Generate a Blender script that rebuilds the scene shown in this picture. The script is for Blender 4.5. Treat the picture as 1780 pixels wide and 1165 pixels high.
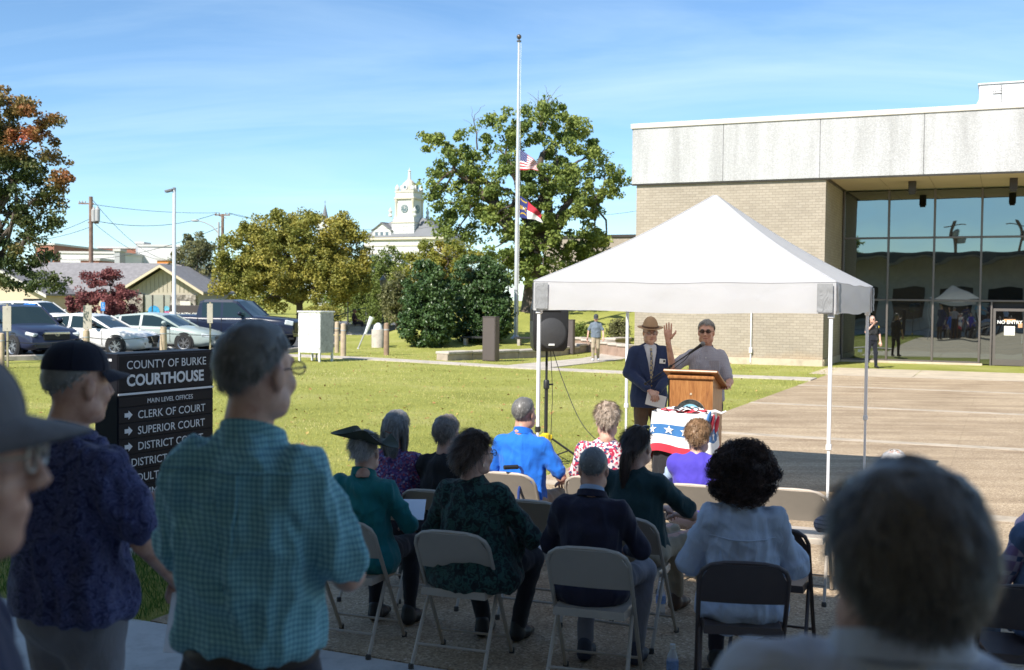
import bpy, math, random
import numpy as np
from mathutils import Vector, Matrix
for o in list(bpy.data.objects): bpy.data.objects.remove(o)
SC = bpy.context.scene
COL = SC.collection
R = math.radians
rnd = random.Random(7)
RG = np.random.default_rng(11)

# ------------------------------------------------------------------ camera
CAMZ = 2.10
F, CX, CY, ROLL = 1930.0, 890.0, 582.5, 0.0105
PITCH = math.atan(62.5/F)
_R0 = Vector((1, 0, 0)); _U0 = Vector((0, math.sin(PITCH), math.cos(PITCH))); _F = Vector((0, math.cos(PITCH), -math.sin(PITCH)))
_R = _R0*math.cos(ROLL)+_U0*math.sin(ROLL); _U = _U0*math.cos(ROLL)-_R0*math.sin(ROLL)
cam_d = bpy.data.cameras.new('camera'); cam = bpy.data.objects.new('camera', cam_d); COL.objects.link(cam)
cam_d.sensor_width = 36; cam_d.lens = 36*F/1780; cam_d.clip_start = .05; cam_d.clip_end = 3000
M = Matrix.Identity(4)
for i, a in enumerate((_R, _U, -_F)):
    for k in range(3): M[k][i] = a[k]
M.translation = (0, 0, CAMZ); cam.matrix_world = M
cam_d.dof.use_dof = True; cam_d.dof.focus_distance = 10.5; cam_d.dof.aperture_fstop = 3.8
SC.camera = cam

# ------------------------------------------------------------------ sky, sun, exposure
SUN_AZ = math.atan2(-.629, -.777); SUN_EL = R(43)
W = bpy.data.worlds.new('World'); SC.world = W; W.use_nodes = True
nt = W.node_tree; nt.nodes.clear()
def N(nt, t, **kw):
    n = nt.nodes.new(t)
    for k, v in kw.items():
        if k[0] == '_': n.inputs[int(k[1:])].default_value = v
        else: setattr(n, k, v)
    return n
def L(nt, a, b): nt.links.new(a, b)
sky = N(nt, 'ShaderNodeTexSky', sky_type='NISHITA', sun_disc=False, sun_elevation=SUN_EL, sun_rotation=SUN_AZ, altitude=1200, air_density=1.0, dust_density=.05, ozone_density=3.0)
tc = N(nt, 'ShaderNodeTexCoord'); sep = N(nt, 'ShaderNodeSeparateXYZ'); L(nt, tc.outputs['Generated'], sep.inputs[0])
za = N(nt, 'ShaderNodeMath', operation='ADD', _1=.22); L(nt, sep.outputs[2], za.inputs[0])
dx = N(nt, 'ShaderNodeMath', operation='DIVIDE'); L(nt, sep.outputs[0], dx.inputs[0]); L(nt, za.outputs[0], dx.inputs[1])
dy = N(nt, 'ShaderNodeMath', operation='DIVIDE'); L(nt, sep.outputs[1], dy.inputs[0]); L(nt, za.outputs[0], dy.inputs[1])
cmb = N(nt, 'ShaderNodeCombineXYZ'); L(nt, dx.outputs[0], cmb.inputs[0]); L(nt, dy.outputs[0], cmb.inputs[1])
mp = N(nt, 'ShaderNodeMapping'); mp.inputs['Rotation'].default_value = (0, 0, R(-14)); mp.inputs['Scale'].default_value = (.5, 1.7, 1); mp.inputs['Location'].default_value = (3.3, 1.7, 0)
L(nt, cmb.outputs[0], mp.inputs[0])
cn = N(nt, 'ShaderNodeTexNoise'); cn.inputs['Scale'].default_value = 1.25; cn.inputs['Detail'].default_value = 8; cn.inputs['Roughness'].default_value = .56; cn.inputs['Distortion'].default_value = .9
L(nt, mp.outputs[0], cn.inputs['Vector'])
cr = N(nt, 'ShaderNodeValToRGB'); cr.color_ramp.elements[0].position = .42; cr.color_ramp.elements[1].position = .78
cr.color_ramp.elements[1].color = (.5, .5, .5, 1); L(nt, cn.outputs[0], cr.inputs[0])
mx = N(nt, 'ShaderNodeMix', data_type='RGBA'); L(nt, cr.outputs[0], mx.inputs[0]); L(nt, sky.outputs[0], mx.inputs[6]); mx.inputs[7].default_value = (6.0, 6.6, 7.2, 1)
tint = N(nt, 'ShaderNodeMix', data_type='RGBA', blend_type='MULTIPLY'); tint.inputs[0].default_value = 1; L(nt, mx.outputs[2], tint.inputs[6]); tint.inputs[7].default_value = (.80, .94, 1.0, 1)
bg = N(nt, 'ShaderNodeBackground'); L(nt, tint.outputs[2], bg.inputs[0]); bg.inputs[1].default_value = .084
wo = N(nt, 'ShaderNodeOutputWorld'); L(nt, bg.outputs[0], wo.inputs[0])
sl = bpy.data.lights.new('sun', 'SUN'); sl.energy = 3.8; sl.angle = R(.55); sl.color = (1, .945, .86)
so = bpy.data.objects.new('sun', sl); COL.objects.link(so)
sd = Vector((-.629*math.cos(SUN_EL), -.777*math.cos(SUN_EL), math.sin(SUN_EL)))
so.rotation_euler = sd.to_track_quat('Z', 'Y').to_euler(); so.location = sd*60
VS = SC.view_settings; VS.view_transform = 'Standard'; VS.look = 'None'; VS.exposure = 1.1; VS.gamma = 1
SC.cycles.max_bounces = 6; SC.cycles.use_denoising = True
SC.cycles.sample_clamp_indirect = 6

# ------------------------------------------------------------------ pixels and building axes
ANG = R(23.9)
UX, UY = math.cos(ANG), -math.sin(ANG)      # along the facades
VX, VY = math.sin(ANG), math.cos(ANG)       # away from the porch
def uv(u, v, z=0): return (u*UX+v*VX, u*UY+v*VY, z)
def ray(px, py):
    d = _F+_R*((px-CX)/F)-_U*((py-CY)/F)
    return d
def at(px, py, D):
    d = ray(px, py); t = D/d.y
    return Vector((d.x*t, D, CAMZ+d.z*t))
def sst(a, b, x): t = np.clip((x-a)/(b-a), 0, 1); return t*t*(3-2*t)
def gz(x, y):
    x = np.asarray(x, float); y = np.asarray(y, float)
    b = -.006*np.clip(y-9, 0, 34)*sst(-7, 4, x)
    rise = (.45*sst(43, 51, y)+1.35*sst(49, 59, y))*sst(-8, -2, x)*(1-sst(9, 14, x))
    u = x*UX+y*UY; v = x*VX+y*VY
    rise = rise*(1-sst(-14.9, -13.0, u)*sst(33, 36, v)*0.0)
    z = b+rise*(1-sst(75, 90, y))
    return z
def g1(x, y): return float(gz(x, y))
def gpt(px, py):
    d = ray(px, py); D = 10.
    for _ in range(30):
        x = d.x/d.y*D; z = g1(x, D); D = (z-CAMZ)/(d.z/d.y)
    return Vector((d.x/d.y*D, D, g1(d.x/d.y*D, D)))
def xat(px, D, py=560): p = at(px, py, D); return p.x

# ------------------------------------------------------------------ materials
MATS = {}
def shader(name):
    m = bpy.data.materials.new(name); m.use_nodes = True
    nt = m.node_tree; b = nt.nodes['Principled BSDF']
    return m, nt, b
def c4(c): return (c[0], c[1], c[2], 1)
def coords(nt, scale=(1, 1, 1), kind='Object', rot=(0, 0, 0)):
    t = N(nt, 'ShaderNodeTexCoord'); m = N(nt, 'ShaderNodeMapping'); m.inputs['Scale'].default_value = scale; m.inputs['Rotation'].default_value = rot
    L(nt, t.outputs[kind], m.inputs[0]); return m.outputs[0]
def noise(nt, vec, scale, detail=4, rough=.55, dist=0):
    n = N(nt, 'ShaderNodeTexNoise'); n.inputs['Scale'].default_value = scale; n.inputs['Detail'].default_value = detail; n.inputs['Roughness'].default_value = rough; n.inputs['Distortion'].default_value = dist
    if vec is not None: L(nt, vec, n.inputs['Vector'])
    return n.outputs[0]
def ramp(nt, fac, stops):
    r = N(nt, 'ShaderNodeValToRGB'); e = r.color_ramp.elements
    while len(e) < len(stops): e.new(.5)
    for q, (p, c) in zip(e, stops): q.position = p; q.color = c4(c) if len(c) == 3 else c
    L(nt, fac, r.inputs[0]); return r.outputs[0]
def mixc(nt, fac, a, b, mode='MIX'):
    m = N(nt, 'ShaderNodeMix', data_type='RGBA', blend_type=mode)
    for s, i in ((fac, 0), (a, 6), (b, 7)):
        if hasattr(s, 'is_output'): L(nt, s, m.inputs[i])
        else: m.inputs[i].default_value = s if i == 0 else c4(s)
    return m.outputs[2]
def math_(nt, op, a, b=None, c=None):
    m = N(nt, 'ShaderNodeMath', operation=op)
    for i, s in enumerate((a, b, c)):
        if s is None: continue
        if hasattr(s, 'is_output'): L(nt, s, m.inputs[i])
        else: m.inputs[i].default_value = s
    return m.outputs[0]
def bump(nt, b, h, strength, dist=.01):
    n = N(nt, 'ShaderNodeBump'); n.inputs['Strength'].default_value = strength; n.inputs['Distance'].default_value = dist
    L(nt, h, n.inputs['Height']); L(nt, n.outputs[0], b.inputs['Normal']); return n
def mat(name, col, rough=.6, var=.12, vs=3., bmp=0., bs=60., metal=0., spec=.5, coat=0., dirt=0., detail=5):
    if name in MATS: return MATS[name]
    m, nt, b = shader(name); v = coords(nt)
    n = noise(nt, v, vs, detail)
    lo = tuple(max(0, c*(1-var)) for c in col); hi = tuple(min(1, c*(1+var)) for c in col)
    cc = ramp(nt, n, [(.3, lo), (.7, hi)])
    if dirt:
        d = ramp(nt, noise(nt, v, vs*3.1, 8, .7), [(.48, (0, 0, 0)), (.68, (dirt, dirt, dirt))])
        cc = mixc(nt, d, cc, tuple(c*.35 for c in col))
    L(nt, cc, b.inputs['Base Color'])
    b.inputs['Roughness'].default_value = rough; b.inputs['Metallic'].default_value = metal; b.inputs['Specular IOR Level'].default_value = spec; b.inputs['Coat Weight'].default_value = coat
    if bmp: bump(nt, b, noise(nt, v, bs, 3), bmp)
    MATS[name] = m; return m
def cloth(name, col, var=.12, fold=.35, weave=900, rough=.85, sheen=.15):
    if name in MATS: return MATS[name]
    m, nt, b = shader(name); v = coords(nt)
    cc = ramp(nt, noise(nt, v, 9, 4), [(.3, tuple(c*(1-var) for c in col)), (.7, tuple(min(1, c*(1+var)) for c in col))])
    L(nt, cc, b.inputs['Base Color']); clothfin(nt, b, v, fold, weave, rough, sheen); MATS[name] = m; return m
def clothfin(nt, b, v, fold=.35, weave=900, rough=.85, sheen=.15):
    b.inputs['Roughness'].default_value = rough; b.inputs['Specular IOR Level'].default_value = .25; b.inputs['Sheen Weight'].default_value = sheen
    m2 = N(nt, 'ShaderNodeMapping'); m2.inputs['Scale'].default_value = (1, 1, .45); L(nt, v, m2.inputs[0])
    f = noise(nt, m2.outputs[0], 16, 3, .5, 1.2); w = noise(nt, v, weave, 1)
    h = math_(nt, 'MULTIPLY_ADD', w, .04, f)
    bump(nt, b, h, fold, .02)
def attrmat(name, stops, rough=.6, trans=0., spec=.3, attr='tone', tcol=None):
    if name in MATS: return MATS[name]
    m, nt, b = shader(name); a = N(nt, 'ShaderNodeAttribute', attribute_name=attr)
    cc = ramp(nt, a.outputs['Fac'], stops); L(nt, cc, b.inputs['Base Color']); b.inputs['Roughness'].default_value = rough; b.inputs['Specular IOR Level'].default_value = spec
    if trans:
        t = N(nt, 'ShaderNodeBsdfTranslucent'); L(nt, cc, t.inputs[0]); s = N(nt, 'ShaderNodeMixShader', _0=trans)
        L(nt, b.outputs[0], s.inputs[1]); L(nt, t.outputs[0], s.inputs[2]); L(nt, s.outputs[0], nt.nodes['Material Output'].inputs[0])
    MATS[name] = m; return m

# ------------------------------------------------------------------ numpy noise
_T = RG.random((32, 32, 32)).astype(np.float32)
def vnoise(P):
    P = np.asarray(P, float); i = np.floor(P).astype(int); f = P-i; f = f*f*(3-2*f); i &= 31; j = (i+1) & 31
    x, y, z = f[:, 0], f[:, 1], f[:, 2]
    def l(a, b, t): return a+(b-a)*t
    return 2*l(l(l(_T[i[:, 0], i[:, 1], i[:, 2]], _T[j[:, 0], i[:, 1], i[:, 2]], x), l(_T[i[:, 0], j[:, 1], i[:, 2]], _T[j[:, 0], j[:, 1], i[:, 2]], x), y),
             l(l(_T[i[:, 0], i[:, 1], j[:, 2]], _T[j[:, 0], i[:, 1], j[:, 2]], x), l(_T[i[:, 0], j[:, 1], j[:, 2]], _T[j[:, 0], j[:, 1], j[:, 2]], x), y), z)-1

# ------------------------------------------------------------------ objects
def rawmesh(name, V, F, mats, mi=None, smooth=True, sharp=None, tone=None):
    me = bpy.data.meshes.new(name); V = np.asarray(V, np.float32)
    if isinstance(F, np.ndarray):
        k = F.shape[1]; me.vertices.add(len(V)); me.vertices.foreach_set('co', V.ravel())
        me.loops.add(F.size); me.loops.foreach_set('vertex_index', F.ravel().astype(np.int32))
        me.polygons.add(len(F)); me.polygons.foreach_set('loop_start', np.arange(0, F.size, k, dtype=np.int32))
        try: me.polygons.foreach_set('loop_total', np.full(len(F), k, np.int32))
        except Exception: pass
        me.update(calc_edges=True)
    else: me.from_pydata([tuple(map(float, v)) for v in V], [], F)
    if not isinstance(mats, (list, tuple)): mats = [mats]
    for m in mats: me.materials.append(m)
    if mi is not None: me.polygons.foreach_set('material_index', np.asarray(mi, np.int32))
    me.polygons.foreach_set('use_smooth', np.full(len(me.polygons), smooth))
    if sharp and smooth: me.set_sharp_from_angle(angle=R(sharp))
    if tone is not None:
        a = me.attributes.new('tone', 'FLOAT', 'POINT'); a.data.foreach_set('value', np.asarray(tone, np.float32))
    me.update(); return me
def link(name, me, parent=None, loc=None, rz=None, mw=None):
    o = bpy.data.objects.new(name, me); COL.objects.link(o)
    if parent is not None: o.parent = parent
    if loc is not None: o.location = loc
    if rz is not None: o.rotation_euler = (0, 0, rz)
    if mw is not None: o.matrix_local = mw
    return o
def tag(o, label=None, cat=None, group=None, kind=None):
    if label: o['label'] = label
    if cat: o['category'] = cat
    if group: o['group'] = group
    if kind: o['kind'] = kind
    return o
def empty(name, loc, rz=0, label=None, cat=None, group=None):
    o = bpy.data.objects.new(name, None); COL.objects.link(o); o.location = loc; o.rotation_euler = (0, 0, rz); o.empty_display_size = .1
    return tag(o, label, cat, group)
def copy_tree(o, parent=None):
    c = o.copy(); COL.objects.link(c)
    if parent is not None: c.parent = parent
    for ch in o.children: copy_tree(ch, c)
    return c

class MB:
    def __init__(s): s.v = []; s.f = []; s.m = []
    def add(s, vs, fs, mi=0):
        b = len(s.v); s.v += [tuple(map(float, v)) for v in vs]; s.f += [tuple(b+i for i in f) for f in fs]; s.m += [mi]*len(fs); return s
    def box(s, c, d, rot=None, mi=0, bev=0.):
        hx, hy, hz = d[0]/2, d[1]/2, d[2]/2
        if bev <= 0:
            vs = [Vector((x*hx, y*hy, z*hz)) for x in (-1, 1) for y in (-1, 1) for z in (-1, 1)]
            fs = [(0, 1, 3, 2), (4, 6, 7, 5), (0, 4, 5, 1), (2, 3, 7, 6), (0, 2, 6, 4), (1, 5, 7, 3)]
        else:
            b = min(bev, hx*.9, hy*.9, hz*.9); vs = []; idx = {}
            for x in (-1, 1):
                for y in (-1, 1):
                    for z in (-1, 1):
                        for a in range(3):
                            p = [x*(hx-b), y*(hy-b), z*(hz-b)]; p[a] = (x*hx, y*hy, z*hz)[a]; idx[(x, y, z, a)] = len(vs); vs.append(Vector(p))
            fs = []
            for a in range(3):
                o1, o2 = [(1, 2), (2, 0), (0, 1)][a]
                for sg in (-1, 1):
                    q = []
                    for (p1, p2) in ((-1, -1), (1, -1), (1, 1), (-1, 1)):
                        k = [0, 0, 0]; k[a] = sg; k[o1] = p1; k[o2] = p2; q.append(idx[(*k, a)])
                    fs.append(tuple(q if sg > 0 else q[::-1]))
            for a in range(3):       # edges along axis a
                o1, o2 = [(1, 2), (2, 0), (0, 1)][a]
                for p1 in (-1, 1):
                    for p2 in (-1, 1):
                        k0 = [0, 0, 0]; k0[a] = -1; k0[o1] = p1; k0[o2] = p2; k1 = list(k0); k1[a] = 1
                        q = [idx[(*k0, o1)], idx[(*k1, o1)], idx[(*k1, o2)], idx[(*k0, o2)]]
                        fs.append(tuple(q if p1*p2 < 0 else q[::-1]))
            for x in (-1, 1):
                for y in (-1, 1):
                    for z in (-1, 1):
                        q = [idx[(x, y, z, 0)], idx[(x, y, z, 1)], idx[(x, y, z, 2)]]
                        fs.append(tuple(q if x*y*z > 0 else q[::-1]))
        if rot is not None: vs = [rot @ v for v in vs]
        return s.add([(v[0]+c[0], v[1]+c[1], v[2]+c[2]) for v in vs], fs, mi)
    def tube(s, path, rad, n=10, mi=0, caps=True, up=(0, 0, 1), closed=False):
        P = [Vector(p) for p in path]; K = len(P)
        if not isinstance(rad, (list, tuple)) or (len(rad) == 2 and K != 2 and not isinstance(rad[0], (list, tuple))): rad = [rad]*K
        vs = []; prev = None
        for i in range(K):
            if closed: t = (P[(i+1) % K]-P[i-1])
            else: t = P[min(i+1, K-1)]-P[max(i-1, 0)]
            t = t.normalized() if t.length > 1e-9 else Vector((0, 0, 1))
            ref = Vector(up) if prev is None else prev
            a = ref-t*ref.dot(t)
            if a.length < 1e-4: a = Vector((1, 0, 0))-t*t.x
            if a.length < 1e-4: a = Vector((0, 1, 0))-t*t.y
            a.normalize(); b = t.cross(a); prev = a
            r = rad[i]; ra, rb = (r, r) if not isinstance(r, (list, tuple)) else r
            for k in range(n):
                w = 2*math.pi*k/n; vs.append(P[i]+a*(ra*math.cos(w))+b*(rb*math.sin(w)))
        fs = []
        for i in range(K if closed else K-1):
            j = (i+1) % K
            for k in range(n): fs.append((i*n+k, i*n+(k+1) % n, j*n+(k+1) % n, j*n+k))
        if caps and not closed: fs += [tuple(range(n))[::-1], tuple((K-1)*n+k for k in range(n))]
        return s.add(vs, fs, mi)
    def ell(s, c, r, n=12, m=8, mi=0, rot=None):
        if not isinstance(r, (list, tuple)): r = (r, r, r)
        vs = [Vector((0, 0, -r[2]))]
        for i in range(1, m):
            a = -math.pi/2+math.pi*i/m
            for k in range(n): w = 2*math.pi*k/n; vs.append(Vector((r[0]*math.cos(a)*math.cos(w), r[1]*math.cos(a)*math.sin(w), r[2]*math.sin(a))))
        vs.append(Vector((0, 0, r[2]))); T = len(vs)-1; fs = []
        for k in range(n): fs.append((0, 1+(k+1) % n, 1+k)); fs.append((T, T-n+k, T-n+(k+1) % n))
        for i in range(m-2):
            for k in range(n): a = 1+i*n; fs.append((a+k, a+(k+1) % n, a+n+(k+1) % n, a+n+k))
        if rot is not None: vs = [rot @ v for v in vs]
        return s.add([v+Vector(c) for v in vs], fs, mi)
    def lathe(s, prof, n=16, c=(0, 0, 0), mi=0, rot=None, cap=True):
        vs = [Vector((r*math.cos(2*math.pi*k/n), r*math.sin(2*math.pi*k/n), z)) for r, z in prof for k in range(n)]; fs = []
        for i in range(len(prof)-1):
            for k in range(n): fs.append((i*n+k, i*n+(k+1) % n, (i+1)*n+(k+1) % n, (i+1)*n+k))
        if cap and prof[0][0] > 1e-4: fs.append(tuple(range(n))[::-1])
        if cap and prof[-1][0] > 1e-4: fs.append(tuple((len(prof)-1)*n+k for k in range(n)))
        if rot is not None: vs = [rot @ v for v in vs]
        return s.add([v+Vector(c) for v in vs], fs, mi)
    def prism(s, poly, d0, d1, ax='y', mi=0, mp=None):
        # poly in 2D, extruded along an axis: 'y' -> (x,z), 'x' -> (y,z), 'z' -> (x,y)
        def P(p, d): return {'y': (p[0], d, p[1]), 'x': (d, p[0], p[1]), 'z': (p[0], p[1], d)}[ax]
        ar = sum(poly[i][0]*poly[(i+1) % len(poly)][1]-poly[(i+1) % len(poly)][0]*poly[i][1] for i in range(len(poly)))
        n = len(poly); vs = [P(p, d0) for p in poly]+[P(p, d1) for p in poly]
        if mp: vs = [mp @ Vector(v) for v in vs]
        fs = [tuple(range(n)), tuple(range(2*n-1, n-1, -1))]+[(i, i+n, (i+1) % n+n, (i+1) % n) for i in range(n)]
        flip = (ar > 0) == (ax != 'y')
        if d1 < d0: flip = not flip
        if flip: fs = [f[::-1] for f in fs]
        return s.add(vs, fs, mi)
    def loft(s, rings, mi=0, caps=True, closed=True):
        n = len(rings[0]); vs = [p for r in rings for p in r]; fs = []
        for i in range(len(rings)-1):
            for k in range(n if closed else n-1): fs.append((i*n+k, i*n+(k+1) % n, (i+1)*n+(k+1) % n, (i+1)*n+k))
        if caps: fs += [tuple(range(n))[::-1], tuple((len(rings)-1)*n+k for k in range(n))]
        return s.add(vs, fs, mi)
    def xf(s, mtx, i0=0):
        s.v[i0:] = [tuple(mtx @ Vector(v)) for v in s.v[i0:]]; return s
    def mesh(s, name, mats, smooth=True, sharp=35): return rawmesh(name, s.v, s.f, mats, s.m, smooth, sharp)
    def build(s, name, mats, parent=None, smooth=True, sharp=35, **kw): return link(name, s.mesh(name, mats, smooth, sharp), parent, **kw)
def text_mesh(txt, size, mats, ext=.001, align='LEFT', bold=0.):
    cu = bpy.data.curves.new('t', 'FONT'); cu.body = txt; cu.size = size; cu.extrude = ext; cu.align_x = align; cu.offset = bold; cu.resolution_u = 3
    ob = bpy.data.objects.new('t', cu); me = bpy.data.meshes.new_from_object(ob); bpy.data.objects.remove(ob); bpy.data.curves.remove(cu)
    me.materials.clear(); me.materials.append(mats); return me
# ================================================================== SETTING
# ---- ground
def grid_mesh(xs, ys, zf, name, m, smooth=True):
    X, Y = np.meshgrid(xs, ys, indexing='ij'); Z = zf(X, Y); nx, ny = X.shape
    V = np.stack([X.ravel(), Y.ravel(), np.asarray(Z).ravel()], 1); I = np.arange(nx*ny).reshape(nx, ny)
    Fq = np.stack([I[:-1, :-1].ravel(), I[1:, :-1].ravel(), I[1:, 1:].ravel(), I[:-1, 1:].ravel()], 1)
    return rawmesh(name, V, Fq, m, smooth=smooth)
m, gnt, gb = shader('grass_ground'); gv = coords(gnt)
c1 = ramp(gnt, noise(gnt, gv, .35, 6, .65), [(.3, (.29, .30, .075)), (.5, (.38, .385, .10)), (.72, (.48, .45, .165))])
c2 = ramp(gnt, noise(gnt, gv, 14, 6, .75), [(.3, (.6, .65, .55)), (.7, (1, 1, 1))])
L(gnt, mixc(gnt, .75, c1, c2, 'MULTIPLY'), gb.inputs['Base Color']); gb.inputs['Roughness'].default_value = .95; gb.inputs['Specular IOR Level'].default_value = .1
bump(gnt, gb, noise(gnt, gv, 45, 4, .7), .8, .05); GRASS = m
xs = np.unique(np.concatenate([np.linspace(-900, -60, 15), np.linspace(-60, -32, 15), np.arange(-32, 32.1, 1.0), np.linspace(32, 60, 15), np.linspace(60, 900, 15)]))
ys = np.unique(np.concatenate([np.linspace(-60, -2, 15), np.arange(-2, 92.1, 1.0), np.linspace(92, 160, 15), np.linspace(160, 1500, 20)]))
ground = link('ground', grid_mesh(xs, ys, lambda X, Y: gz(X, Y)-.04*(X*UX+Y*UY > -5.2)*(X*VX+Y*VY < 36)*(X*VX+Y*VY > -12), 'ground', GRASS)); tag(ground, kind='structure')

# ---- paved court between the two buildings: slabs of exposed aggregate between pale concrete bands
m, nt, b = shader('aggregate'); v = coords(nt)
vo = N(nt, 'ShaderNodeTexVoronoi'); vo.inputs['Scale'].default_value = 75; L(nt, v, vo.inputs['Vector'])
sp = ramp(nt, vo.outputs['Color'], [(.0, (.20, .14, .092)), (.45, (.415, .315, .20)), (.8, (.55, .432, .295)), (1, (.72, .60, .47))])
big = ramp(nt, noise(nt, v, .7, 7, .65), [(.3, (.74, .70, .66)), (.55, (1, 1, 1)), (.75, (1.0, .97, .93))])
stn = N(nt, 'ShaderNodeMapping'); stn.inputs['Scale'].default_value = (.35, 2.6, 1); stn.inputs['Rotation'].default_value = (0, 0, ANG); L(nt, v, stn.inputs[0])
st = ramp(nt, noise(nt, stn.outputs[0], .8, 6, .6), [(.36, (.72, .69, .66)), (.6, (1, 1, 1))])
cc = mixc(nt, 1, mixc(nt, 1, sp, big, 'MULTIPLY'), st, 'MULTIPLY')
L(nt, cc, b.inputs['Base Color']); b.inputs['Roughness'].default_value = .8
bump(nt, b, vo.outputs['Distance'], .5, .006); AGG = m
CONC = mat('concrete', (.47, .42, .36), .85, .14, 1.3, .25, 90, dirt=.5)
BAND = mat('band_concrete', (.46, .385, .295), .85, .14, 1.3, .25, 90, dirt=.5)
CONCG = mat('grey_concrete', (.48, .475, .46), .85, .12, 1.7, .2, 120, dirt=.35)
SANDC = mat('sand_concrete', (.5, .42, .31), .85, .14, 1.1, .25, 90, dirt=.35)
DARKJ = mat('joint_bed', (.24, .20, .16), .95, .2, 3)
def flatz(u, v): p = uv(u, v); return g1(p[0], p[1])
def slab(name, u0, u1, v0, v1, m, parent, top=.0, th=.05, nu=1, nv=1):
    # a slab that follows the gentle fall of the court
    us = np.linspace(u0, u1, nu+1); vs = np.linspace(v0, v1, nv+1); V = []; I = {}
    for k, dz in ((0, 0), (1, -th)):
        for i, u in enumerate(us):
            for j, w in enumerate(vs):
                p = uv(u, w); I[(k, i, j)] = len(V); V.append((p[0], p[1], flatz(u, w)+top+dz))
    F_ = []
    for i in range(nu):
        for j in range(nv): F_.append((I[0, i, j], I[0, i+1, j], I[0, i+1, j+1], I[0, i, j+1]))
    for i in range(nu):
        F_.append((I[0, i, 0], I[1, i, 0], I[1, i+1, 0], I[0, i+1, 0])); F_.append((I[0, i+1, nv], I[1, i+1, nv], I[1, i, nv], I[0, i, nv]))
    for j in range(nv):
        F_.append((I[0, 0, j+1], I[1, 0, j+1], I[1, 0, j], I[0, 0, j])); F_.append((I[0, nu, j], I[1, nu, j], I[1, nu, j+1], I[0, nu, j+1]))
    return link(name, rawmesh(name, V, F_, m, smooth=False), parent)
court = slab('pavement', -5.0, 26, 5.4, 39.8, DARKJ, None, top=-.014, th=.3, nu=8, nv=12); tag(court, kind='structure')
bands = [5.55, 11.9, 18.0, 24.1, 30.3, 35.6]; BW = .32
for i, w in enumerate(bands):
    if i:
        for u0, u1 in ((-5.0, -.6), (-.598, 5.2), (5.202, 11), (11.002, 18), (18.002, 26)): slab('concrete_band', u0, u1, w-BW/2, w+BW/2, BAND, court, top=.004, nu=4)
    if i+1 < len(bands):
        lo = w+(BW/2 if i else 0)+.012; hi = bands[i+1]-BW/2-.012
        for u0, u1 in ((-5.0, -.6), (-.598, 5.2), (5.202, 11), (11.002, 18), (18.002, 26)): slab('aggregate_slab', u0, u1, lo, hi, AGG, court, top=.0, nu=4, nv=5)
for u0, u1 in ((-5.6, -2.52), (-2.5, .8), (.82, 4.1), (4.12, 8), (8.02, 12), (12.02, 18)): slab('apron_slab', u0, u1, 35.78, 40.1 if u0 > -5.6 else 40.1, SANDC, court, top=.003, nu=3, nv=3)
walk = slab('walkway', -14, 26, 2.9, 5.5, DARKJ, None, top=-.018, th=.2, nu=8, nv=2); tag(walk, kind='structure')
for i in range(20):
    slab('concrete_slab', -14+i*2.0, -14+i*2.0+1.985, 2.95, 5.535, CONCG, walk, top=.002)
path = slab('path', -26, -5.0, 32.3, 33.45, CONC, None, top=.028, th=.1, nu=22, nv=1); tag(path, kind='structure')
path2 = slab('path', -15.0, -13.5, 33.45, 45.5, CONC, None, top=.028, th=.1, nu=2, nv=12); tag(path2, kind='structure')

# ---- terrace and two storey building behind the camera; it shades the foreground
PLST = mat('dark_metal_fascia', (.09, .085, .08), .6, .1, 2)
terr = empty('terrace', uv(0, 0, 0), -ANG, 'raised pale concrete terrace where the standing people watch', 'terrace')
for i in range(14): mb = MB(); mb.box((-19.5+i*3.0, .4, .15), (2.985, 5.0, .30), bev=.01); mb.build('concrete_slab', CONCG, terr)
porch = empty('court_building', uv(0, 0, 0), -ANG, 'tan brick building with a deep flat eave behind the chairs', 'building')
BRK0 = mat('tan_wall', (.58, .52, .44), .85, .1, 2, .3, 40); DGL = mat('dark_shop_glass', (.02, .022, .025), .1); SOFF = mat('pale_soffit', (.7, .68, .64), .8, .05, 2)
mb = MB(); mb.box((0, -8.2, 2.72), (38, 12, 5.44)); mb.build('wall', BRK0, porch, smooth=False)
mb = MB(); mb.box((0, -6.0, 5.59), (40, 16.4, .22)); mb.build('roof', PLST, porch, smooth=False)
mb = MB(); mb.box((0, 2.2, 5.57), (40.2, .06, .3), bev=.01); mb.build('fascia', PLST, porch)
mb = MB(); mb.box((0, 0., 5.46), (39.8, 4.3, .03)); mb.build('soffit', SOFF, porch, smooth=False)
for i in range(11): mb = MB(); mb.box((-17.5+i*3.5, -2.19, 2.0), (2.4, .06, 2.6)); f = mb.build('window', DGL, porch, smooth=False); mb = MB(); mb.box((-17.5+i*3.5, -2.15, .63), (2.6, .16, .1)); mb.build('sill', CONC, f, smooth=False)

# ---- county building across the court
A = Vector((11.05, 39.4, -.22))
bld = empty('county_building', A, -ANG, 'two storey tan brick building with white aggregate fascia and tinted glass front', 'building')
m, nt, b = shader('tan_brick'); t = N(nt, 'ShaderNodeTexCoord'); s_ = N(nt, 'ShaderNodeSeparateXYZ'); L(nt, t.outputs['Object'], s_.inputs[0])
xy = math_(nt, 'ADD', s_.outputs[0], s_.outputs[1]); cb = N(nt, 'ShaderNodeCombineXYZ'); L(nt, xy, cb.inputs[0]); L(nt, s_.outputs[2], cb.inputs[1])
br = N(nt, 'ShaderNodeTexBrick'); L(nt, cb.outputs[0], br.inputs['Vector']); br.inputs['Scale'].default_value = 1; br.inputs['Brick Width'].default_value = .235; br.inputs['Row Height'].default_value = .098; br.inputs['Mortar Size'].default_value = .007; br.inputs['Mortar Smooth'].default_value = .3; br.inputs['Bias'].default_value = -.2
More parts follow.
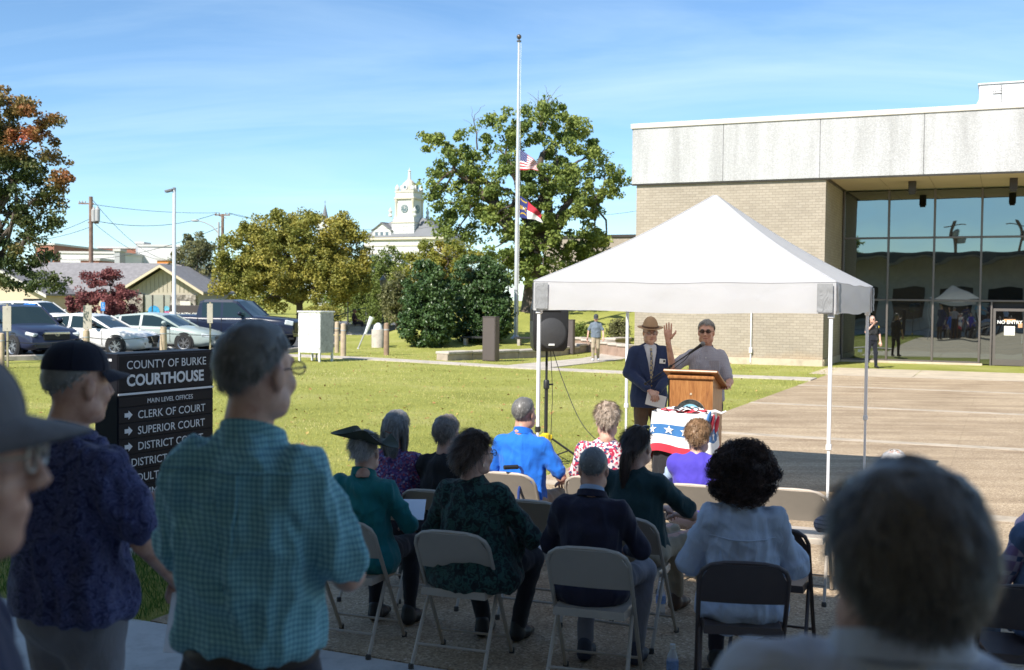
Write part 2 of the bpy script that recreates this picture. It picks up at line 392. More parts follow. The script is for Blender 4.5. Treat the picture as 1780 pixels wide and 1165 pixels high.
br.inputs['Color1'].default_value = (.385, .335, .27, 1); br.inputs['Color2'].default_value = (.325, .28, .222, 1); br.inputs['Mortar'].default_value = (.265, .23, .185, 1)
nz = ramp(nt, noise(nt, t.outputs['Object'], .5, 6, .6), [(.3, (.84, .83, .82)), (.7, (1.06, 1.05, 1.03))])
rust = ramp(nt, math_(nt, 'MULTIPLY_ADD', noise(nt, t.outputs['Object'], 1.2, 5), .9, s_.outputs[2]), [(.35, (1.15, .95, .72)), (1.25, (1, 1, 1))])
L(nt, mixc(nt, 1, mixc(nt, 1, br.outputs[0], nz, 'MULTIPLY'), rust, 'MULTIPLY'), b.inputs['Base Color']); b.inputs['Roughness'].default_value = .85
inv = math_(nt, 'SUBTRACT', 1, br.outputs['Fac']); bump(nt, b, inv, .6, .01); BRICK = m
m, nt, b = shader('white_aggregate'); v = coords(nt)
vo = N(nt, 'ShaderNodeTexVoronoi'); vo.inputs['Scale'].default_value = 34; L(nt, v, vo.inputs['Vector'])
sp = ramp(nt, vo.outputs['Color'], [(.0, (.38, .38, .385)), (.5, (.455, .455, .455)), (1, (.55, .55, .555))])
stv = N(nt, 'ShaderNodeMapping'); stv.inputs['Scale'].default_value = (2.2, 1, .25); L(nt, v, stv.inputs[0])
dk = ramp(nt, noise(nt, stv.outputs[0], .55, 7, .65), [(.36, (.74, .735, .72)), (.55, (.94, .935, .93)), (.7, (1, 1, 1))])
L(nt, mixc(nt, 1, sp, dk, 'MULTIPLY'), b.inputs['Base Color']); b.inputs['Roughness'].default_value = .8; bump(nt, b, vo.outputs['Distance'], .35, .02); WAGG = m
ZS = 6.66; ZT = 8.98     # soffit and parapet heights above the building's base
mb = MB(); mb.box((-3.5, 10.2, ZS/2-.1), (6.98, 20.4, ZS+.2)); mb.build('brick_wall', BRICK, bld, smooth=False)
mb = MB(); mb.box((-3.5, -.02, .03), (7.0, .06, .5)); mb.box((.012, 2.2, .03), (.05, 4.3, .5)); mb.build('foundation', SANDC, bld, smooth=False)
edges = [-7.12, -3.67, -.22, 3.23, 6.68, 10.13, 13.6]
BRONZ = mat('dark_bronze', (.05, .042, .036), .45, .1, 3, metal=.3)
mb = MB(); mb.box((3.25, 10.2, (ZS+ZT)/2), (20.5, 20.3, ZT-ZS-.1)); mb.build('roof_core', mat('roof_grey', (.42, .39, .36)), bld, smooth=False)
for x0, x1 in zip(edges, edges[1:]):
    mb = MB(); mb.box(((x0+x1)/2, -.06, (ZS+.05+ZT-.19)/2), (x1-x0-.012, .12, ZT-ZS-.24), bev=.008); mb.build('fascia_panel', WAGG, bld)
for y0, y1 in ((-.1, 4.3), (4.32, 8.7), (8.72, 13.1), (13.12, 20.3)):
    mb = MB(); mb.box((-7.1, (y0+y1)/2, (ZS+.05+ZT-.19)/2), (.1, y1-y0, ZT-ZS-.24), bev=.008); mb.build('fascia_panel', WAGG, bld)
CAPM = mat('pale_coping', (.56, .52, .46), .5, .05, 1)
mb = MB(); mb.box((3.2, -.06, ZT-.1), (20.8, .22, .19), bev=.012); mb.box((-7.12, 10.0, ZT-.1), (.22, 19.9, .188), bev=.012); mb.build('coping', CAPM, bld)
mb = MB(); mb.box((3.2, -.04, ZS+.025), (20.7, .1, .05)); mb.build('drip_strip', BRONZ, bld, smooth=False)
SOFT = mat('tan_soffit', (.48, .385, .285), .8, .06, .8)
mb = MB(); mb.box((6.8, 2.4, ZS+.06), (13.6, 4.6, .05)); mb.build('soffit_bed', mat('soffit_joint', (.1, .07, .05)), bld, smooth=False)
k = 0.12
while k < 13: mb = MB(); mb.box((k+.815, 2.25, ZS+.028), (1.615, 4.46, .02)); mb.build('soffit_panel', SOFT, bld, smooth=False); k += 1.63
for x in (2.75, 6.05, 9.3): mb = MB(); mb.box((x, 1.7, ZS-.19), (.26, .26, .40), bev=.01); mb.box((x, 1.7, ZS-.42), (.2, .2, .06)); mb.build('soffit_light', BRONZ, bld)
# glazed front
m, nt, b = shader('tinted_glass'); nt.nodes.remove(b); v = coords(nt)
gl = N(nt, 'ShaderNodeBsdfGlossy'); gl.inputs['Color'].default_value = (.36, .41, .40, 1); gl.inputs['Roughness'].default_value = .012
df = N(nt, 'ShaderNodeBsdfDiffuse'); df.inputs['Color'].default_value = (.012, .011, .010, 1)
ms = N(nt, 'ShaderNodeMixShader', _0=.62); L(nt, df.outputs[0], ms.inputs[1]); L(nt, gl.outputs[0], ms.inputs[2]); L(nt, ms.outputs[0], nt.nodes['Material Output'].inputs[0])
bn = N(nt, 'ShaderNodeBump'); bn.inputs['Strength'].default_value = .5; bn.inputs['Distance'].default_value = .02
L(nt, noise(nt, v, .55, 1), bn.inputs['Height']); L(nt, bn.outputs[0], gl.inputs['Normal']); GLASS = m
ALU = mat('bronze_aluminium', (.16, .14, .13), .4, .06, 2, metal=.5)
GY = 4.55; xs_ = [.06, 1.72, 3.37, 5.02, 6.67, 8.32, 9.97, 11.6]; zs_ = [.12, 2.44, 4.82, ZS]
for x in xs_: mb = MB(); mb.box((x, GY-.02, (ZS+.1)/2), (.075, .16, ZS-.1), bev=.008); mb.build('mullion', ALU, bld)
for i in range(len(xs_)-1):
    x0, x1 = xs_[i]+.04, xs_[i+1]-.04
    door = i == 3
    for z in zs_[:3]:
        if door and z < 1: continue
        mb = MB(); mb.box(((x0+x1)/2, GY-.015, z), (x1-x0, .12, .075), bev=.008); mb.build('transom', ALU, bld)
    for j in range(3):
        z0, z1 = zs_[j]+.04, zs_[j+1]-.04
        if door and j == 0: continue
        me = rawmesh('glass_pane', [(-.5*(x1-x0), 0, -.5*(z1-z0)), (.5*(x1-x0), 0, -.5*(z1-z0)), (.5*(x1-x0), 0, .5*(z1-z0)), (-.5*(x1-x0), 0, .5*(z1-z0)),
             (-.5*(x1-x0), .01, -.5*(z1-z0)), (.5*(x1-x0), .01, -.5*(z1-z0)), (.5*(x1-x0), .01, .5*(z1-z0)), (-.5*(x1-x0), .01, .5*(z1-z0))],
             [(0, 1, 2, 3), (7, 6, 5, 4), (0, 4, 5, 1), (1, 5, 6, 2), (2, 6, 7, 3), (3, 7, 4, 0)], GLASS, smooth=False)
        o = link('glass_pane', me, bld, loc=((x0+x1)/2, GY, (z0+z1)/2))
mb = MB(); mb.box((6, GY+.14, ZS/2), (12, .1, ZS)); mb.build('interior_backing', mat('interior_dark', (.01, .01, .01)), bld, smooth=False)
mb = MB(); mb.box((2.6, GY-.14, .0), (5.1, .2, .19), bev=.015); mb.build('kerb', SANDC, bld)
# door bay
dx0, dx1 = 5.06, 6.63
dr = MB(); dr.box((dx0+.36, GY-.02, 1.22), (.06, .14, 2.4)); dr.build('door_jamb', ALU, bld, smooth=False)
mb = MB(); mb.box((dx0+.17, GY, 1.22), (.32, .012, 2.3)); mb.build('glass_pane', GLASS, bld, smooth=False)
door = MB(); a0, a1 = dx0+.42, dx1-.02
door.box((a0+.045, GY-.03, 1.1), (.09, .05, 2.12)); door.box((a1-.045, GY-.03, 1.1), (.09, .05, 2.12)); door.box(((a0+a1)/2, GY-.028, 2.11), (a1-a0-.18, .05, .1)); door.box(((a0+a1)/2, GY-.028, .16), (a1-a0-.18, .05, .22))
dobj = door.build('door', ALU, bld, smooth=False)
mb = MB(); mb.box(((a0+a1)/2, GY-.03, 1.16), (a1-a0-.18, .012, 1.78)); mb.build('glass_pane', GLASS, dobj, smooth=False)
mb = MB(); mb.box((a1-.14, GY-.09, 1.05), (.025, .03, .35), bev=.008); mb.box((a1-.14, GY-.06, 1.2), (.02, .04, .02)); mb.box((a1-.14, GY-.06, .9), (.02, .04, .02)); mb.build('handle', mat('brushed_steel', (.5, .5, .48), .3, metal=.9), dobj)
WHT = mat('white_print', (.8, .8, .78), .6, .02)
PAPER = mat('paper', (.78, .76, .68), .8, .03); CARD = mat('orange_card', (.55, .3, .16), .8, .06)
o = link('lettering', text_mesh('NO ENTRY', .17, WHT, .001, 'CENTER', .004), dobj, mw=Matrix.Translation(((a0+a1)/2+.0, GY-.042, 1.60)) @ Matrix.Rotation(R(90), 4, 'X'))
mb = MB(); mb.box(((a0+a1)/2, GY-.039, 1.72), (.4, .003, .1)); mb.box(((a0+a1)/2+.36, GY-.039, 1.55), (.14, .003, .18)); mb.build('card_notice', CARD, dobj, smooth=False)
mb = MB(); mb.box(((a0+a1)/2, GY-.041, 1.34), (.36, .003, .34)); mb.build('paper_notice', PAPER, dobj, smooth=False)
mb = MB(); mb.box((.75, GY-.012, .45), (.16, .004, .1)); mb.build('sticker', WHT, bld, smooth=False)
# conduit on the brick
mb = MB(); mb.tube([(-2.55, -.06, .1), (-2.55, -.06, 3.2)], .028, 8); mb.box((-2.55, -.07, .55), (.11, .1, .2), bev=.01); mb.build('conduit', mat('white_paint', (.74, .73, .7), .5, .05), bld)
# rooftop unit
ru = empty('rooftop_unit', tuple(A+Vector(((6.0)*UX+4*VX, 6.0*UY+4*VY, ZT-.02))), -ANG, 'pale grey air handling unit on the flat roof', 'roof unit')
HV = mat('pale_grey_metal', (.55, .56, .56), .5, .04)
mb = MB(); mb.box((0, 0, .62), (2.3, 2.0, 1.2), bev=.02); mb.build('casing', HV, ru)
mb = MB(); mb.box((0, 0, 1.25), (2.4, 2.1, .06), bev=.01); mb.build('lid', HV, ru)
for x in (-.42, .42): mb = MB(); mb.box((x*1.0, -1.005, .62), (.02, .02, 1.1)); mb.build('seam', BRONZ, ru, smooth=False)
mb = MB(); mb.box((-.55, -1.012, .92), (.30, .012, .11)); mb.build('badge', BRONZ, ru, smooth=False)
mb = MB(); mb.box((-.52, -1.02, .92), (.2, .008, .05)); mb.ell((-.66, -1.02, .92), (.035, .006, .035), mi=0); mb.build('badge_mark', WHT, ru, smooth=False)
mb = MB(); mb.prism([(-1.15, .02), (-1.5, .02), (-1.15, .75)], -.8, .8, 'y'); mb.build('hood', HV, ru, smooth=False)
# low wing behind the oak, same brick
wing = empty('brick_wing', (7.5, 70, 0), -ANG, 'low tan brick wing with dark coping behind the oak tree', 'building')
mb = MB(); mb.box((2, 3, 3.0), (16, 6, 6.2)); mb.build('brick_wall', BRICK, wing, smooth=False)
mb = MB(); mb.box((2, 3, 6.16), (16.2, 6.2, .16)); mb.build('coping', BRONZ, wing, smooth=False)

# ---- parking lot, street
ASPH = mat('asphalt', (.075, .075, .075), .9, .2, 1.2, .4, 120)
def polyslab(name, pts, z0, z1, m):
    mb = MB(); mb.prism(pts, z0, z1, 'z'); return mb.build(name, m, smooth=False)
lot = polyslab('parking_lot', [(-17, 33.6), (-8.6, 41.0), (-7.6, 47), (-9, 60), (-60, 66), (-70, 40), (-40, 24)], -.1, .02, ASPH); tag(lot, kind='structure')
for p0, p1 in (((-30, 30.6), (-17, 33.75)), ((-17, 33.75), (-8.45, 41.0)), ((-8.45, 41.0), (-7.45, 47))):
    d = Vector((p1[0]-p0[0], p1[1]-p0[1], 0)); ln = d.length; n_ = max(1, int(ln/2.4)); a = math.atan2(d.y, d.x)
    for i in range(n_):
        q = Vector((p0[0], p0[1], 0))+d*((i+.5)/n_); mb = MB(); mb.box((0, 0, .04), (ln/n_-.02, .16, .26), bev=.03); mb.build('kerb_stone', CONC, lot, loc=q, rz=a)
LINE = mat('white_line', (.62, .62, .58), .8, .12, 3)
for i in range(7):
    mb = MB(); q = Vector((-10.3, 43.0, 0))+Vector((-2.75, -.9, 0))*i; mb.box((0, 2.4, .0), (.1, 4.8, .006)); mb.build('painted_line', LINE, lot, smooth=False, loc=(q.x, q.y+.6, .025), rz=R(20))
street = polyslab('street', [(-140, 84), (40, 84), (40, 97), (-140, 97)], -.1, .03, mat('street_asphalt', (.14, .14, .14), .9, .15, .6)); tag(street, kind='structure')
plz = polyslab('forecourt', [(-12.5, 62), (-6.5, 62), (-6, 83.5), (-16, 83.5)], -.1, .035, CONC); tag(plz, kind='structure')
# ================================================================== VEGETATION
def leaves(C, size, N_up=.3, rg=RG, asp=.62):
    n = len(C); d = rg.normal(size=(n, 3)); d[:, 2] += N_up; d /= np.linalg.norm(d, axis=1)[:, None]
    t = rg.normal(size=(n, 3)); t -= d*np.sum(t*d, 1)[:, None]; t /= np.linalg.norm(t, axis=1)[:, None]; b = np.cross(d, t)
    s = (size*rg.uniform(.6, 1.3, n))[:, None]
    V = np.stack([C-t*s, C+b*s*asp+d*s*.15, C+t*s, C-b*s*asp+d*s*.15], 1).reshape(-1, 3)
    return V, np.arange(4*n).reshape(n, 4)
def branch(mb, a, b, ra, rb, wob=.12, n=6, k=5):
    a = Vector(a); b = Vector(b); d = b-a; P = []
    for i in range(k+1):
        t = i/k; w = math.sin(math.pi*t)*wob*d.length
        P.append(a+d*t+Vector((rnd.uniform(-w, w), rnd.uniform(-w, w), w*.6+rnd.uniform(-w, w)*.3)))
    mb.tube(P, [ra+(rb-ra)*i/k for i in range(k+1)], n); return P
def tree(name, label, base, trunk_h, tr, blobs, nclump, nleaf, size, matl, bark, cat='tree', group=None, seed=1, spread=.5, fork=3, tonef=None, limbs=True, inner=.55, twigs=()):
    rg = np.random.default_rng(seed); rnd.seed(seed)
    o = empty(name, base, 0, label, cat, group)
    B = np.array(blobs, float); w = B[:, 3]*B[:, 4]*B[:, 5]; w = w**.75; w /= w.sum()
    k = rg.choice(len(B), nclump, p=w); d = rg.normal(size=(nclump, 3)); d /= np.linalg.norm(d, axis=1)[:, None]
    r = inner+(1-inner)*rg.random(nclump)**.6
    CC = B[k, :3]+d*r[:, None]*B[k, 3:6]
    CC[:, 2] = np.maximum(CC[:, 2], B[:, 2].min()-B[:, 5].max()*.8)
    ct = rg.random(nclump)*.5+.5*(vnoise(CC*.45+seed)*.5+.5)
    per = rg.multinomial(nleaf, rg.dirichlet(np.full(nclump, 3.)))
    idx = np.repeat(np.arange(nclump), per)
    off = rg.normal(size=(len(idx), 3)); off *= (rg.random(len(idx))**.4/np.linalg.norm(off, axis=1))[:, None]
    cs = spread*rg.uniform(.6, 1.25, nclump)
    P = CC[idx]+off*np.stack([cs[idx], cs[idx], cs[idx]*.75], 1)
    V, Fq = leaves(P, size, .35, rg)
    tn = np.clip(ct[idx]*.75+rg.random(len(idx))*.25, 0, 1)
    if tonef is not None: tn = tonef(P, tn, rg)
    me = rawmesh('crown', V, Fq, matl, smooth=False, tone=np.repeat(tn, 4)); link('crown', me, o)
    mb = MB(); top = Vector((0, 0, trunk_h))
    mb.tube([(0, 0, -.3), (0, 0, .1), (tr*.2, 0, trunk_h*.5), top], [tr*1.6, tr*1.15, tr*.9, tr*.8], 10)
    if limbs:
        mids = []
        for i in range(fork):
            bl = B[i % len(B)]; p = Vector(bl[:3]); e = top+(p-top)*.75; branch(mb, top-Vector((0, 0, tr)), e, tr*.62, tr*.3, .1, 7); mids.append(e)
        for i in rg.choice(nclump, min(nclump, 60), replace=False):
            c = Vector(CC[i]); q = min(mids+[top], key=lambda a: (a-c).length); branch(mb, q, c, tr*.2, tr*.04, .12, 4, 4)
    for a, b_ in twigs:
        P_ = branch(mb, a, b_, .05, .018, .08, 4)
        for q in range(7): s_ = Vector(P_[2+q % 4]); branch(mb, s_, s_+Vector((rnd.uniform(-.7, .7), rnd.uniform(-.3, .3), rnd.uniform(.2, .9))), .016, .006, .1, 3, 3)
    mb.build('trunk', bark, o); return o
BARK = mat('bark', (.10, .078, .062), .95, .3, 4, .8, 25); BARKP = mat('pale_bark', (.30, .25, .20), .9, .3, 3, .7, 18)
OAKM = attrmat('oak_leaf', [(.0, (.08, .12, .03)), (.45, (.165, .22, .05)), (.8, (.28, .32, .075)), (1, (.40, .40, .10))], .55, .25)
YELM = attrmat('turning_leaf', [(.0, (.12, .15, .03)), (.35, (.22, .225, .045)), (.7, (.34, .30, .06)), (1, (.45, .36, .07))], .55, .28)
EVGM = attrmat('evergreen_leaf', [(.0, (.03, .065, .022)), (.6, (.06, .11, .032)), (1, (.11, .165, .05))], .38, .1, .5)
REDM = attrmat('autumn_leaf', [(.0, (.05, .09, .035)), (.35, (.10, .12, .04)), (.52, (.26, .17, .055)), (.75, (.44, .13, .07)), (1, (.44, .06, .08))], .5, .25)
PLUM = attrmat('plum_leaf', [(.0, (.13, .045, .045)), (.6, (.25, .085, .08)), (1, (.36, .14, .12))], .55, .2)
GRNM = attrmat('green_leaf', [(.0, (.08, .12, .03)), (.6, (.17, .22, .05)), (1, (.28, .30, .08))], .55, .25)
ORGM = attrmat('orange_tip_leaf', [(.0, (.14, .18, .035)), (.5, (.25, .26, .045)), (.85, (.38, .29, .05)), (1, (.46, .22, .06))], .55, .25)
DULL = attrmat('dull_leaf', [(.0, (.09, .10, .045)), (.6, (.17, .17, .07)), (1, (.26, .22, .11))], .6, .2)
def rel(px, py, D, base): p = at(px, py, D); return (p.x-base[0], p.y-base[1], p.z-base[2])
# big oak
D = 57; bx = xat(924, D); base = (bx, D, g1(bx, D))
def ob(px, py, rx, rz, dy=0, ry=None): q = rel(px, py, D+dy, base); return (q[0], q[1], q[2], rx, ry or rx, rz)
oak = [ob(800, 270, 1.9, 1.2), ob(790, 335, 2.0, 1.3), ob(745, 255, .8, .6), ob(870, 240, 1.5, 1.5, -1), ob(950, 215, 2.0, 1.2), ob(985, 265, 2.2, 1.5, 1), ob(1020, 320, 1.9, 1.3), ob(1075, 320, 1.1, .8), ob(900, 320, 2.4, 1.6, -1), ob(960, 345, 2.2, 1.5, -1), ob(815, 385, 1.8, 1.0), ob(880, 390, 1.7, 1.0, -1), ob(1000, 410, 1.9, 1.0, 1), ob(1035, 365, .8, .6), ob(985, 450, 1.7, .9, 1.5), ob(775, 395, 1.0, .8), ob(900, 440, 1.8, 1.0, -1.5), ob(950, 470, 1.6, .9, -1.2), ob(870, 470, 1.3, .9, -1), ob(1040, 430, 1.3, .8, 1), ob(935, 410, 1.4, .8, -1.5)]
tree('oak_tree', 'tall broad oak with sparse green crown behind the flagpole', base, 3.6, .48, oak, 620, 46000, .095, OAKM, BARK, seed=3, spread=.40, fork=9, inner=.45,
     twigs=[(rel(830, 260, D, base), rel(825, 200, D, base)), (rel(940, 220, D, base), rel(935, 175, D, base)), (rel(943, 215, D, base), rel(955, 168, D, base))])
# rounded evergreen shrubs
def shrub(px0, px1, ytop, ybot, D, label, seed, m=EVGM, nleaf=27000, size=.07, name='evergreen_shrub', ydep=None):
    a = at(px0, ybot, D); b_ = at(px1, ytop, D); w = (b_.x-a.x)/2; h = b_.z-a.z; cx = (a.x+b_.x)/2; base = (cx, D+w*.3, g1(cx, D+w*.3)); h = b_.z-base[2]
    bl = [(0, 0, h*.38, w*.95, w*.85, h*.42), (-w*.12, 0, h*.68, w*.74, w*.7, h*.32), (w*.30, .1, h*.50, w*.6, w*.6, h*.40), (0, -.2, h*.25, w*.98, w*.8, h*.27)]
    return tree(name, label, base, h*.35, .09, bl, 420, nleaf, size, m, BARK, 'shrub', seed=seed, spread=.24, fork=3, inner=.86, limbs=True)
shrub(694, 790, 456, 592, 46, 'rounded dark evergreen shrub, left one of the pair by the flagpole', 21)
shrub(776, 893, 440, 583, 48, 'rounded dark evergreen shrub, right one of the pair by the flagpole', 22, nleaf=30000)
# turning tree above the pickup
D = 63; bx = xat(520, D); base = (bx, D, 0)
yl = [ob(430, 440, 1.9, 1.5), ob(480, 400, 1.9, 1.0), ob(545, 405, 2.2, 1.2), ob(600, 440, 1.6, 1.5), ob(500, 460, 2.6, 1.7, -1.2), ob(410, 490, 1.3, 1.2), ob(560, 490, 2.3, 1.4, -1), ob(460, 510, 1.9, 1.0, -1), ob(615, 490, 1.2, 1.0), ob(590, 385, .7, .5), ob(540, 380, .6, .5), ob(630, 465, .6, .6), ob(520, 440, 2.2, 1.4, 0), ob(450, 470, 1.8, 1.3, 0), ob(590, 470, 1.8, 1.3, 0)]
tree('maple_tree', 'wide yellow green tree turning colour behind the dark pickup', base, 1.9, .22, yl, 720, 72000, .085, YELM, BARK, seed=5, spread=.44, fork=8, inner=.6)
# red and green maple at the left edge
D = 33; bx = xat(-25, D); base = (bx, D, 0)
rm = [ob(10, 200, .9, .8), ob(55, 190, .7, .35), ob(75, 215, .45, .35), ob(40, 250, 1.1, .7), ob(85, 300, .8, .6), ob(30, 330, 1.0, .8), ob(90, 350, .55, .45), ob(20, 400, .9, .6), ob(75, 385, .55, .3), ob(-40, 300, 1.2, 1.8), ob(-40, 200, 1.0, 1.0), ob(50, 440, .75, .5), ob(95, 490, .55, .22), ob(35, 490, .6, .4), ob(0, 470, .7, .5), ob(10, 150, .25, .4), ob(-60, 420, 1.1, 1.0)]
def rtone(P, tn, rg):
    return np.clip(.34+.45*vnoise(P*np.array([.75, .75, .9])+9)+.38*(tn-.5)+.14*np.clip((P[:, 0]-1.0)*.6, -.5, .7)+.08*(P[:, 2]-5)*.3, 0, 1)
tree('maple_tree', 'red and green autumn maple reaching in at the left edge', base, 2.4, .13, rm, 420, 34000, .055, REDM, BARK, seed=8, spread=.27, fork=9, inner=.4, tonef=rtone)
# plum-coloured small maple
D = 56; bx = xat(185, D); base = (bx, D, 0)
pm = [ob(150, 515, 1.0, .45), ob(190, 490, .9, .5), ob(215, 515, .8, .5), ob(180, 530, 1.2, .5, -.4), ob(195, 475, .4, .3), ob(140, 530, .6, .35), ob(160, 485, .5, .3), ob(222, 540, .5, .35)]
tree('plum_maple', 'low spreading plum red maple before the gabled roof', base, .6, .09, pm, 120, 11000, .065, PLUM, BARK, seed=13, spread=.3, fork=6, inner=.5)
def bush(px, pyt, D, w, m, label, seed, name='garden_tree', nl=9000, size=.09, th=.4, cat='tree', sp=.45, squeeze=1.0):
    x = xat(px, D); zt = at(px, pyt, D).z; gz_ = g1(x, D); h = zt-gz_
    bl = [(0, 0, h*.62, w*.8, w*.8, h*.36), (-w*.45, 0, h*.5, w*.6, w*.6, h*.34), (w*.45, .2, h*.52, w*.6, w*.6, h*.34), (w*.1, 0, h*.8, w*.5, w*.5, h*.2), (0, -.3, h*.33, w*.9, w*.7, h*.3)]
    return tree(name, label, (x, D, gz_), h*th, .12*squeeze, bl, 190, int(nl*1.3), size*.9, m, BARK, cat, seed=seed, spread=sp, fork=4, inner=.55)
bush(338, 402, 88, 2.2, DULL, 'dull olive tree beside the white light pole', 31, size=.11)
bush(672, 428, 72, 1.5, GRNM, 'green tree below the white clock tower', 32)
bush(772, 412, 68, 3.0, ORGM, 'yellow orange tree rising behind the evergreen shrubs', 33, nl=15000)
bush(640, 470, 76, 1.4, GRNM, 'low green tree between the turning tree and the tower', 34, nl=6000)
bush(345, 478, 92, 1.6, GRNM, 'bright green tree at the end of the gabled building', 35, nl=5000)
bush(690, 470, 60, .8, DULL, 'thin brownish tree beside the left evergreen shrub', 36, nl=2600, sp=.3, squeeze=.6)
bush(1015, 465, 64, 2.2, OAKM, 'shadowy green tree under the oak, beside the canopy roof', 37, nl=9000)
bush(1075, 555, 50, .55, DULL, 'scrubby half bare bush beside the brick wall', 38, 'garden_shrub', 1500, .06, .5, 'shrub', .22, .5)
bush(1008, 562, 49, .45, GRNM, 'small light green bush behind the loudspeaker', 39, 'garden_shrub', 1400, .055, .3, 'shrub', .2, .4)
bush(640, 535, 84, 1.3, GRNM, 'low yellowish hedge plant across the street', 40, 'hedge_plant', 3500, .08, .3, 'shrub')
bush(560, 530, 86, 1.6, YELM, 'low golden shrub across the street', 41, 'hedge_plant', 4000, .08, .3, 'shrub')
bush(245, 546, 62, .9, GRNM, 'small green shrub before the poster window', 42, 'hedge_plant', 2200, .06, .3, 'shrub')
# trees along the far street, mostly hidden
fr = [(20, 470, 125, 3.5, DULL), (420, 445, 130, 4, GRNM), (600, 470, 120, 3.5, OAKM), (740, 470, 118, 4, DULL), (1090, 470, 120, 4, OAKM)]
nm = ['far tree left of the utility pole with transformers', 'far green tree behind the turning tree', 'far tree between turning tree and clock tower', 'far tree right of the clock tower', 'far tree behind the low brick wing']
for i, (px, py, D_, w, m_) in enumerate(fr): bush(px, py, D_, w, m_, nm[i], 50+i, 'street_tree', 5000, .16, .35, 'tree', .8)
# trees that stand behind the porch, seen only in the glass
for i, (u, v_) in enumerate(((-16, -30), (4, -34), (19, -31))):
    p = uv(u, v_); tree('street_tree', ['tall tree behind the porch, left in the glass reflection', 'tall tree behind the porch, middle in the glass reflection', 'tall tree behind the porch, right in the glass reflection'][i], (p[0], p[1], 0), 3, .25, [(0, 0, 6, 2.6, 2.6, 2.2), (1, 0, 7.6, 1.6, 1.6, 1.4), (-1.2, .3, 5.2, 1.8, 1.8, 1.5)], 60, 4000, .2, OAKM, BARK, seed=70+i, spread=.8, fork=3)

# ---- grass blades
def blades(P, h, w, rg):
    n = len(P); a = rg.uniform(0, 6.283, n); d = np.stack([np.cos(a), np.sin(a), np.zeros(n)], 1); ln = rg.normal(size=(n, 3))*.35; ln[:, 2] = 1
    H = (h*rg.uniform(.5, 1.3, n))[:, None]
    V = np.stack([P-d*w, P+d*w, P+ln*H], 1).reshape(-1, 3); return V, np.arange(3*n).reshape(n, 3)
GB = attrmat('grass_blade', [(.0, (.30, .30, .075)), (.4, (.45, .435, .125)), (.75, (.57, .515, .19)), (1, (.67, .58, .31))], .7, .3, .2)
def ongrass(X, Y):
    u = X*UX+Y*UY; v = X*VX+Y*VY
    ok = (u < -5.03) | ((v > 40) & (u < -5.9))
    ok &= ~((v > 32.3) & (v < 33.45) & (u > -26)) & ~((u > -15) & (u < -13.5) & (v > 33) & (v < 45.5)) & ~((v < 5.5) & (u > -14))
    return ok
def scatter(n, y0, y1, h, w, name, seed, power=2.0):
    rg = np.random.default_rng(seed); t = rg.random(n); Y = (y0**(1-power)+t*(y1**(1-power)-y0**(1-power)))**(1/(1-power)); X = rg.uniform(-.5, .40, n)*Y
    k = ongrass(X, Y) & ~((X < -7.5) & (Y > 33)); X, Y = X[k], Y[k]
    Z = gz(X, Y)-.005; P = np.stack([X, Y, Z], 1); sc_ = (Y/12)**.55
    V, F_ = blades(P, h*sc_, (w*sc_)[:, None], rg)
    tn = np.clip(.44+.40*vnoise(P*np.array([.55, .55, 1]))+.28*vnoise(P*np.array([.17, .17, 1])+3)+.22*vnoise(P*np.array([2.3, 2.3, 1])+5)+rg.normal(size=len(P))*.16, 0, 1)
    return link(name, rawmesh(name, V, F_, GB, smooth=False, tone=np.repeat(tn, 3)))
tag(scatter(230000, 6.5, 47, .028, .0045, 'grass', 91), 'short yellow green lawn grass between the walks', 'grass', kind='stuff')
# lusher tuft along the walk by the sign
rg = np.random.default_rng(5); n_ = 22000
uu = rg.uniform(-9.5, -5.04, n_); vv = rg.uniform(5.55, 9.5, n_); X = uu*UX+vv*VX; Y = uu*UY+vv*VY
P = np.stack([X, Y, np.zeros(n_)], 1); V, F_ = blades(P, np.full(n_, .085), np.full((n_, 1), .004), rg)
GB2 = attrmat('green_blade', [(.0, (.05, .12, .02)), (.6, (.10, .2, .035)), (1, (.2, .27, .06))], .6, .3, .3)
tag(link('grass', rawmesh('grass', V, F_, GB2, smooth=False, tone=np.repeat(rg.random(n_), 3))), 'deep green grass at the foot of the directory sign', 'grass', kind='stuff')

# fallen leaves on the lawn
rg = np.random.default_rng(15); n_ = 1500
Y = rg.uniform(13, 46, n_); X = rg.uniform(-.45, .3, n_)*Y; ok = ongrass(X, Y) & ~((X < -7.5) & (Y > 33)); X, Y = X[ok], Y[ok]
P = np.stack([X, Y, gz(X, Y)+.022], 1); V, F_ = leaves(P, np.full(len(P), .035) if False else .035, 2.5, rg)
LF = attrmat('fallen_leaf', [(0, (.14, .07, .03)), (.5, (.3, .17, .06)), (1, (.42, .3, .1))], .8)
tag(link('fallen_leaves', rawmesh('fallen_leaves', V, F_, LF, smooth=False, tone=np.repeat(rg.random(len(P)), 4))), 'scattered dry leaves on the lawn', 'leaves', kind='stuff')
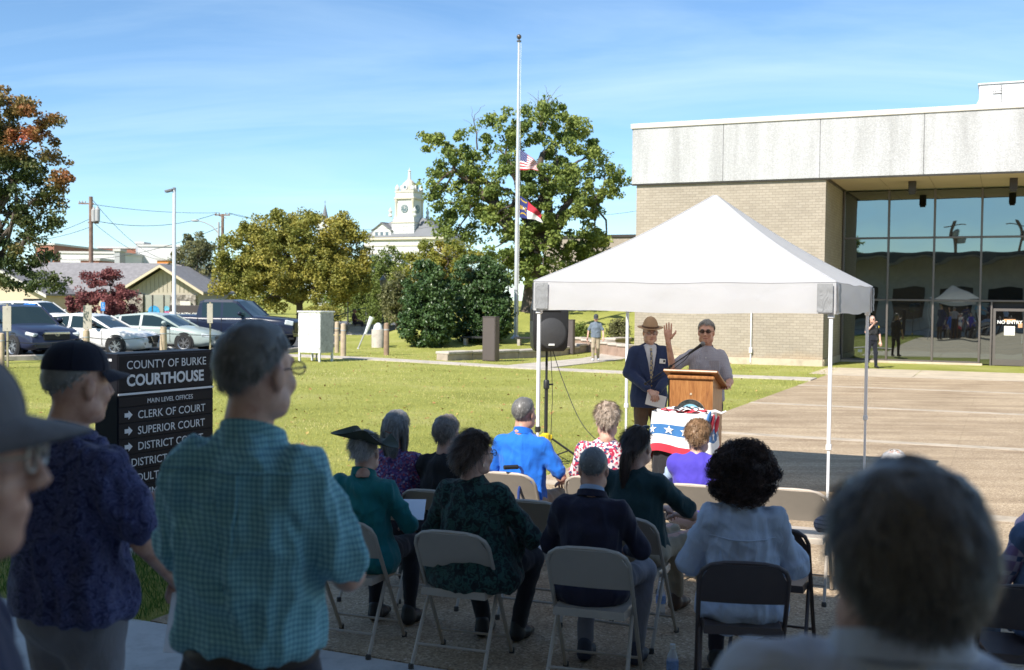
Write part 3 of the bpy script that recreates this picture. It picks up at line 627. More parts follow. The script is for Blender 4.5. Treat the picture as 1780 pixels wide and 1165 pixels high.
# ================================================================== BACKGROUND THINGS
# ---- old white courthouse with clock tower
D = 220; s = F/D
def pz(py, px=700): return at(px, py, D).z
cx_ = xat(703, D); T0 = empty('old_courthouse', (cx_, D, 0), -ANG, 'old white courthouse with grey roof, dome and clock tower', 'building')
WP = mat('white_stucco', (.56, .56, .55), .8, .05, .4); CRM = mat('cream_trim', (.5, .46, .38), .8, .05, .4); SLT = mat('slate_roof', (.17, .175, .185), .8, .1, .3); WIN = mat('far_window', (.12, .16, .19), .2, .1, .5); DOMM = mat('dome_copper', (.48, .43, .36), .6, .08, .3)
ze = pz(413); zw0 = 0; zr = pz(386)
hw, hd = 8.8, 5.0
mb = MB(); mb.box((0, 4, ze/2), (hw*2, hd*2, ze)); mb.build('wall', WP, T0, smooth=False)
mb = MB(); mb.box((0, 4, ze-.25), (hw*2+1.0, hd*2+1.0, .6), bev=.1); mb.box((0, 4, ze-1.6), (hw*2+.3, hd*2+.3, .25)); mb.build('cornice', CRM, T0)
mb = MB(); e = .55
mb.add([(-hw-e, 4-hd-e, ze+.06), (hw+e, 4-hd-e, ze+.06), (hw+e, 4+hd+e, ze+.06), (-hw-e, 4+hd+e, ze+.06), (-3, 2, zr+.9), (3, 2, zr+.9), (3, 6, zr+.9), (-3, 6, zr+.9)], [(0, 1, 5, 4), (1, 2, 6, 5), (2, 3, 7, 6), (3, 0, 4, 7), (4, 5, 6, 7)])
roof = mb.build('roof', SLT, T0, smooth=False)
for (x, yy, w_) in ((-4.6, -1.2, 4.2),):
    z0 = ze+.1; mb = MB(); mb.prism([(x-w_/2, z0), (x+w_/2, z0), (x+w_/2, z0+1.3), (x, z0+2.7), (x-w_/2, z0+1.3)], yy, yy+6, 'y'); dm = mb.build('dormer', WP, T0, smooth=False)
    mb = MB(); mb.box((x-w_/4-.05, yy+2.8, z0+2.08), (w_/2+.9, 6.2, .16), rot=Matrix.Rotation(-math.atan2(1.4, w_/2), 3, 'Y')); mb.box((x+w_/4+.05, yy+2.8, z0+2.08), (w_/2+.9, 6.2, .16), rot=Matrix.Rotation(math.atan2(1.4, w_/2), 3, 'Y')); mb.build('dormer_roof', SLT, dm, smooth=False)
    for q in (-1.2, 0, 1.2): mb = MB(); mb.box((x+q, yy-.03, z0+.62), (.62, .06, .62)); mb.build('window', WIN, dm, smooth=False)
for i in range(5): mb = MB(); mb.box((-hw+2+i*3.7, 4-hd-.03, ze-4.8), (1.5, .1, 3.0)); f = mb.build('window', WIN, T0, smooth=False); mb = MB(); mb.box((-hw+2+i*3.7, 4-hd-.06, ze-3.15), (2.0, .24, .3)); mb.build('lintel', CRM, f, smooth=False)
for i in range(3): mb = MB(); mb.box((hw+.03, 4-hd+1.8+i*3.0, ze-4.8), (.1, 1.4, 3.0)); mb.build('window', WIN, T0, smooth=False)
tw = 3.75; ty = 1.6
zb, z1, z2, z3, z4 = pz(402), pz(378), pz(347), pz(335), pz(311)
def blk(w, za, zc, name, m_, bev=.0): mb = MB(); mb.box((0, ty, (za+zc)/2), (w, w, zc-za), bev=bev); return mb.build(name, m_, T0, smooth=bool(bev))
blk(tw*1.34, zb-2, pz(388), 'tower_base', WP); blk(tw*1.42, pz(388), pz(386.5), 'tower_band', CRM); blk(tw*1.26, pz(386.5), z1, 'tower_plinth', WP)
shaft = blk(tw, z1, z2, 'tower_shaft', WP); blk(tw*1.2, z2, pz(343), 'tower_cornice', CRM, .1); blk(tw*1.06, pz(343), z3, 'tower_attic', WP); blk(tw*1.12, z3, z3+.35, 'tower_band', CRM)
for a in (-1, 1):
    for b_ in (-1, 1):
        mb = MB(); mb.lathe([(.36, z1), (.28, z1+.3), (.24, z2-.6), (.36, z2-.3), (.36, z2)], 10, (a*tw*.5, ty+b_*tw*.5, 0)); mb.build('column', CRM, T0)
        mb = MB(); mb.lathe([(.3, z1), (.45, z1+.3), (.2, z1+.7), (.42, z1+1.2), (.1, z1+1.8), (.0, z1+2.0)], 8, (a*tw*.72, ty+b_*tw*.72, 0)); mb.build('urn', WP, T0)
        mb = MB(); mb.lathe([(.3, z3+.3), (.5, z3+.7), (.42, z3+1.1), (.0, z3+1.7)], 8, (a*tw*.46, ty+b_*tw*.46, 0)); mb.build('urn', WP, T0)
for rz_, nm_ in ((0, 'f'), (math.pi/2, 's'), (math.pi, 'b'), (-math.pi/2, 'l')):
    Mz = Matrix.Translation((0, ty, 0)) @ Matrix.Rotation(rz_, 4, 'Z'); zc = pz(363)
    mb = MB(); mb.lathe([(.82, 0), (.82, .08)], 20, (0, 0, 0), 0, Matrix.Rotation(R(90), 3, 'X')); mb.xf(Mz @ Matrix.Translation((0, -tw/2-.02, zc)))
    ck = mb.build('clock_face', mat('clock_dark', (.10, .15, .16), .4), T0)
    MX = Mz @ Matrix.Translation((0, -tw/2-.13, zc))
    for k in range(12): a = k*math.pi/6; mb = MB(); mb.box((.6*math.sin(a), 0, .6*math.cos(a)), (.09, .03, .2), Matrix.Rotation(a, 3, 'Y')); mb.xf(MX); mb.build('hour_mark', WP, ck, smooth=False)
    mb = MB(); mb.box((0, 0, .25), (.1, .03, .55)); mb.xf(MX); mb.build('clock_hand', WP, ck, smooth=False)
    mb = MB(); mb.box((.16, 0, .1), (.1, .03, .4), Matrix.Rotation(R(60), 3, 'Y')); mb.xf(MX); mb.build('clock_hand', WP, ck, smooth=False)
    mb = MB(); mb.lathe([(.55, 0), (.55, .3)], 16, (0, 0, 0), 0, Matrix.Rotation(R(90), 3, 'X')); mb.xf(Mz @ Matrix.Translation((0, -tw*.40, z3+1.1))); oc = mb.build('dormer_window', WP, T0)
    mb = MB(); mb.lathe([(.3, 0), (.3, .36)], 12, (0, 0, 0), 0, Matrix.Rotation(R(90), 3, 'X')); mb.xf(Mz @ Matrix.Translation((0, -tw*.40, z3+1.1))); mb.build('pane', WIN, oc)
hd_ = z4-z3; mb = MB(); mb.lathe([(tw*.47, z3+.3), (tw*.46, z3+hd_*.35), (tw*.36, z3+hd_*.68), (tw*.2, z3+hd_*.9), (.35, z4)], 16, (0, ty, 0)); mb.build('dome', DOMM, T0)
mb = MB(); mb.lathe([(.42, z4-.1), (.3, z4+.5), (.26, z4+1.6), (.4, z4+1.7), (.1, z4+1.95), (.05, pz(290))], 8, (0, ty, 0)); mb.build('spire', WP, T0)
# church spire far off
D = 260; p = at(565, 372, D); sp_ = empty('church_spire', (p.x, D, 0), 0, 'thin dark church spire above the turning tree', 'spire')
mb = MB(); zt = at(565, 355, D).z; mb.box((0, 0, (p.z-2)/2), (3, 3, p.z-2)); mb.build('tower', WP, sp_, smooth=False)
mb = MB(); mb.lathe([(1.0, p.z-2), (.05, zt)], 8); mb.build('steeple', SLT, sp_, smooth=False); mb = MB(); mb.box((0, 0, zt+.4), (.1, .1, .9)); mb.box((0, 0, zt+.5), (.5, .1, .1)); mb.build('cross', SLT, sp_, smooth=False)

# ---- downtown blocks behind the gabled building
BRD = mat('red_brick_far', (.30, .13, .09), .9, .12, .5); OFW = mat('off_white_wall', (.5, .49, .47), .85, .08, .3); BRW = mat('bright_white_wall', (.58, .58, .57), .85, .05, .3); GRW = mat('grey_block', (.36, .37, .38), .8, .1, .3)
def block(px0, px1, yt, D, m_, label, depth=14, nwin=4, rows=1, wz=3.2):
    a = at(px0, yt, D); b_ = at(px1, yt, D); w = b_.x-a.x; h = (a.z+b_.z)/2
    o = empty('downtown_building', ((a.x+b_.x)/2, D, 0), 0, label, 'building')
    mb = MB(); mb.box((0, depth/2, h/2), (w, depth, h)); mb.build('wall', m_, o, smooth=False)
    mb = MB(); mb.box((0, depth/2, h+.15), (w+.3, depth+.3, .3)); mb.build('parapet', OFW if m_ is not OFW else GRW, o, smooth=False)
    for r_ in range(rows):
        for i in range(nwin): mb = MB(); mb.box((-w/2+w*(i+.5)/nwin, -.03, h-1.9-r_*wz), (w/nwin*.4, .1, 1.3)); mb.build('window', WIN, o, smooth=False)
    return o
block(62, 94, 426, 170, BRD, 'pinkish brick block farthest left above the gabled roof', nwin=3)
block(95, 158, 434, 185, OFW, 'long off white building behind the utility pole', nwin=6)
block(105, 205, 441, 150, BRW, 'low white building nearest above the grey roof', nwin=7)
block(170, 242, 432, 200, BRD, 'red brick store row left of the bright white wall', nwin=6)
block(240, 312, 429, 160, BRW, 'bright white blank walled building by the light pole', nwin=0)
block(140, 172, 453, 140, BRD, 'small brick building with flat roof beside the utility pole', nwin=3, depth=8)
block(199, 208, 437, 138, GRW, 'narrow grey chimney block above the gabled roof', nwin=0, depth=2)
block(112, 122, 431, 180, GRW, 'small grey roof box on the off white building', nwin=0, depth=3)
block(236, 249, 424, 165, GRW, 'small grey roof box beside the bright white wall', nwin=0, depth=3)
o = block(273, 293, 453, 135, mat('orange_awning', (.62, .22, .05), .8, .05), 'little orange roofed kiosk left of the light pole', nwin=2, depth=3)

# ---- gabled office
D = 80; gb_ = empty('gabled_office', (xat(283, D), D, 0), 0, 'low gabled office with grey shingle roof and poster window', 'building')
SHG = mat('grey_shingle', (.21, .20, .205), .9, .18, 4, .4, 20); SID = mat('tan_siding', (.40, .36, .28), .8, .06, 1); CRMW = mat('cream_wall', (.58, .49, .35), .85, .05, .6)
za = at(274, 462, D).z; ze2 = at(345, 508.5, D).z; hwid = 2.95
mb = MB(); mb.prism([(-hwid+.35, 0), (hwid-.35, 0), (hwid-.35, ze2), (0, za-.2), (-hwid+.35, ze2)], 0, 9, 'y'); mb.build('wall', SID, gb_, smooth=False)
def rslope(mb, x0, z0, x1, z1, y0, y1, th=.14):
    mb.prism([(x0, z0), (x1, z1), (x1, z1+th), (x0, z0+th)], y0, y1, 'y')
mb = MB(); k = (za-ze2)/hwid; rslope(mb, -hwid-.15, ze2-.08, 0, za-.02, -.7, 10); rslope(mb, 0, za-.02, hwid+.15, ze2-.08, -.7, 10); mb.build('roof', SHG, gb_, smooth=False)
mb = MB(); rslope(mb, -hwid-.17, ze2-.2, 0, za-.14, -.78, -.7, .2); rslope(mb, 0, za-.14, hwid+.17, ze2-.2, -.78, -.7, .2); mb.build('bargeboard', CRMW, gb_, smooth=False)
mb = MB()
for i in range(17): x = -2.4+i*.3; mb.box((x, -.02, (ze2+za-.25-abs(x)*k)/2), (.025, .04, max(.05, za-.25-abs(x)*k-ze2)))
mb.build('siding_batten', SID, gb_, smooth=False)
m, nt, b = shader('rubble_stone'); v = coords(nt); vo = N(nt, 'ShaderNodeTexVoronoi'); vo.inputs['Scale'].default_value = 4; L(nt, v, vo.inputs['Vector']); L(nt, ramp(nt, vo.outputs['Color'], [(0, (.10, .09, .08)), (.5, (.25, .22, .19)), (1, (.42, .39, .35))]), b.inputs['Base Color']); b.inputs['Roughness'].default_value = .9; bump(nt, b, vo.outputs['Distance'], .8, .1); RUB = m
for x0, x1 in ((-2.5, -1.35), (.62, 2.45)): mb = MB(); mb.box(((x0+x1)/2, -.13, ze2*.46), (x1-x0, .26, ze2*.92), bev=.02); mb.build('stone_pier', RUB, gb_)
mb = MB(); mb.box((-.36, -.03, ze2*.46), (1.9, .08, ze2*.9)); gw = mb.build('shop_window', mat('shop_glass', (.30, .30, .26), .15, .1), gb_, smooth=False)
for x in (-1.32, -.72, .1, .58): mb = MB(); mb.box((x, -.09, ze2*.46), (.06, .06, ze2*.9)); mb.build('frame', BRONZ, gw, smooth=False)
for nm_, c, col in (('poster', (-.62, .95, .42), (.02, .25, .5)), ('poster', (-.65, .5, .36), (.05, .35, .22)), ('poster', (.32, .75, .26), (.45, .12, .25)), ('poster', (.3, 1.15, .2), (.12, .4, .55)), ('poster', (-.3, .3, .22), (.1, .2, .45))):
    mb = MB(); mb.lathe([(c[2], 0), (c[2], .015)], 14, (0, 0, 0), 0, Matrix.Rotation(R(90), 3, 'X')); mb.xf(Matrix.Translation((c[0], -.085, c[1]))); mb.build(nm_, mat('poster_%d' % int(col[2]*1000), col, .6, .3, 6), gw)
mb = MB(); mb.box((1.75, -.4, .95), (.75, .1, 1.5), bev=.01); mb.build('notice_board', mat('cream_board', (.6, .57, .5), .7, .04), gb_)
# main range with long ridge to the left, and second gable at far left
mb = MB(); mb.box((-7.2, 8.2, ze2/2), (11.6, 7.6, ze2)); mb.build('range_wall', CRMW, gb_, smooth=False)
zr_ = at(90, 456, D+8).z
mb = MB(); mb.add([(-13.2, 3.9, ze2-.05), (.0, 3.9, ze2-.05), (.0, 8, zr_), (-13.2, 8, zr_), (-13.2, 12.3, ze2-.05), (.0, 12.3, ze2-.05)], [(0, 1, 2, 3), (3, 2, 5, 4), (0, 3, 4), (1, 5, 2)]); mb.build('range_roof', SHG, gb_, smooth=False)
x2 = xat(23, D)-xat(283, D); za2 = at(23, 472, D).z
mb = MB(); mb.prism([(x2-2.9, 0), (x2+2.9, 0), (x2+2.9, ze2-.2), (x2, za2-.15), (x2-2.9, ze2-.2)], -1.5, 8, 'y'); mb.build('wing_wall', CRMW, gb_, smooth=False)
mb = MB(); rslope(mb, x2-3.2, ze2-.35, x2, za2, -2.0, 8); rslope(mb, x2, za2, x2+3.2, ze2-.35, -2.0, 8); mb.build('wing_roof', SHG, gb_, smooth=False)
mb = MB(); rslope(mb, x2-3.22, ze2-.5, x2, za2-.14, -2.07, -2.0, .2); rslope(mb, x2, za2-.14, x2+3.22, ze2-.5, -2.07, -2.0, .2); mb.build('bargeboard', mat('pale_board', (.6, .58, .52)), gb_, smooth=False)

# ---- poles and wires
WOODP = mat('weathered_pole', (.21, .135, .10), .9, .25, 4, .5, 30); GRYP = mat('grey_pole', (.36, .36, .35), .6, .1, 2); WPOL = mat('white_pole', (.68, .71, .73), .5, .06, 2); BLK = mat('black_metal', (.018, .018, .02), .5, .1, 5)
def pole(px, ytop, D, r, m_, name, label, cat, base=None):
    t = at(px, ytop, D); z0 = g1(t.x, D); o = empty(name, (t.x, D, z0), 0, label, cat); h = t.z-z0
    mb = MB(); mb.tube([(0, 0, -.2), (0, 0, h)], [r*1.15, r*.85], 10); mb.build('shaft', m_, o); return o, h
D1 = 95; o1, h1 = pole(158, 342, D1, .19, WOODP, 'utility_pole', 'brown wooden utility pole carrying three transformers', 'utility pole')
for dx_, dz in ((.42, -1.75), (.62, -1.55), (.3, -1.6)):
    mb = MB(); mb.lathe([(.0, -.55), (.2, -.52), (.21, .45), (.12, .55), (.04, .75), (0, .76)], 10, (dx_, -.15 if dx_ != .42 else .2, h1+dz)); mb.build('transformer', GRYP, o1)
mb = MB(); mb.box((-.4, 0, h1-.6), (1.3, .1, .1)); mb.box((.2, 0, h1-2.2), (.9, .1, .1)); mb.build('crossarm', WOODP, o1, smooth=False)
for x in (-1, -.75, -.5): mb = MB(); mb.lathe([(.05, 0), (.07, .1), (.03, .2)], 8, (x, 0, h1-.55)); mb.build('insulator', GRYP, o1)
D2 = 110; o2, h2 = pole(387, 372, D2, .17, WOODP, 'utility_pole', 'wooden utility pole with single crossarm behind the turning tree', 'utility pole')
mb = MB(); mb.box((0, -.1, h2-.12), (1.5, .12, .13)); mb.box((0, -.1, h2-.3), (.9, .05, .06), Matrix.Rotation(R(20), 3, 'Y')); mb.build('crossarm', WOODP, o2, smooth=False)
for x in (-.65, -.3, .3, .65): mb = MB(); mb.lathe([(.05, 0), (.07, .1), (.03, .2)], 8, (x, -.1, h2-.05)); mb.build('insulator', GRYP, o2)
D3 = 88; o3, h3 = pole(380, 386, D3, .1, GRYP, 'street_lamp', 'curved arm street lamp left of the crossarm pole', 'street lamp')
mb = MB(); mb.tube([(0, 0, h3-.9), (-.5, 0, h3-.35), (-1.1, 0, h3-.05), (-1.6, 0, h3+.08)], [.06, .05, .045, .04], 8); mb.build('arm', GRYP, o3)
mb = MB(); mb.ell((-1.85, 0, h3+.08), (.34, .16, .09)); mb.build('lamp_head', GRYP, o3)
D4 = 52; o4, h4 = pole(303, 331, D4, .085, WPOL, 'parking_light', 'tall white square light pole over the parking lot', 'lamp post')
mb = MB(); mb.box((0, 0, h4+.02), (.12, .12, .22), bev=.01); mb.box((-.24, 0, h4-.02), (.36, .3, .11), Matrix.Rotation(R(-14), 3, 'Y'), bev=.02); mb.build('lamp_head', mat('grey_lamp', (.16, .16, .17), .5), o4)
mb = MB(); mb.box((0, 0, .0), (.4, .4, .5), bev=.02); mb.build('base', CONC, o4)
for px, yt, D_, lb in ((605, 498, 70, 'black lantern post left of the leaning metal post'), (666, 500, 66, 'black lantern post beside the left evergreen shrub')):
    o, h = pole(px, yt, D_, .045, BLK, 'lantern_post', lb, 'lamp post')
    mb = MB(); mb.lathe([(.06, h-.02), (.17, h+.12), (.2, h+.42), (.22, h+.45), (.05, h+.66), (.0, h+.75)], 8); mb.build('lantern', mat('lantern_glass', (.16, .15, .13), .3), o, smooth=False)
    mb = MB(); mb.lathe([(.16, -.1), (.15, .3), (.06, .5), (.05, .9)], 10); mb.build('base', BLK, o)
o, h = pole(638, 482, 78, .09, GRYP, 'street_pole', 'plain grey pole between the lantern posts', 'pole')
mb = MB(); mb.lathe([(.1, h), (.05, h+.05), (0, h+.06)], 8); mb.build('cap', GRYP, o)
o, h = pole(884, 440, 62, .05, GRYP, 'street_pole', 'thin grey pole with boxes beside the flagpole', 'pole')
mb = MB(); mb.box((0, -.05, h-.6), (.28, .2, .55), bev=.02); mb.box((.05, -.05, h-1.4), (.22, .2, .5), bev=.02); mb.build('box', GRYP, o)
WIRE = mat('wire', (.05, .05, .055), .7)
def wire(a, b_, sag, label, r=.022):
    a = Vector(a); b_ = Vector(b_); P = [a+(b_-a)*t+Vector((0, 0, -4*sag*t*(1-t))) for t in np.linspace(0, 1, 14)]
    mb = MB(); mb.tube([p-a for p in P], r, 5); o = mb.build('power_line', WIRE); o.location = a; tag(o, label, 'wire', 'overhead power lines')
t1 = Vector(o1.location); t2 = Vector(o2.location); t3 = Vector(o3.location)
wire(t1+Vector((0, 0, h1-.1)), at(340, 445, 150), 2.5, 'wire sagging right from the top of the transformer pole')
wire(t1+Vector((.1, 0, h1-2.1)), at(300, 452, 140), 1.0, 'wire sagging right below the transformers')
wire(t1+Vector((.1, 0, h1-2.0)), t2+Vector((-.6, -.1, h2)), .8, 'lower wire between the transformer pole and the crossarm pole', .028)
wire(t1+Vector((-.9, 0, h1-.5)), t2+Vector((-.3, -.1, h2+.1)), .3, 'upper wire between the transformer pole and the crossarm pole')
wire(t1+Vector((-.1, 0, h1-1.9)), at(-60, 432, 92), .6, 'wire running left from the transformer pole')
wire(t1+Vector((-.1, 0, h1-2.6)), at(-60, 412, 96), .8, 'slack wire running left low on the transformer pole')
wire(t2+Vector((.65, -.1, h2+.1)), at(760, 384, 150), 1.4, 'upper wire passing behind the clock tower')
wire(t2+Vector((.3, -.1, h2+.1)), at(760, 392, 150), 1.4, 'lower wire passing behind the clock tower')
wire(t2+Vector((0, 0, h2-1.2)), at(80, 450, 125), 1.2, 'thick low wire sweeping left from the crossarm pole', .03)
wire(at(960, 372, 110), at(1130, 362, 110), .4, 'thin wire right of the oak tree')
# poles behind the porch that show in the glass
for u, lb in ((-4.5, 'tall utility pole behind the porch, left in the glass reflection'), (1.2, 'tall utility pole behind the porch, right in the glass reflection')):
    p = uv(u, -26); o = empty('utility_pole', (p[0], p[1], 0), -ANG, lb, 'utility pole')
    mb = MB(); mb.tube([(0, 0, -.2), (0, 0, 10.5)], [.2, .15], 8); mb.build('shaft', WOODP, o)
    mb = MB(); mb.box((0, 0, 9.8), (2.2, .12, .14)); mb.build('crossarm', WOODP, o, smooth=False)
    mb = MB(); mb.lathe([(.24, 8), (.25, 9), (.1, 9.2)], 8, (.4, 0, 0)); mb.build('transformer', GRYP, o)
# ================================================================== OBJECTS
# ---- cars
CHR = mat('chrome', (.6, .6, .6), .18, .03, metal=1); RUBR = mat('tyre_rubber', (.02, .02, .02), .9, .2, 20); LAMP = mat('headlamp', (.55, .6, .62), .12, .1, 8); TAIL = mat('tail_lamp', (.35, .02, .02), .2); TRIM = mat('black_trim', (.015, .015, .016), .45); RIM = mat('alloy', (.42, .43, .44), .3, .1, metal=.8)
m, nt, b = shader('car_glass'); b.inputs['Base Color'].default_value = (.015, .03, .035, 1); b.inputs['Roughness'].default_value = .04; b.inputs['Specular IOR Level'].default_value = .45; CGL = m
def interp(tab, x): return float(np.interp(x, [t[0] for t in tab], [t[1] for t in tab]))
_wheel = {}
def wheel_parts(r, w):
    if (r, w) in _wheel: return _wheel[(r, w)]
    ry = Matrix.Rotation(R(90), 3, 'X')
    t = MB(); t.lathe([(r*.66, -w/2), (r*.9, -w/2), (r, -w/2+.03), (r, w/2-.03), (r*.9, w/2), (r*.66, w/2)], 28, (0, 0, 0), 0, ry, False)
    q = MB(); q.lathe([(r*.05, w/2-.02), (r*.14, w/2-.02), (r*.16, w/2-.05)], 12, (0, 0, 0), 0, ry)
    q.lathe([(r*.60, w/2-.02), (r*.70, w/2+.004), (r*.72, w/2-.02)], 28, (0, 0, 0), 0, ry, False)
    for k in range(10):
        a = 2*math.pi*k/10+(.12 if k % 2 else -.12); q.box((r*.37*math.sin(a), -w/2+.035, r*.37*math.cos(a)), (r*.075, .02, r*.56), Matrix.Rotation(a, 3, 'Y'))
    d = MB(); d.lathe([(.0, w/2-.07), (r*.68, w/2-.07)], 24, (0, 0, 0), 0, ry)
    _wheel[(r, w)] = (t.mesh('tyre', RUBR), q.mesh('rim', RIM, True, 30), d.mesh('wheel_back', TRIM)); return _wheel[(r, w)]
def car(name, label, px, D, heading, paint, spec, cat='car', anchor=1.0, marks=None, z0=.02):
    Ln, Wd = spec['L'], spec['W']; top, bot, cab = spec['top'], spec['bot'], spec['cab']; hx = Ln/2
    o = empty(name, (0, 0, 0), heading, label, cat); c_, s_ = math.cos(heading), math.sin(heading)
    ax = hx*anchor; x = xat(px, D); o.location = (x-ax*c_, D-ax*s_, z0)
    xs = sorted(set([-hx, -hx+.04, -hx+.12, -hx+.3, hx-.3, hx-.12, hx-.04, hx]+list(np.linspace(-hx+.5, hx-.5, 17))))
    rings = []
    for x in xs:
        e = abs(x)/hx; w = Wd/2*(1-.16*max(0, (e-.72)/.28)**2.2); zt = interp(top, x); zb = interp(bot, x)
        half = [(w*.86, zb), (w*.97, zb+.10), (w*.985, zb+(zt-zb)*.3), (w, zb+(zt-zb)*.62), (w*.985, zt-.13), (w*.955, zt-.05), (w*.86, zt-.005), (w*.45, zt+.02), (0, zt+.03)]
        rings.append([(x, -a, z) for a, z in half]+[(x, a, z) for a, z in half[-2::-1]])
    mb = MB(); mb.loft(rings, 0, True, True); body = mb.build('body', paint, o, sharp=50)
    # cabin
    cz = spec['zr']; st = cab; rg_ = []; wb = Wd/2*.93; wr = spec.get('wr', .74)*Wd/2
    mb = MB(); rows = []
    for (x, t) in st:
        zb = interp(top, x)-.06; zt = zb+(cz(x)-zb)*t; kx = (zt-zb)/max(.01, cz(x)-zb); wt = wb+(wr-wb)*kx
        rows.append([(x, -wb, zb), (x, -(wb+(wt-wb)*.86), zb+(zt-zb)*.86), (x, -wt*.94, zt), (x, 0, zt+.025*t), (x, wt*.94, zt), (x, (wb+(wt-wb)*.86), zb+(zt-zb)*.86), (x, wb, zb)])
    pil = spec['pillars']
    for i in range(len(rows)-1):
        a, b_ = rows[i], rows[i+1]; side = 1 if i not in pil else 0; topm = 1 if (i in spec['screens']) else 0
        for k in range(6):
            mi = side if k in (0, 5) else (topm if k in (2, 3) else 0)
            mb.add([a[k], a[k+1], b_[k+1], b_[k]], [(0, 1, 2, 3)], mi)
    # merge is not needed: quads share edges
    mb.build('cabin', [paint, CGL], o, smooth=False)
    # pillars along the screen edges
    for i in spec['screens']:
        for sgn in (2, 4):
            p, q = Vector(rows[i][sgn]), Vector(rows[i+1][sgn]); m2 = MB(); m2.tube([p, q], .035, 6); m2.build('pillar', paint, o)
    # wheels
    r, w = spec['wr_'], .22; tm, rm, dm = wheel_parts(r, w)
    for x in (spec['axf'], spec['axr']):
        for sgn in (-1, 1):
            m2 = MB(); m2.lathe([(r*1.13, -.01), (r*1.13, .012)], 28, (0, 0, 0), 0, Matrix.Rotation(R(90), 3, 'X')); arch = m2.build('wheel_arch', TRIM, o, loc=(x, sgn*(Wd/2*.985), r+.02))
            wl = bpy.data.objects.new('wheel', tm); COL.objects.link(wl); wl.parent = o; wl.location = (x, sgn*(Wd/2-w/2+.03), r); wl.rotation_euler = (0, 0, 0 if sgn < 0 else math.pi)
            link('rim', rm, wl); link('wheel_back', dm, wl)
    # lamps, grille, plates, handles, mirrors, door seams
    zf = interp(top, hx-.25)
    for sgn in (-1, 1):
        m2 = MB(); m2.box((hx-.20, sgn*Wd*.375, zf-.13), (.34, Wd*.16, spec.get('lh', .11)), Matrix.Rotation(sgn*R(-28), 3, 'Z') @ Matrix.Rotation(R(12), 3, 'Y'), bev=.03); m2.build('headlight', LAMP, o)
        m2 = MB(); m2.box((-hx+.12, sgn*Wd*.40, interp(top, -hx+.2)-.16), (.2, Wd*.12, .15), Matrix.Rotation(sgn*R(20), 3, 'Z'), bev=.03); m2.build('tail_light', TAIL, o)
        mx_ = spec['mir']; m2 = MB(); m2.ell((mx_, sgn*(Wd/2+.10), interp(top, mx_)+.12), (.09, .11, .08)); m2.box((mx_, sgn*(Wd/2-.02), interp(top, mx_)+.04), (.06, .16, .05)); m2.build('mirror', paint if not spec.get('bmir') else TRIM, o)
        for hx_ in spec['handles']: m2 = MB(); m2.box((hx_, sgn*(Wd/2*.992), interp(top, hx_)-.17), (.17, .03, .03), bev=.01); m2.build('door_handle', paint if spec.get('ph', 1) else CHR, o)
        for sx in spec['seams']: m2 = MB(); m2.box((sx, sgn*(Wd/2*.992), (interp(top, sx)+.30)/2), (.012, .02, interp(top, sx)-.46)); m2.build('door_seam', TRIM, o, smooth=False)
        m2 = MB(); m2.box(((spec['axf']+spec['axr'])/2, sgn*Wd/2*.965, interp(bot, 0)+.06), (abs(spec['axf']-spec['axr'])-2.4*r, .05, .09), bev=.02); m2.build('sill', TRIM, o)
        m2 = MB(); m2.box((hx-.12, sgn*Wd*.34, .42), (.22, .22, .11), Matrix.Rotation(sgn*R(-25), 3, 'Z'), bev=.03); m2.build('fog_light', TRIM, o)
    g = spec['grille']; m2 = MB(); m2.box((hx-.02, 0, g[0]), (.09, g[1], g[2]), bev=.04); gr = m2.build('grille', TRIM, o)
    m2 = MB()
    for k in range(5): m2.box((hx+.028, 0, g[0]-g[2]*.4+g[2]*.2*k), (.012, g[1]*.92, .012))
    gb2 = m2.build('grille_bars', CHR if spec.get('chr') else TRIM, gr, smooth=False); gb2['kind'] = 'stuff'
    if spec.get('emb') == 'ring': m2 = MB(); m2.tube([(hx+.04, .075*math.cos(a), g[0]+g[2]*.28+.055*math.sin(a)) for a in np.linspace(0, 6.283, 17)[:-1]], .011, 6, closed=True); m2.tube([(hx+.04, -.04, g[0]+g[2]*.28+.035), (hx+.04, -.02, g[0]+g[2]*.28-.03)], .009, 6); m2.tube([(hx+.04, .04, g[0]+g[2]*.28+.035), (hx+.04, .02, g[0]+g[2]*.28-.03)], .009, 6); m2.build('emblem', CHR, o)
    if spec.get('emb') == 'bow': m2 = MB(); m2.prism([(-.2, -.03), (-.08, -.03), (-.08, -.06), (.08, -.06), (.08, -.03), (.2, -.03), (.17, .03), (.06, .03), (.06, .06), (-.06, .06), (-.06, .03), (-.17, .03)], hx+.03, hx+.06, 'x'); m2.xf(Matrix.Translation((0, 0, g[0]+.03))); m2.build('emblem', mat('gold_badge', (.5, .36, .1), .3, metal=.7), o)
    if spec.get('emb') == 'v': m2 = MB(); m2.tube([(hx+.05, -.34, g[0]+g[2]*.5), (hx+.06, -.2, g[0]-g[2]*.45), (hx+.06, .2, g[0]-g[2]*.45), (hx+.05, .34, g[0]+g[2]*.5)], .022, 6); m2.build('grille_frame', CHR, o)
    if spec.get('beak'): m2 = MB(); m2.box((hx+.02, 0, g[0]+g[2]*.42), (.06, g[1]*.95, .11), bev=.03); m2.build('grille_frame', CHR, o)
    if spec.get('plate', 1): m2 = MB(); m2.box((hx+.02, 0, spec.get('pz', .36)), (.02, .31, .13), bev=.006); m2.build('front_plate', TRIM, o)
    if marks: marks(o, spec)
    return o
def paint(name, col, fl=.3): return mat(name, col, .3, .03, 2, metal=0, coat=.5, spec=.3)
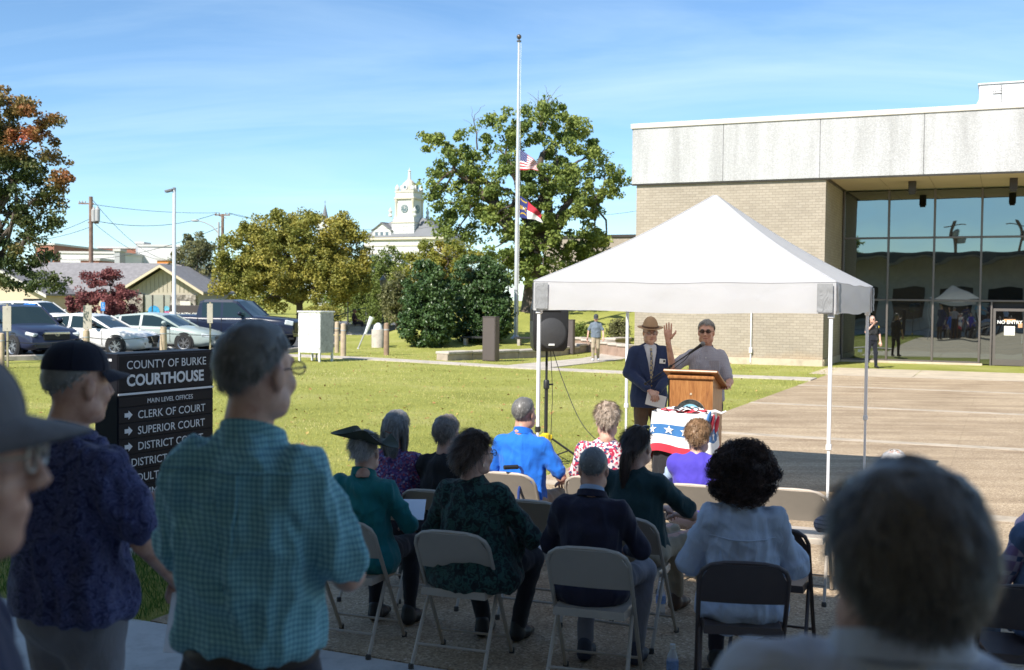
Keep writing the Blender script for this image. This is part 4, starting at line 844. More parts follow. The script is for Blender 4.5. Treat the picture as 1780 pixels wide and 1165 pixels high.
SED = dict(L=4.8, W=1.82, top=[(-2.4, .86), (-2.3, .98), (-1.75, 1.03), (-1.0, 1.0), (.9, .95), (1.0, .95), (1.6, .87), (2.1, .76), (2.28, .68), (2.4, .56)], bot=[(-2.4, .42), (-2.1, .26), (-1, .2), (1.5, .2), (2.2, .22), (2.4, .28)],
    cab=[(-2.15, 0), (-1.65, .48), (-1.2, .80), (-1.1, .85), (-.35, 1), (-.25, 1), (.12, .97), (.42, .82), (1.3, 0)], zr=lambda x: 1.42, pillars=(0, 2, 4), screens=(0, 1, 7), wr_=.335, axf=1.45, axr=-1.37, mir=.72, handles=(-.15, -1.1), seams=(.95, -.25, -1.2), grille=(.55, .85, .26), lh=.1)
SEDW = dict(SED, emb='v', bmir=1); SEDG = dict(SED, grille=(.52, .7, .14), chr=1, lh=.13, seams=(.9, -.3, -1.25))
SUV = dict(L=4.95, W=1.96, top=[(-2.47, .8), (-2.4, 1.05), (-1, 1.12), (.85, 1.08), (1.0, 1.09), (1.7, 1.03), (2.2, .92), (2.38, .82), (2.47, .66)], bot=[(-2.47, .45), (-2.1, .3), (-1, .24), (1.5, .24), (2.2, .26), (2.47, .34)],
    cab=[(-2.42, .0), (-2.05, .93), (-1.95, .95), (-1.1, 1), (-1.0, 1), (-.1, 1), (0, 1), (.3, .9), (1.15, 0)], zr=lambda x: 1.70, pillars=(0, 1, 3, 5), screens=(0, 7), wr_=.38, axf=1.5, axr=-1.4, mir=.75, handles=(-.1, -1.0), seams=(.98, -.1, -1.1), grille=(.70, .95, .26), lh=.12, beak=1, emb='ring', pz=.42)
PIK = dict(wr=.84, L=5.9, W=2.05, top=[(-2.95, 1.25), (-2.9, 1.3), (-1.0, 1.3), (-.9, 1.28), (.9, 1.28), (1.1, 1.3), (1.6, 1.28), (2.6, 1.2), (2.85, 1.14), (2.95, 1.0)], bot=[(-2.95, .55), (-2.3, .5), (0, .45), (2.2, .45), (2.95, .5)],
    cab=[(-1.05, 0), (-.92, .92), (-.8, .95), (-.75, 1), (-.02, 1), (.08, 1), (.45, 1), (.62, .92), (1.35, 0)], zr=lambda x: 1.93, pillars=(0, 1, 4), screens=(7,), wr_=.42, axf=1.95, axr=-1.75, mir=.85, handles=(.15, -.7), seams=(1.05, .05, -.95), grille=(.86, 1.5, .46), lh=.2, emb='bow', chr=0, pz=.6)
PNV = paint('navy_paint', (.018, .024, .055)); PWH = paint('white_car_paint', (.70, .70, .69), .0); PGR = paint('grey_green_paint', (.34, .40, .38), .5); PDK = paint('midnight_paint', (.012, .018, .04)); 
car('parked_car', 'navy sport utility vehicle cut by the left edge, grille towards camera', 89, 36.5, R(-38), PNV, SUV, anchor=.86)
car('parked_car', 'white sedan parked behind the wooden bollards', 268, 38.5, R(-9), PWH, SEDW)
car('parked_car', 'pale grey green sedan parked right of the white sedan', 380, 41.5, R(-9), PGR, SEDG)
car('parked_truck', 'midnight blue crew cab pickup behind the grey man', 522, 44.5, R(-9), PDK, PIK, 'truck')
def police(o, sp):
    m2 = MB(); m2.box((-.3, -sp['W']/2*.995, .78), (3.4, .02, .16), Matrix.Rotation(R(-6), 3, 'Y')); m2.build('side_stripe', mat('green_stripe', (.02, .09, .06), .4), o, smooth=False)
    m2 = MB(); m2.box((-.4, 0, 1.78), (.3, 1.2, .1), bev=.03); m2.build('light_bar', TRIM, o)
car('patrol_car', 'white patrol vehicle with dark stripe behind the white sedan', 142, 58, R(-12), PWH, dict(SUV, beak=0, emb=None), 'car', marks=police)

# ---- lot furniture
SGNB = mat('sign_back', (.40, .37, .31), .6, .1, 4); PST = mat('olive_post', (.28, .25, .16), .6, .15, 4); WOODB = mat('pale_bollard', (.42, .33, .23), .85, .2, 5, .5, 40); WOODT = mat('brown_post', (.28, .19, .13), .9, .25, 6, .6, 40)
def signpost(px, yt, yp, D, wpx, label):
    t = at(px, yt, D); zp = at(px, yp, D).z; o = empty('sign_post', (t.x, D, 0), 0, label, 'sign')
    mb = MB(); mb.box((0, .03, t.z/2), (.05, .04, t.z+.1)); mb.build('post', PST, o, smooth=False)
    w = wpx/F*D; mb = MB(); mb.box((0, 0, (t.z+zp)/2), (w, .012, t.z-zp), bev=.005); mb.build('sign_panel', SGNB, o)
    mb = MB(); mb.ell((0, -.012, t.z-.08), .014, 6, 4); mb.ell((0, -.012, zp+.08), .014, 6, 4); mb.build('bolt', GRYP, o); return o
signpost(12, 532, 576, 31.5, 15, 'back of a narrow sign on thin post at far left')
signpost(152, 531, 573, 33.2, 15, 'back of a narrow sign before the white sedan')
signpost(365, 528, 562, 36.5, 10, 'back of a narrow sign before the pickup')
def bollard(px, yt, yb, D, r, m_, label, name='wood_bollard'):
    t = at(px, yt, D); z0 = g1(t.x, D); h = t.z-z0; o = empty(name, (t.x, D, z0), 0, label, 'bollard')
    mb = MB(); mb.lathe([(r, -.1), (r*1.02, h*.5), (r*.96, h-.05), (r*.9, h-.01), (r*.5, h+.015), (0, h+.02)], 12); mb.build('post', m_, o)
    mb = MB(); mb.lathe([(r*1.04, h*.78), (r*1.06, h*.80), (r*1.04, h*.82)], 12); mb.build('wire_ring', GRYP, o); return Vector((t.x, D, z0+h*.8))
bs_ = [bollard(3, 580, 640, 31.0, .07, WOODB, 'wooden bollard at the very left edge'), bollard(150, 574, 612, 33.0, .10, WOODB, 'wooden bollard below the narrow sign back'), bollard(284, 568, 612, 35.5, .11, WOODB, 'wooden bollard between the white and grey green sedans'), bollard(597, 563, 611, 39.5, .10, WOODB, 'pale wooden bollard right of the white cabinet')]
bollard(586, 560, 604, 42, .09, WOODB, 'wooden bollard half behind the white cabinet'); bollard(672, 562, 606, 41, .10, WOODT, 'dark weathered stump post beside the concrete drum')
for i, lb in ((0, 'slack cable between the two left bollards'), (1, 'slack cable crossing before the white sedan'), (2, 'slack cable crossing before the grey green sedan')):
    a, b_ = bs_[i], bs_[i+1]; P = [a+(b_-a)*t+Vector((0, 0, -.5*t*(1-t))) for t in np.linspace(0, 1, 12)]; mb = MB(); mb.tube([p-a for p in P], .012, 5); o = mb.build('barrier_cable', WIRE); o.location = a; tag(o, lb, 'cable', 'cables between the bollards')
p = gpt(657, 604); o = empty('concrete_drum', p, 0, 'pale concrete drum with a domed cap on the lawn edge', 'drum')
mb = MB(); mb.lathe([(.27, -.1), (.27, .72), (.25, .75), (0, .75)], 16); mb.build('drum', CONC, o); mb = MB(); mb.lathe([(.2, .75), (.17, .9), (.08, 1.0), (0, 1.02)], 12); mb.build('cap', WPOL, o)
p = gpt(622, 607); o = empty('leaning_post', p, 0, 'silver metal post with box head leaning to the right', 'post')
mb = MB(); mb.tube([(0, 0, 0), (.32, 0, .75)], .03, 8); mb.build('stem', GRYP, o); mb = MB(); mb.tube([(.3, 0, .62), (.56, 0, 1.3)], [.05, .1], 8); mb.build('head', WPOL, o)
mb = MB(); mb.tube([(0, 0, 0), (.05, 0, .02)], .06, 8); mb.build('foot', GRYP, o)
# steps, handrail, street wall near the sitter
p = at(640, 580, 66); ls = empty('low_stone_wall', (p.x, 66, 0), 0, 'low tan stone wall with steps near the lantern posts', 'wall')
for i in range(14): mb = MB(); mb.box((-3.0+i*.5, 0, .25+.02*(i % 3)), (.48, .4, .5), bev=.04); mb.build('stone', SANDC if i % 3 else RUB, ls)
mb = MB(); mb.tube([(-2.6, -1.6, 0), (-2.6, -1.6, .75), (-.2, .4, 1.5), (-.2, .4, 0)], .03, 6); mb.build('handrail', mat('green_rail', (.05, .1, .09), .5), ls)
mb = MB(); mb.tube([(2.3, .4, 0), (2.3, .4, 1.5), (1.3, -1.4, .8), (1.3, -1.4, 0)], .03, 6); mb.build('handrail', mat('green_rail', (.05, .1, .09), .5), ls)
for i in range(3): mb = MB(); mb.box((-.2, -.5-i*.35, .32-i*.12), (1.6, .34, .14), bev=.01); mb.build('step', CONC, ls)
# blue parking sign, far county sign, drop box
p = at(179, 528, 46); o = empty('parking_sign', (p.x, 46, 0), 0, 'small blue accessible parking sign behind the white sedan', 'sign')
mb = MB(); mb.box((0, .02, p.z/2), (.05, .04, p.z)); mb.build('post', GRYP, o, smooth=False); mb = MB(); mb.box((0, 0, p.z-.12), (.17, .012, .36), bev=.004); mb.build('panel', mat('sign_blue', (.02, .22, .55), .5), o)
mb = MB(); mb.ell((0, -.01, p.z-.02), (.02, .005, .02)); mb.tube([(0, -.01, p.z-.05), (0, -.01, p.z-.14), (.05, -.01, p.z-.14), (.07, -.01, p.z-.22)], .01, 5); mb.tube([(.04*math.cos(a)-.01, -.01, p.z-.18+.04*math.sin(a)) for a in np.linspace(2.2, 6.6, 10)], .007, 5); mb.build('symbol', WHT, o)
p = at(332, 531, 66); o = empty('county_sign', (p.x, 66, 0), 0, 'dark brown sign lettered COUNTY OF BURKE beyond the pickup', 'sign')
mb = MB(); mb.box((0, 0, p.z/2), (2.5, .25, p.z), bev=.02); mb.build('slab', mat('sign_brown', (.055, .045, .045), .6), o)
link('lettering', text_mesh('COUNTY OF BURKE', .26, WHT, .002, 'CENTER', .004), o, mw=Matrix.Translation((.1, -.14, p.z-.62)) @ Matrix.Rotation(R(90), 4, 'X'))
mb = MB(); mb.lathe([(.14, 0), (.14, .02)], 14, (0, 0, 0), 0, Matrix.Rotation(R(90), 3, 'X')); mb.xf(Matrix.Translation((-1.12, -.13, p.z-.52))); mb.build('seal', WHT, o)
p = gpt(68, 572); p = at(53, 549, 50); o = empty('drop_box', (p.x, 50, 0), 0, 'blue collection box under the red maple', 'box')
mb = MB(); mb.box((0, 0, p.z-.1), (.55, .5, .8), bev=.05); mb.lathe([(.0, -.27), (.25, -.27), (.25, .27), (0, .27)], 14, (0, 0, p.z+.3), 0, Matrix.Rotation(R(90), 3, 'Y')); mb.build('casing', mat('box_blue', (.02, .16, .5), .4), o)
for x in (-.22, .22): mb = MB(); mb.box((x, 0, (p.z-.5)/2), (.05, .4, p.z-.5)); mb.build('leg', BLK, o, smooth=False)
p = at(356, 487, 90); o = empty('road_sign', (p.x, 90, 0), 0, 'stacked grey road sign backs by the street lamp', 'sign')
for i, x in enumerate((-.35, .3)): mb = MB(); mb.box((x, 0, p.z-.9), (.55, .03, 2.2), Matrix.Rotation(R(10*i), 3, 'Z')); mb.build('sign_panel', GRYP, o, smooth=False); mb = MB(); mb.tube([(x, .05, 0), (x, .05, p.z)], .04, 6); mb.build('post', GRYP, o)

# ---- white cabinet on legs
p = gpt(549, 628); cbx = empty('metal_cabinet', p, R(-27), 'peeling white metal cabinet standing on four thin legs', 'cabinet'); sc_ = p.y/F
PEEL = mat('peeling_white', (.72, .72, .70), .7, .06, 3, .2, 30, dirt=.9); SHADG = mat('streaked_shade_grey', (.40, .41, .42), .6, .15, 4, dirt=.6)
W_, D_, H_ = 52*sc_/.92*.72*1.15, .75, 85*sc_; lg = .28
mb = MB(); mb.box((0, 0, (H_+lg)/2), (W_, D_, H_-lg), bev=.015); mb.build('box', PEEL, cbx)
mb = MB(); mb.box((0, 0, H_+.02), (W_+.06, D_+.06, .05), bev=.01); mb.build('lid', PEEL, cbx)
mb = MB(); mb.box((W_/2+.006, 0, (H_+lg)/2), (.01, D_-.06, H_-lg-.06)); mb.build('side_panel', SHADG, cbx, smooth=False)  # grey sheet paints the right side's shade onto the white box, plus dirt
for x in (-1, 1):
    for y in (-1, 1): mb = MB(); mb.box((x*(W_/2-.04), y*(D_/2-.04), lg/2-.02), (.06, .06, lg+.05)); mb.build('leg', PEEL, cbx, smooth=False)
mb = MB(); mb.tube([(-.05, .1, 0), (-.05, .1, lg+.05)], .025, 8); mb.build('conduit', GRYP, cbx)
# ---- dark monolith signs
def mono(px, yt, yb, w, d, label, D=None):
    p = gpt(px, yb) if D is None else Vector((xat(px, D), D, g1(xat(px, D), D))); h = at(px, yt, p.y).z-p.z; o = empty('sign_pillar', p, -ANG, label, 'sign')
    BR_ = mat('dark_brown_panel', (.075, .06, .055), .45, .06, 3)
    mb = MB(); mb.box((0, 0, h/2), (w, d, h-.02), bev=.01); mb.build('casing', BR_, o); mb = MB(); mb.box((0, 0, h), (w+.01, d+.01, .03), bev=.005); mb.build('cap', BR_, o)
    mb = MB(); mb.box((0, -d/2-.004, h*.5), (w-.06, .01, h-.1)); mb.build('panel', mat('dark_brown_face', (.09, .072, .066), .5, .05, 3), o, smooth=False); return o
mono(853, 551, 628, .5, .36, 'dark brown pillar sign alone on the lawn, left of the loudspeaker'); mono(992, 556, 602, .32, .22, 'slim dark pillar sign right behind the loudspeaker', 45)
# ---- low walls by the flagpole
def wall_run(a, b_, h, th, n, m_, label, cop=True, name='low_wall'):
    a = Vector(a); b_ = Vector(b_); d = b_-a; ang = math.atan2(d.y, d.x); o = empty(name, a, ang, label, 'wall'); ln = Vector((d.x, d.y, 0)).length
    for i in range(n):
        t = (i+.5)/n; q = a+d*t; z = g1(q.x, q.y)-a.z
        mb = MB(); mb.box((ln*t, 0, z+h/2-.1), (ln/n-.015, th, h+.2), bev=.02); mb.build('block', m_, o)
        if cop: mb = MB(); mb.box((ln*t, 0, z+h+.05), (ln/n-.01, th+.1, .1), bev=.02); mb.build('coping_stone', CONC, o)
    return o
STN = mat('tan_stone', (.36, .30, .24), .9, .2, 3, .5, 25)
a, b_ = gpt(768, 601), gpt(1088, 612); wall_run(a, b_, .22, .5, 9, STN, 'low stone kerb wall running past the flagpole base')
a = Vector((xat(1003, 47.0), 47.0, 0)); b_ = Vector((xat(1096, 44.0), 44.0, 0)); a.z = g1(a.x, a.y); b_.z = g1(b_.x, b_.y); wall_run(a, b_, .42, .4, 6, mat('red_brown_block', (.30, .21, .16), .9, .15, 4, .4, 30), 'short brick planter wall behind the walking man')
for px, D_, lb in ((832, 47.0, 'dark bench slab left of the flagpole'), (925, 47.5, 'dark bench slab right of the flagpole')):
    x = xat(px, D_); o = empty('bench', (x, D_, g1(x, D_)), R(-12), lb, 'bench'); mb = MB(); mb.box((0, 0, .34), (1.5, .4, .08), bev=.01); mb.build('seat', BLK, o)
    for q in (-.55, .55): mb = MB(); mb.box((q, 0, .15), (.12, .34, .3)); mb.build('leg', CONC, o, smooth=False)
# ---- flagpole and flags
D = 50.0; p = Vector((xat(897, D), D, 0)); p.z = at(897, 590, D).z; fp = empty('flagpole', p, 0, 'tall silver flagpole with ball finial on the lawn', 'flagpole'); hF = at(904.5, 72, D).z-p.z
ALP = mat('satin_aluminium', (.62, .64, .65), .35, .08, 6, metal=.35)
mb = MB(); mb.tube([(0, 0, 0), (0, 0, hF*.5), (0, 0, hF)], [.105, .085, .05], 14); mb.build('shaft', ALP, fp); mb = MB(); mb.lathe([(.26, -.05), (.26, .06), (.14, .14), (.12, .2)], 16); mb.build('collar', ALP, fp)
mb = MB(); mb.ell((0, 0, hF+.2), .11); mb.lathe([(.03, hF), (.03, hF+.12)], 8); mb.lathe([(.1, hF-.02), (.1, hF+.03)], 10); mb.build('finial', mat('bronze_ball', (.14, .11, .09), .35, metal=.6), fp)
mb = MB(); mb.tube([(.1, -.04, 1.1), (.09, -.05, hF-.1)], .008, 4); mb.build('halyard', WHT, fp); mb = MB(); mb.box((.11, -.03, 1.2), (.03, .05, .2), bev=.008); mb.build('cleat', GRYP, fp)
FRED = cloth('flag_red', (.45, .03, .05), .05, .2); FWHT = cloth('flag_white', (.72, .70, .68), .04, .2); FBLU = cloth('flag_blue', (.03, .04, .16), .05, .2)
def flag(name, label, ptop, hoist, fly, cells, droop, extra=()):
    o = empty(name, ptop, 0, label, 'flag')
    def mp_(s, t, e=0):      # s along fly, t down the hoist
        w = .10*math.sin(s*7+t*1.5)*s+.04*math.sin(s*15+t*4)*s
        return (s*fly+.05*math.sin(t*5+s*3)*s, -.25*s+w*1.3+e, -t*hoist*(1-.70*s**1.15)-droop*hoist*s**1.2+.03*math.sin(s*9+t*2)*s)
    for nm_, s0, s1, t0, t1, m_ in cells:
        ns, nn = max(2, int((s1-s0)*24)), max(1, int((t1-t0)*14)); mb = MB(); I = []
        for side in (0, .004):
            for i in range(ns+1):
                for j in range(nn+1): mb.v.append(mp_(s0+(s1-s0)*i/ns, t0+(t1-t0)*j/nn, side))
        n1 = (ns+1)*(nn+1)
        for i in range(ns):
            for j in range(nn):
                a = i*(nn+1)+j; mb.f.append((a, a+1, a+nn+2, a+nn+1)); mb.f.append((n1+a, n1+a+nn+1, n1+a+nn+2, n1+a+1)); mb.m += [0, 0]
        mb.build(nm_, m_, o)
    for nm_, poly, m_ in extra:
        mb = MB(); n = len(poly); mb.add([mp_(s, t, -.012) for s, t in poly]+[mp_(s, t, .016) for s, t in poly], [tuple(range(n)), tuple(range(2*n-1, n-1, -1))]); mb.build(nm_, m_, o, smooth=False)
    return o
def star(cs, ct, r, asp): return [(cs+(r if k % 2 == 0 else r*.4)*math.sin(k*math.pi/5)*asp, ct-(r if k % 2 == 0 else r*.4)*math.cos(k*math.pi/5)) for k in range(10)]
pt = at(904, 260, D); pt.x = p.x+.1
cells = [('stripe', .4 if i < 7 else 0, 1, i/13, (i+1)/13, FRED if i % 2 == 0 else FWHT) for i in range(13)]+[('canton', 0, .4, 0, 7/13, FBLU)]
ex = [('star', star(.035+.066*c+(.033 if r % 2 else 0), .05+.054*r, .022, .6), FWHT) for r in range(9) for c in range(6 if r % 2 == 0 else 5)]
flag('national_flag', 'striped red and white flag with starred blue canton, upper on the pole', pt, .92, .78, cells, .72, ex)
pt2 = at(903, 340, D); pt2.x = p.x+.1
FYEL = cloth('flag_gold', (.55, .36, .03), .05)
NL = [(.04, .62), (.04, .42), (.065, .42), (.115, .54), (.115, .42), (.14, .42), (.14, .62), (.115, .62), (.065, .50), (.065, .62)]
CL_ = [(.33, .46), (.31, .42), (.26, .42), (.24, .46), (.24, .58), (.26, .62), (.31, .62), (.33, .58), (.305, .57), (.295, .585), (.275, .585), (.265, .565), (.265, .475), (.275, .455), (.295, .455), (.305, .47)]
scr = [(.05, .86), (.12, .80), (.25, .80), (.32, .86), (.32, .80), (.25, .74), (.12, .74), (.05, .80)]; scr2 = [(s, .95-t+.0) for s, t in scr]
flag('state_flag', 'blue flag with star, red over white bars, lower on the pole', pt2, .98, 1.0, [('blue_bar', 0, .36, 0, 1, FBLU), ('red_bar', .36, 1, 0, .5, FRED), ('white_bar', .36, 1, .5, 1, FWHT)], .92,
     [('star', star(.19, .52, .1, .55), FWHT), ('letter', NL, FYEL), ('letter', CL_, FYEL), ('scroll', scr, FYEL), ('scroll', scr2, FYEL)])

# ---- directory sign
sA = Vector((-3.13, 8.8, 0)); sdir = math.atan2(.84, .46)    # front runs away from the near corner
ds = empty('directory_sign', sA, sdir, 'black slab directory sign lettered COUNTY OF BURKE COURTHOUSE', 'sign')
BKS = mat('black_sign', (.010, .010, .014), .5, .08, 3, spec=.15); BKP = mat('black_sign_panel', (.013, .013, .018), .5, .06, 5, spec=.15)
LN = 1.06; TH = .26; HT = 1.63; LET = mat('sign_letter', (.72, .73, .76), .5, .02)
mb = MB(); mb.box((LN/2, TH/2, HT/2), (LN, TH, HT), bev=.006); mb.build('slab', BKS, ds)
MX = lambda x, z, e=.006: Matrix.Translation((x, -e, z)) @ Matrix.Rotation(R(90), 4, 'X')
rowh = .128; z = HT-.33
rows_ = [('MAIN LEVEL OFFICES', .055, .30, 0), ('CLERK OF COURT', .092, .20, 1), ('SUPERIOR COURT', .092, .20, 1), ('DISTRICT COURT', .092, .20, 1), ('DISTRICT ATTORNEY', .092, .13, 0), ('ADULT PROBATION', .092, .13, 0), ('COMMUNITY', .092, .13, 0), ('REGISTER', .092, .13, 0), ('LOWER LEVEL', .055, .15, 0)]
mb = MB(); mb.box((LN/2, -.003, HT-.16), (LN-.012, .008, .29), bev=.003); hp = mb.build('header_panel', BKP, ds)
link('lettering', text_mesh('COUNTY OF BURKE', .097, LET, .001), hp, mw=MX(.085, HT-.125, .0085)); link('lettering', text_mesh('COURTHOUSE', .128, LET, .001, 'LEFT', .004), hp, mw=MX(.085, HT-.26, .0085))
def white_line(z): mb = MB(); mb.box((LN/2, -.004, z), (LN-.01, .012, .016)); mb.build('white_line', LET, ds, smooth=False)
white_line(HT-.325); z = HT-.345
for tx, sz, xo, ar in rows_:
    h_ = rowh if sz > .06 else .085
    mb = MB(); mb.box((LN/2, -.003, z-h_/2), (LN-.012, .008, h_-.006), bev=.003); rp = mb.build('row_panel', BKP, ds)
    link('lettering', text_mesh(tx, sz, LET, .001), rp, mw=MX(xo, z-h_*.78, .0085))
    if ar: mb = MB(); zc = z-h_*.5; mb.prism([(.065, zc-.017), (.105, zc-.017), (.105, zc-.036), (.145, zc), (.105, zc+.036), (.105, zc+.017), (.065, zc+.017)], -.0105, -.007, 'y'); mb.build('arrow', LET, rp, smooth=False)
    z -= h_
white_line(z-.02)
mb = MB(); mb.box((-.003, .13, HT-.05), (.004, .14, .02)); mb.build('maker_plate', LET, ds, smooth=False)
mb = MB(); mb.box((LN/2, TH/2, .02), (LN+.1, TH+.1, .08), bev=.01); mb.build('plinth', CONCG, ds)

# ---- canopy tent
TA = R(24); tcx, tcy = 2.235, 12.345; SD = 3.05/2
tent = empty('canopy_tent', (tcx, tcy, 0), -TA, 'white pop up canopy tent over the lectern', 'tent')
m, nt, b = shader('tent_fabric'); b.inputs['Base Color'].default_value = (.66, .66, .67, 1); b.inputs['Roughness'].default_value = .7; b.inputs['Specular IOR Level'].default_value = .2
tr_ = N(nt, 'ShaderNodeBsdfTranslucent'); tr_.inputs[0].default_value = (.72, .72, .74, 1); ms = N(nt, 'ShaderNodeMixShader', _0=.46); L(nt, b.outputs[0], ms.inputs[1]); L(nt, tr_.outputs[0], ms.inputs[2]); L(nt, ms.outputs[0], nt.nodes['Material Output'].inputs[0])
bump(nt, b, noise(nt, coords(nt), 5, 3, .5, .6), .25, .03); TNT = m
TGR = cloth('tent_grey', (.26, .265, .27), .06, .8, 200, .6); POW = mat('white_powder_coat', (.72, .73, .75), .35, .03, 4); ZV, ZE, ZA = 1.985, 2.29, 3.28
def tp(i, s, t):     # roof panel i: s across the eave, t up to the apex, with a little sag
    a = [(-1, -1), (1, -1), (1, 1), (-1, 1)][i]; c = [(1, -1), (1, 1), (-1, 1), (-1, -1)][i]
    e = Vector((a[0]+(c[0]-a[0])*s, a[1]+(c[1]-a[1])*s, 0))*SD*(1-t)
    sag = .055*math.sin(math.pi*t)*(1+math.sin(math.pi*s)*.7)+.012*math.sin(math.pi*s)*(1-t)
    sag += .007*math.sin(s*(17+i)+t*5)*(1-t)*math.sin(math.pi*s)+.010*math.sin(t*13+s*4)*abs(s-.5)*math.sin(math.pi*t)*(s*(1-s)*4)
    return (e.x, e.y, ZE+(ZA-ZE)*t-sag)
for i in range(4):
    mb = MB(); ns, nn = 36, 30
    for j in range(nn+1):
        for k in range(ns+1): mb.v.append(tp(i, k/ns, min(j/nn, .995)))
    for j in range(nn):
        for k in range(ns): a = j*(ns+1)+k; mb.f.append((a, a+1, a+ns+2, a+ns+1)); mb.m.append(0)
    mb.build('roof_panel', TNT, tent)
    mb = MB(); mb.tube([Vector(tp(i, 0, t))+Vector((0, 0, .002)) for t in np.linspace(0, .99, 16)], .006, 5); mb.build('hip_seam', TNT, tent)
    mb = MB(); mb.tube([Vector(tp(i, q, 0)) for q in np.linspace(0, 1, 16)], .005, 5); mb.build('eave_seam', TNT, tent)
    mb = MB(); a = [(-1, -1), (1, -1), (1, 1), (-1, 1)][i]; c = [(1, -1), (1, 1), (-1, 1), (-1, -1)][i]
    nrm = Vector(((a[1]-c[1])*-1, (a[0]-c[0]), 0)).normalized()*-1; ns = 30; pts = []
    for k in range(ns+1):
        s = k/ns; e = Vector((a[0]+(c[0]-a[0])*s, a[1]+(c[1]-a[1])*s, 0))*SD; w = .006*math.sin(s*23+i)+.003*math.sin(s*51)
        zt = tp(i, s, 0)[2]; out = Vector((e.x, e.y, 0)).normalized()*0
        for zz, of in ((zt-.0, 0), ((zt+ZV)/2, w), (ZV+.01*math.sin(s*9), w*1.6)): q = e+Vector(((c[1]-a[1])*of*.5, -(c[0]-a[0])*of*.5, 0)); pts.append((q.x, q.y, zz))
    mb.v = pts
    for k in range(ns):
        for j in range(2): q = k*3+j; mb.f.append((q, q+3, q+4, q+1)); mb.m.append(0)
    mb.build('valance', TNT, tent)
    # grey corner patch on the near end of each valance
    for s0, s1 in ((.008, .055), (.945, .992)):
        mb = MB(); nv = 8
        for k in range(nv+1):
            for j in range(2):
                s = s0 if j == 0 else s1; e = Vector((a[0]+(c[0]-a[0])*s, a[1]+(c[1]-a[1])*s, 0))*SD; of = .026+.003*math.sin(k*2.1+j)
                mb.v.append((e.x+(c[1]-a[1])*of*.5, e.y-(c[0]-a[0])*of*.5, ZV+.02+(ZE-ZV-.035)*k/nv))
        for k in range(nv): q = k*2; mb.f.append((q, q+1, q+3, q+2)); mb.m.append(0)
        mb.build('corner_patch', TGR, tent)
    # legs
    lx, ly = a[0]*(SD-.045), a[1]*(SD-.045)
    mb = MB(); mb.box((lx, ly, (ZE+.72)/2), (.034, .034, ZE-.74), bev=.004); lg_ = mb.build('leg', POW, tent)
    mb = MB(); mb.box((lx, ly, .41), (.025, .025, .80), bev=.003); mb.build('lower_tube', POW, lg_)
    mb = MB(); mb.box((lx, ly, .74), (.05, .05, .06), bev=.008); mb.build('collar', POW if i else BLK, lg_)
    mb = MB(); mb.box((lx, ly, .006), (.09, .09, .012), bev=.003); mb.build('foot_plate', POW, lg_)
    mb = MB(); mb.box((lx, ly, ZV-.0), (.06, .06, .07), bev=.008); mb.build('slider', POW, lg_)
    # scissor bars inside each valance
    c2 = Vector((c[0], c[1], 0))*(SD-.06); a2 = Vector((a[0], a[1], 0))*(SD-.06); md = (a2+c2)/2
    for q0, q1 in ((a2, md), (md, c2)):
        for z0_, z1_ in ((ZV+.03, ZE-.06), (ZE-.06, ZV+.03)): mb = MB(); mb.tube([(q0.x, q0.y, z0_), (q1.x, q1.y, z1_)], .012, 6); mb.build('scissor_bar', POW, tent)
mb = MB(); mb.tube([(0, 0, 2.3), (0, 0, ZA-.05)], .018, 8); mb.build('centre_pole', POW, tent)
for i, a in enumerate([(-1, 0), (1, 0), (0, -1), (0, 1)]): mb = MB(); mb.tube([(a[0]*(SD-.06), a[1]*(SD-.06), ZE-.06), (0, 0, 2.45)], .012, 6); mb.build('truss_bar', POW, tent)

# ---- loudspeaker on tripod
p = Vector((xat(951, 14.4), 14.4, 0)); p.z = g1(p.x, p.y)
st_ = empty('speaker_stand', p, R(15), 'black tripod speaker stand with yellow clamp on the grass', 'stand')
mb = MB(); mb.tube([(0, 0, .0), (0, 0, 1.0)], .024, 10); mb.build('lower_pole', BLK, st_); mb = MB(); mb.tube([(0, 0, .9), (0, 0, 1.5)], .017, 10); mb.build('upper_pole', BLK, st_)
mb = MB(); mb.lathe([(.03, .96), (.04, .97), (.04, 1.06), (.03, 1.08)], 10); mb.tube([(.03, 0, 1.02), (.09, 0, 1.02)], .012, 6); mb.build('clamp', BLK, st_)
YEL = mat('yellow_plastic', (.62, .46, .02), .4, .05); mb = MB(); mb.lathe([(.045, .29), (.06, .3), (.06, .37), (.04, .39)], 10); mb.box((0, 0, .335), (.17, .06, .06), bev=.01); mb.build('leg_hub', YEL, st_)
for k in range(3):
    a = R(-10+120*k); e = Vector((math.cos(a), math.sin(a), 0)); mb = MB(); mb.tube([e*.05+Vector((0, 0, .335)), e*.50+Vector((0, 0, .02))], .014, 8); lg_ = mb.build('leg', BLK, st_)
    mb = MB(); mb.ell(e*.50+Vector((0, 0, .02)), .022); mb.build('foot', BLK, lg_); mb = MB(); mb.tube([Vector((0, 0, .05)), e*.30+Vector((0, 0, .155))], .009, 6); mb.build('brace', BLK, st_)
pa = empty('loudspeaker', (p.x, p.y, p.z+1.46), R(14), 'black loudspeaker on tripod half behind the canopy corner', 'speaker')
PLA = mat('black_plastic', (.022, .022, .024), .5, .1, 40, .25, 200); MSH = mat('speaker_mesh', (.06, .06, .063), .45, .1, 60, .3, 300); prof = []
def sec(w, d, z, y0=0): return [(-w, -d+y0, z), (-w*.6, -d*1.12+y0, z), (w*.6, -d*1.12+y0, z), (w, -d+y0, z), (w*.78, d+y0, z), (-w*.78, d+y0, z)]
mb = MB(); mb.loft([sec(.19, .14, 0), sec(.225, .17, .05), sec(.235, .18, .25), sec(.235, .18, .50), sec(.205, .165, .66), sec(.15, .13, .72)], 0); mb.build('cabinet', PLA, pa, sharp=50)
RX = Matrix.Rotation(R(90), 3, 'X')
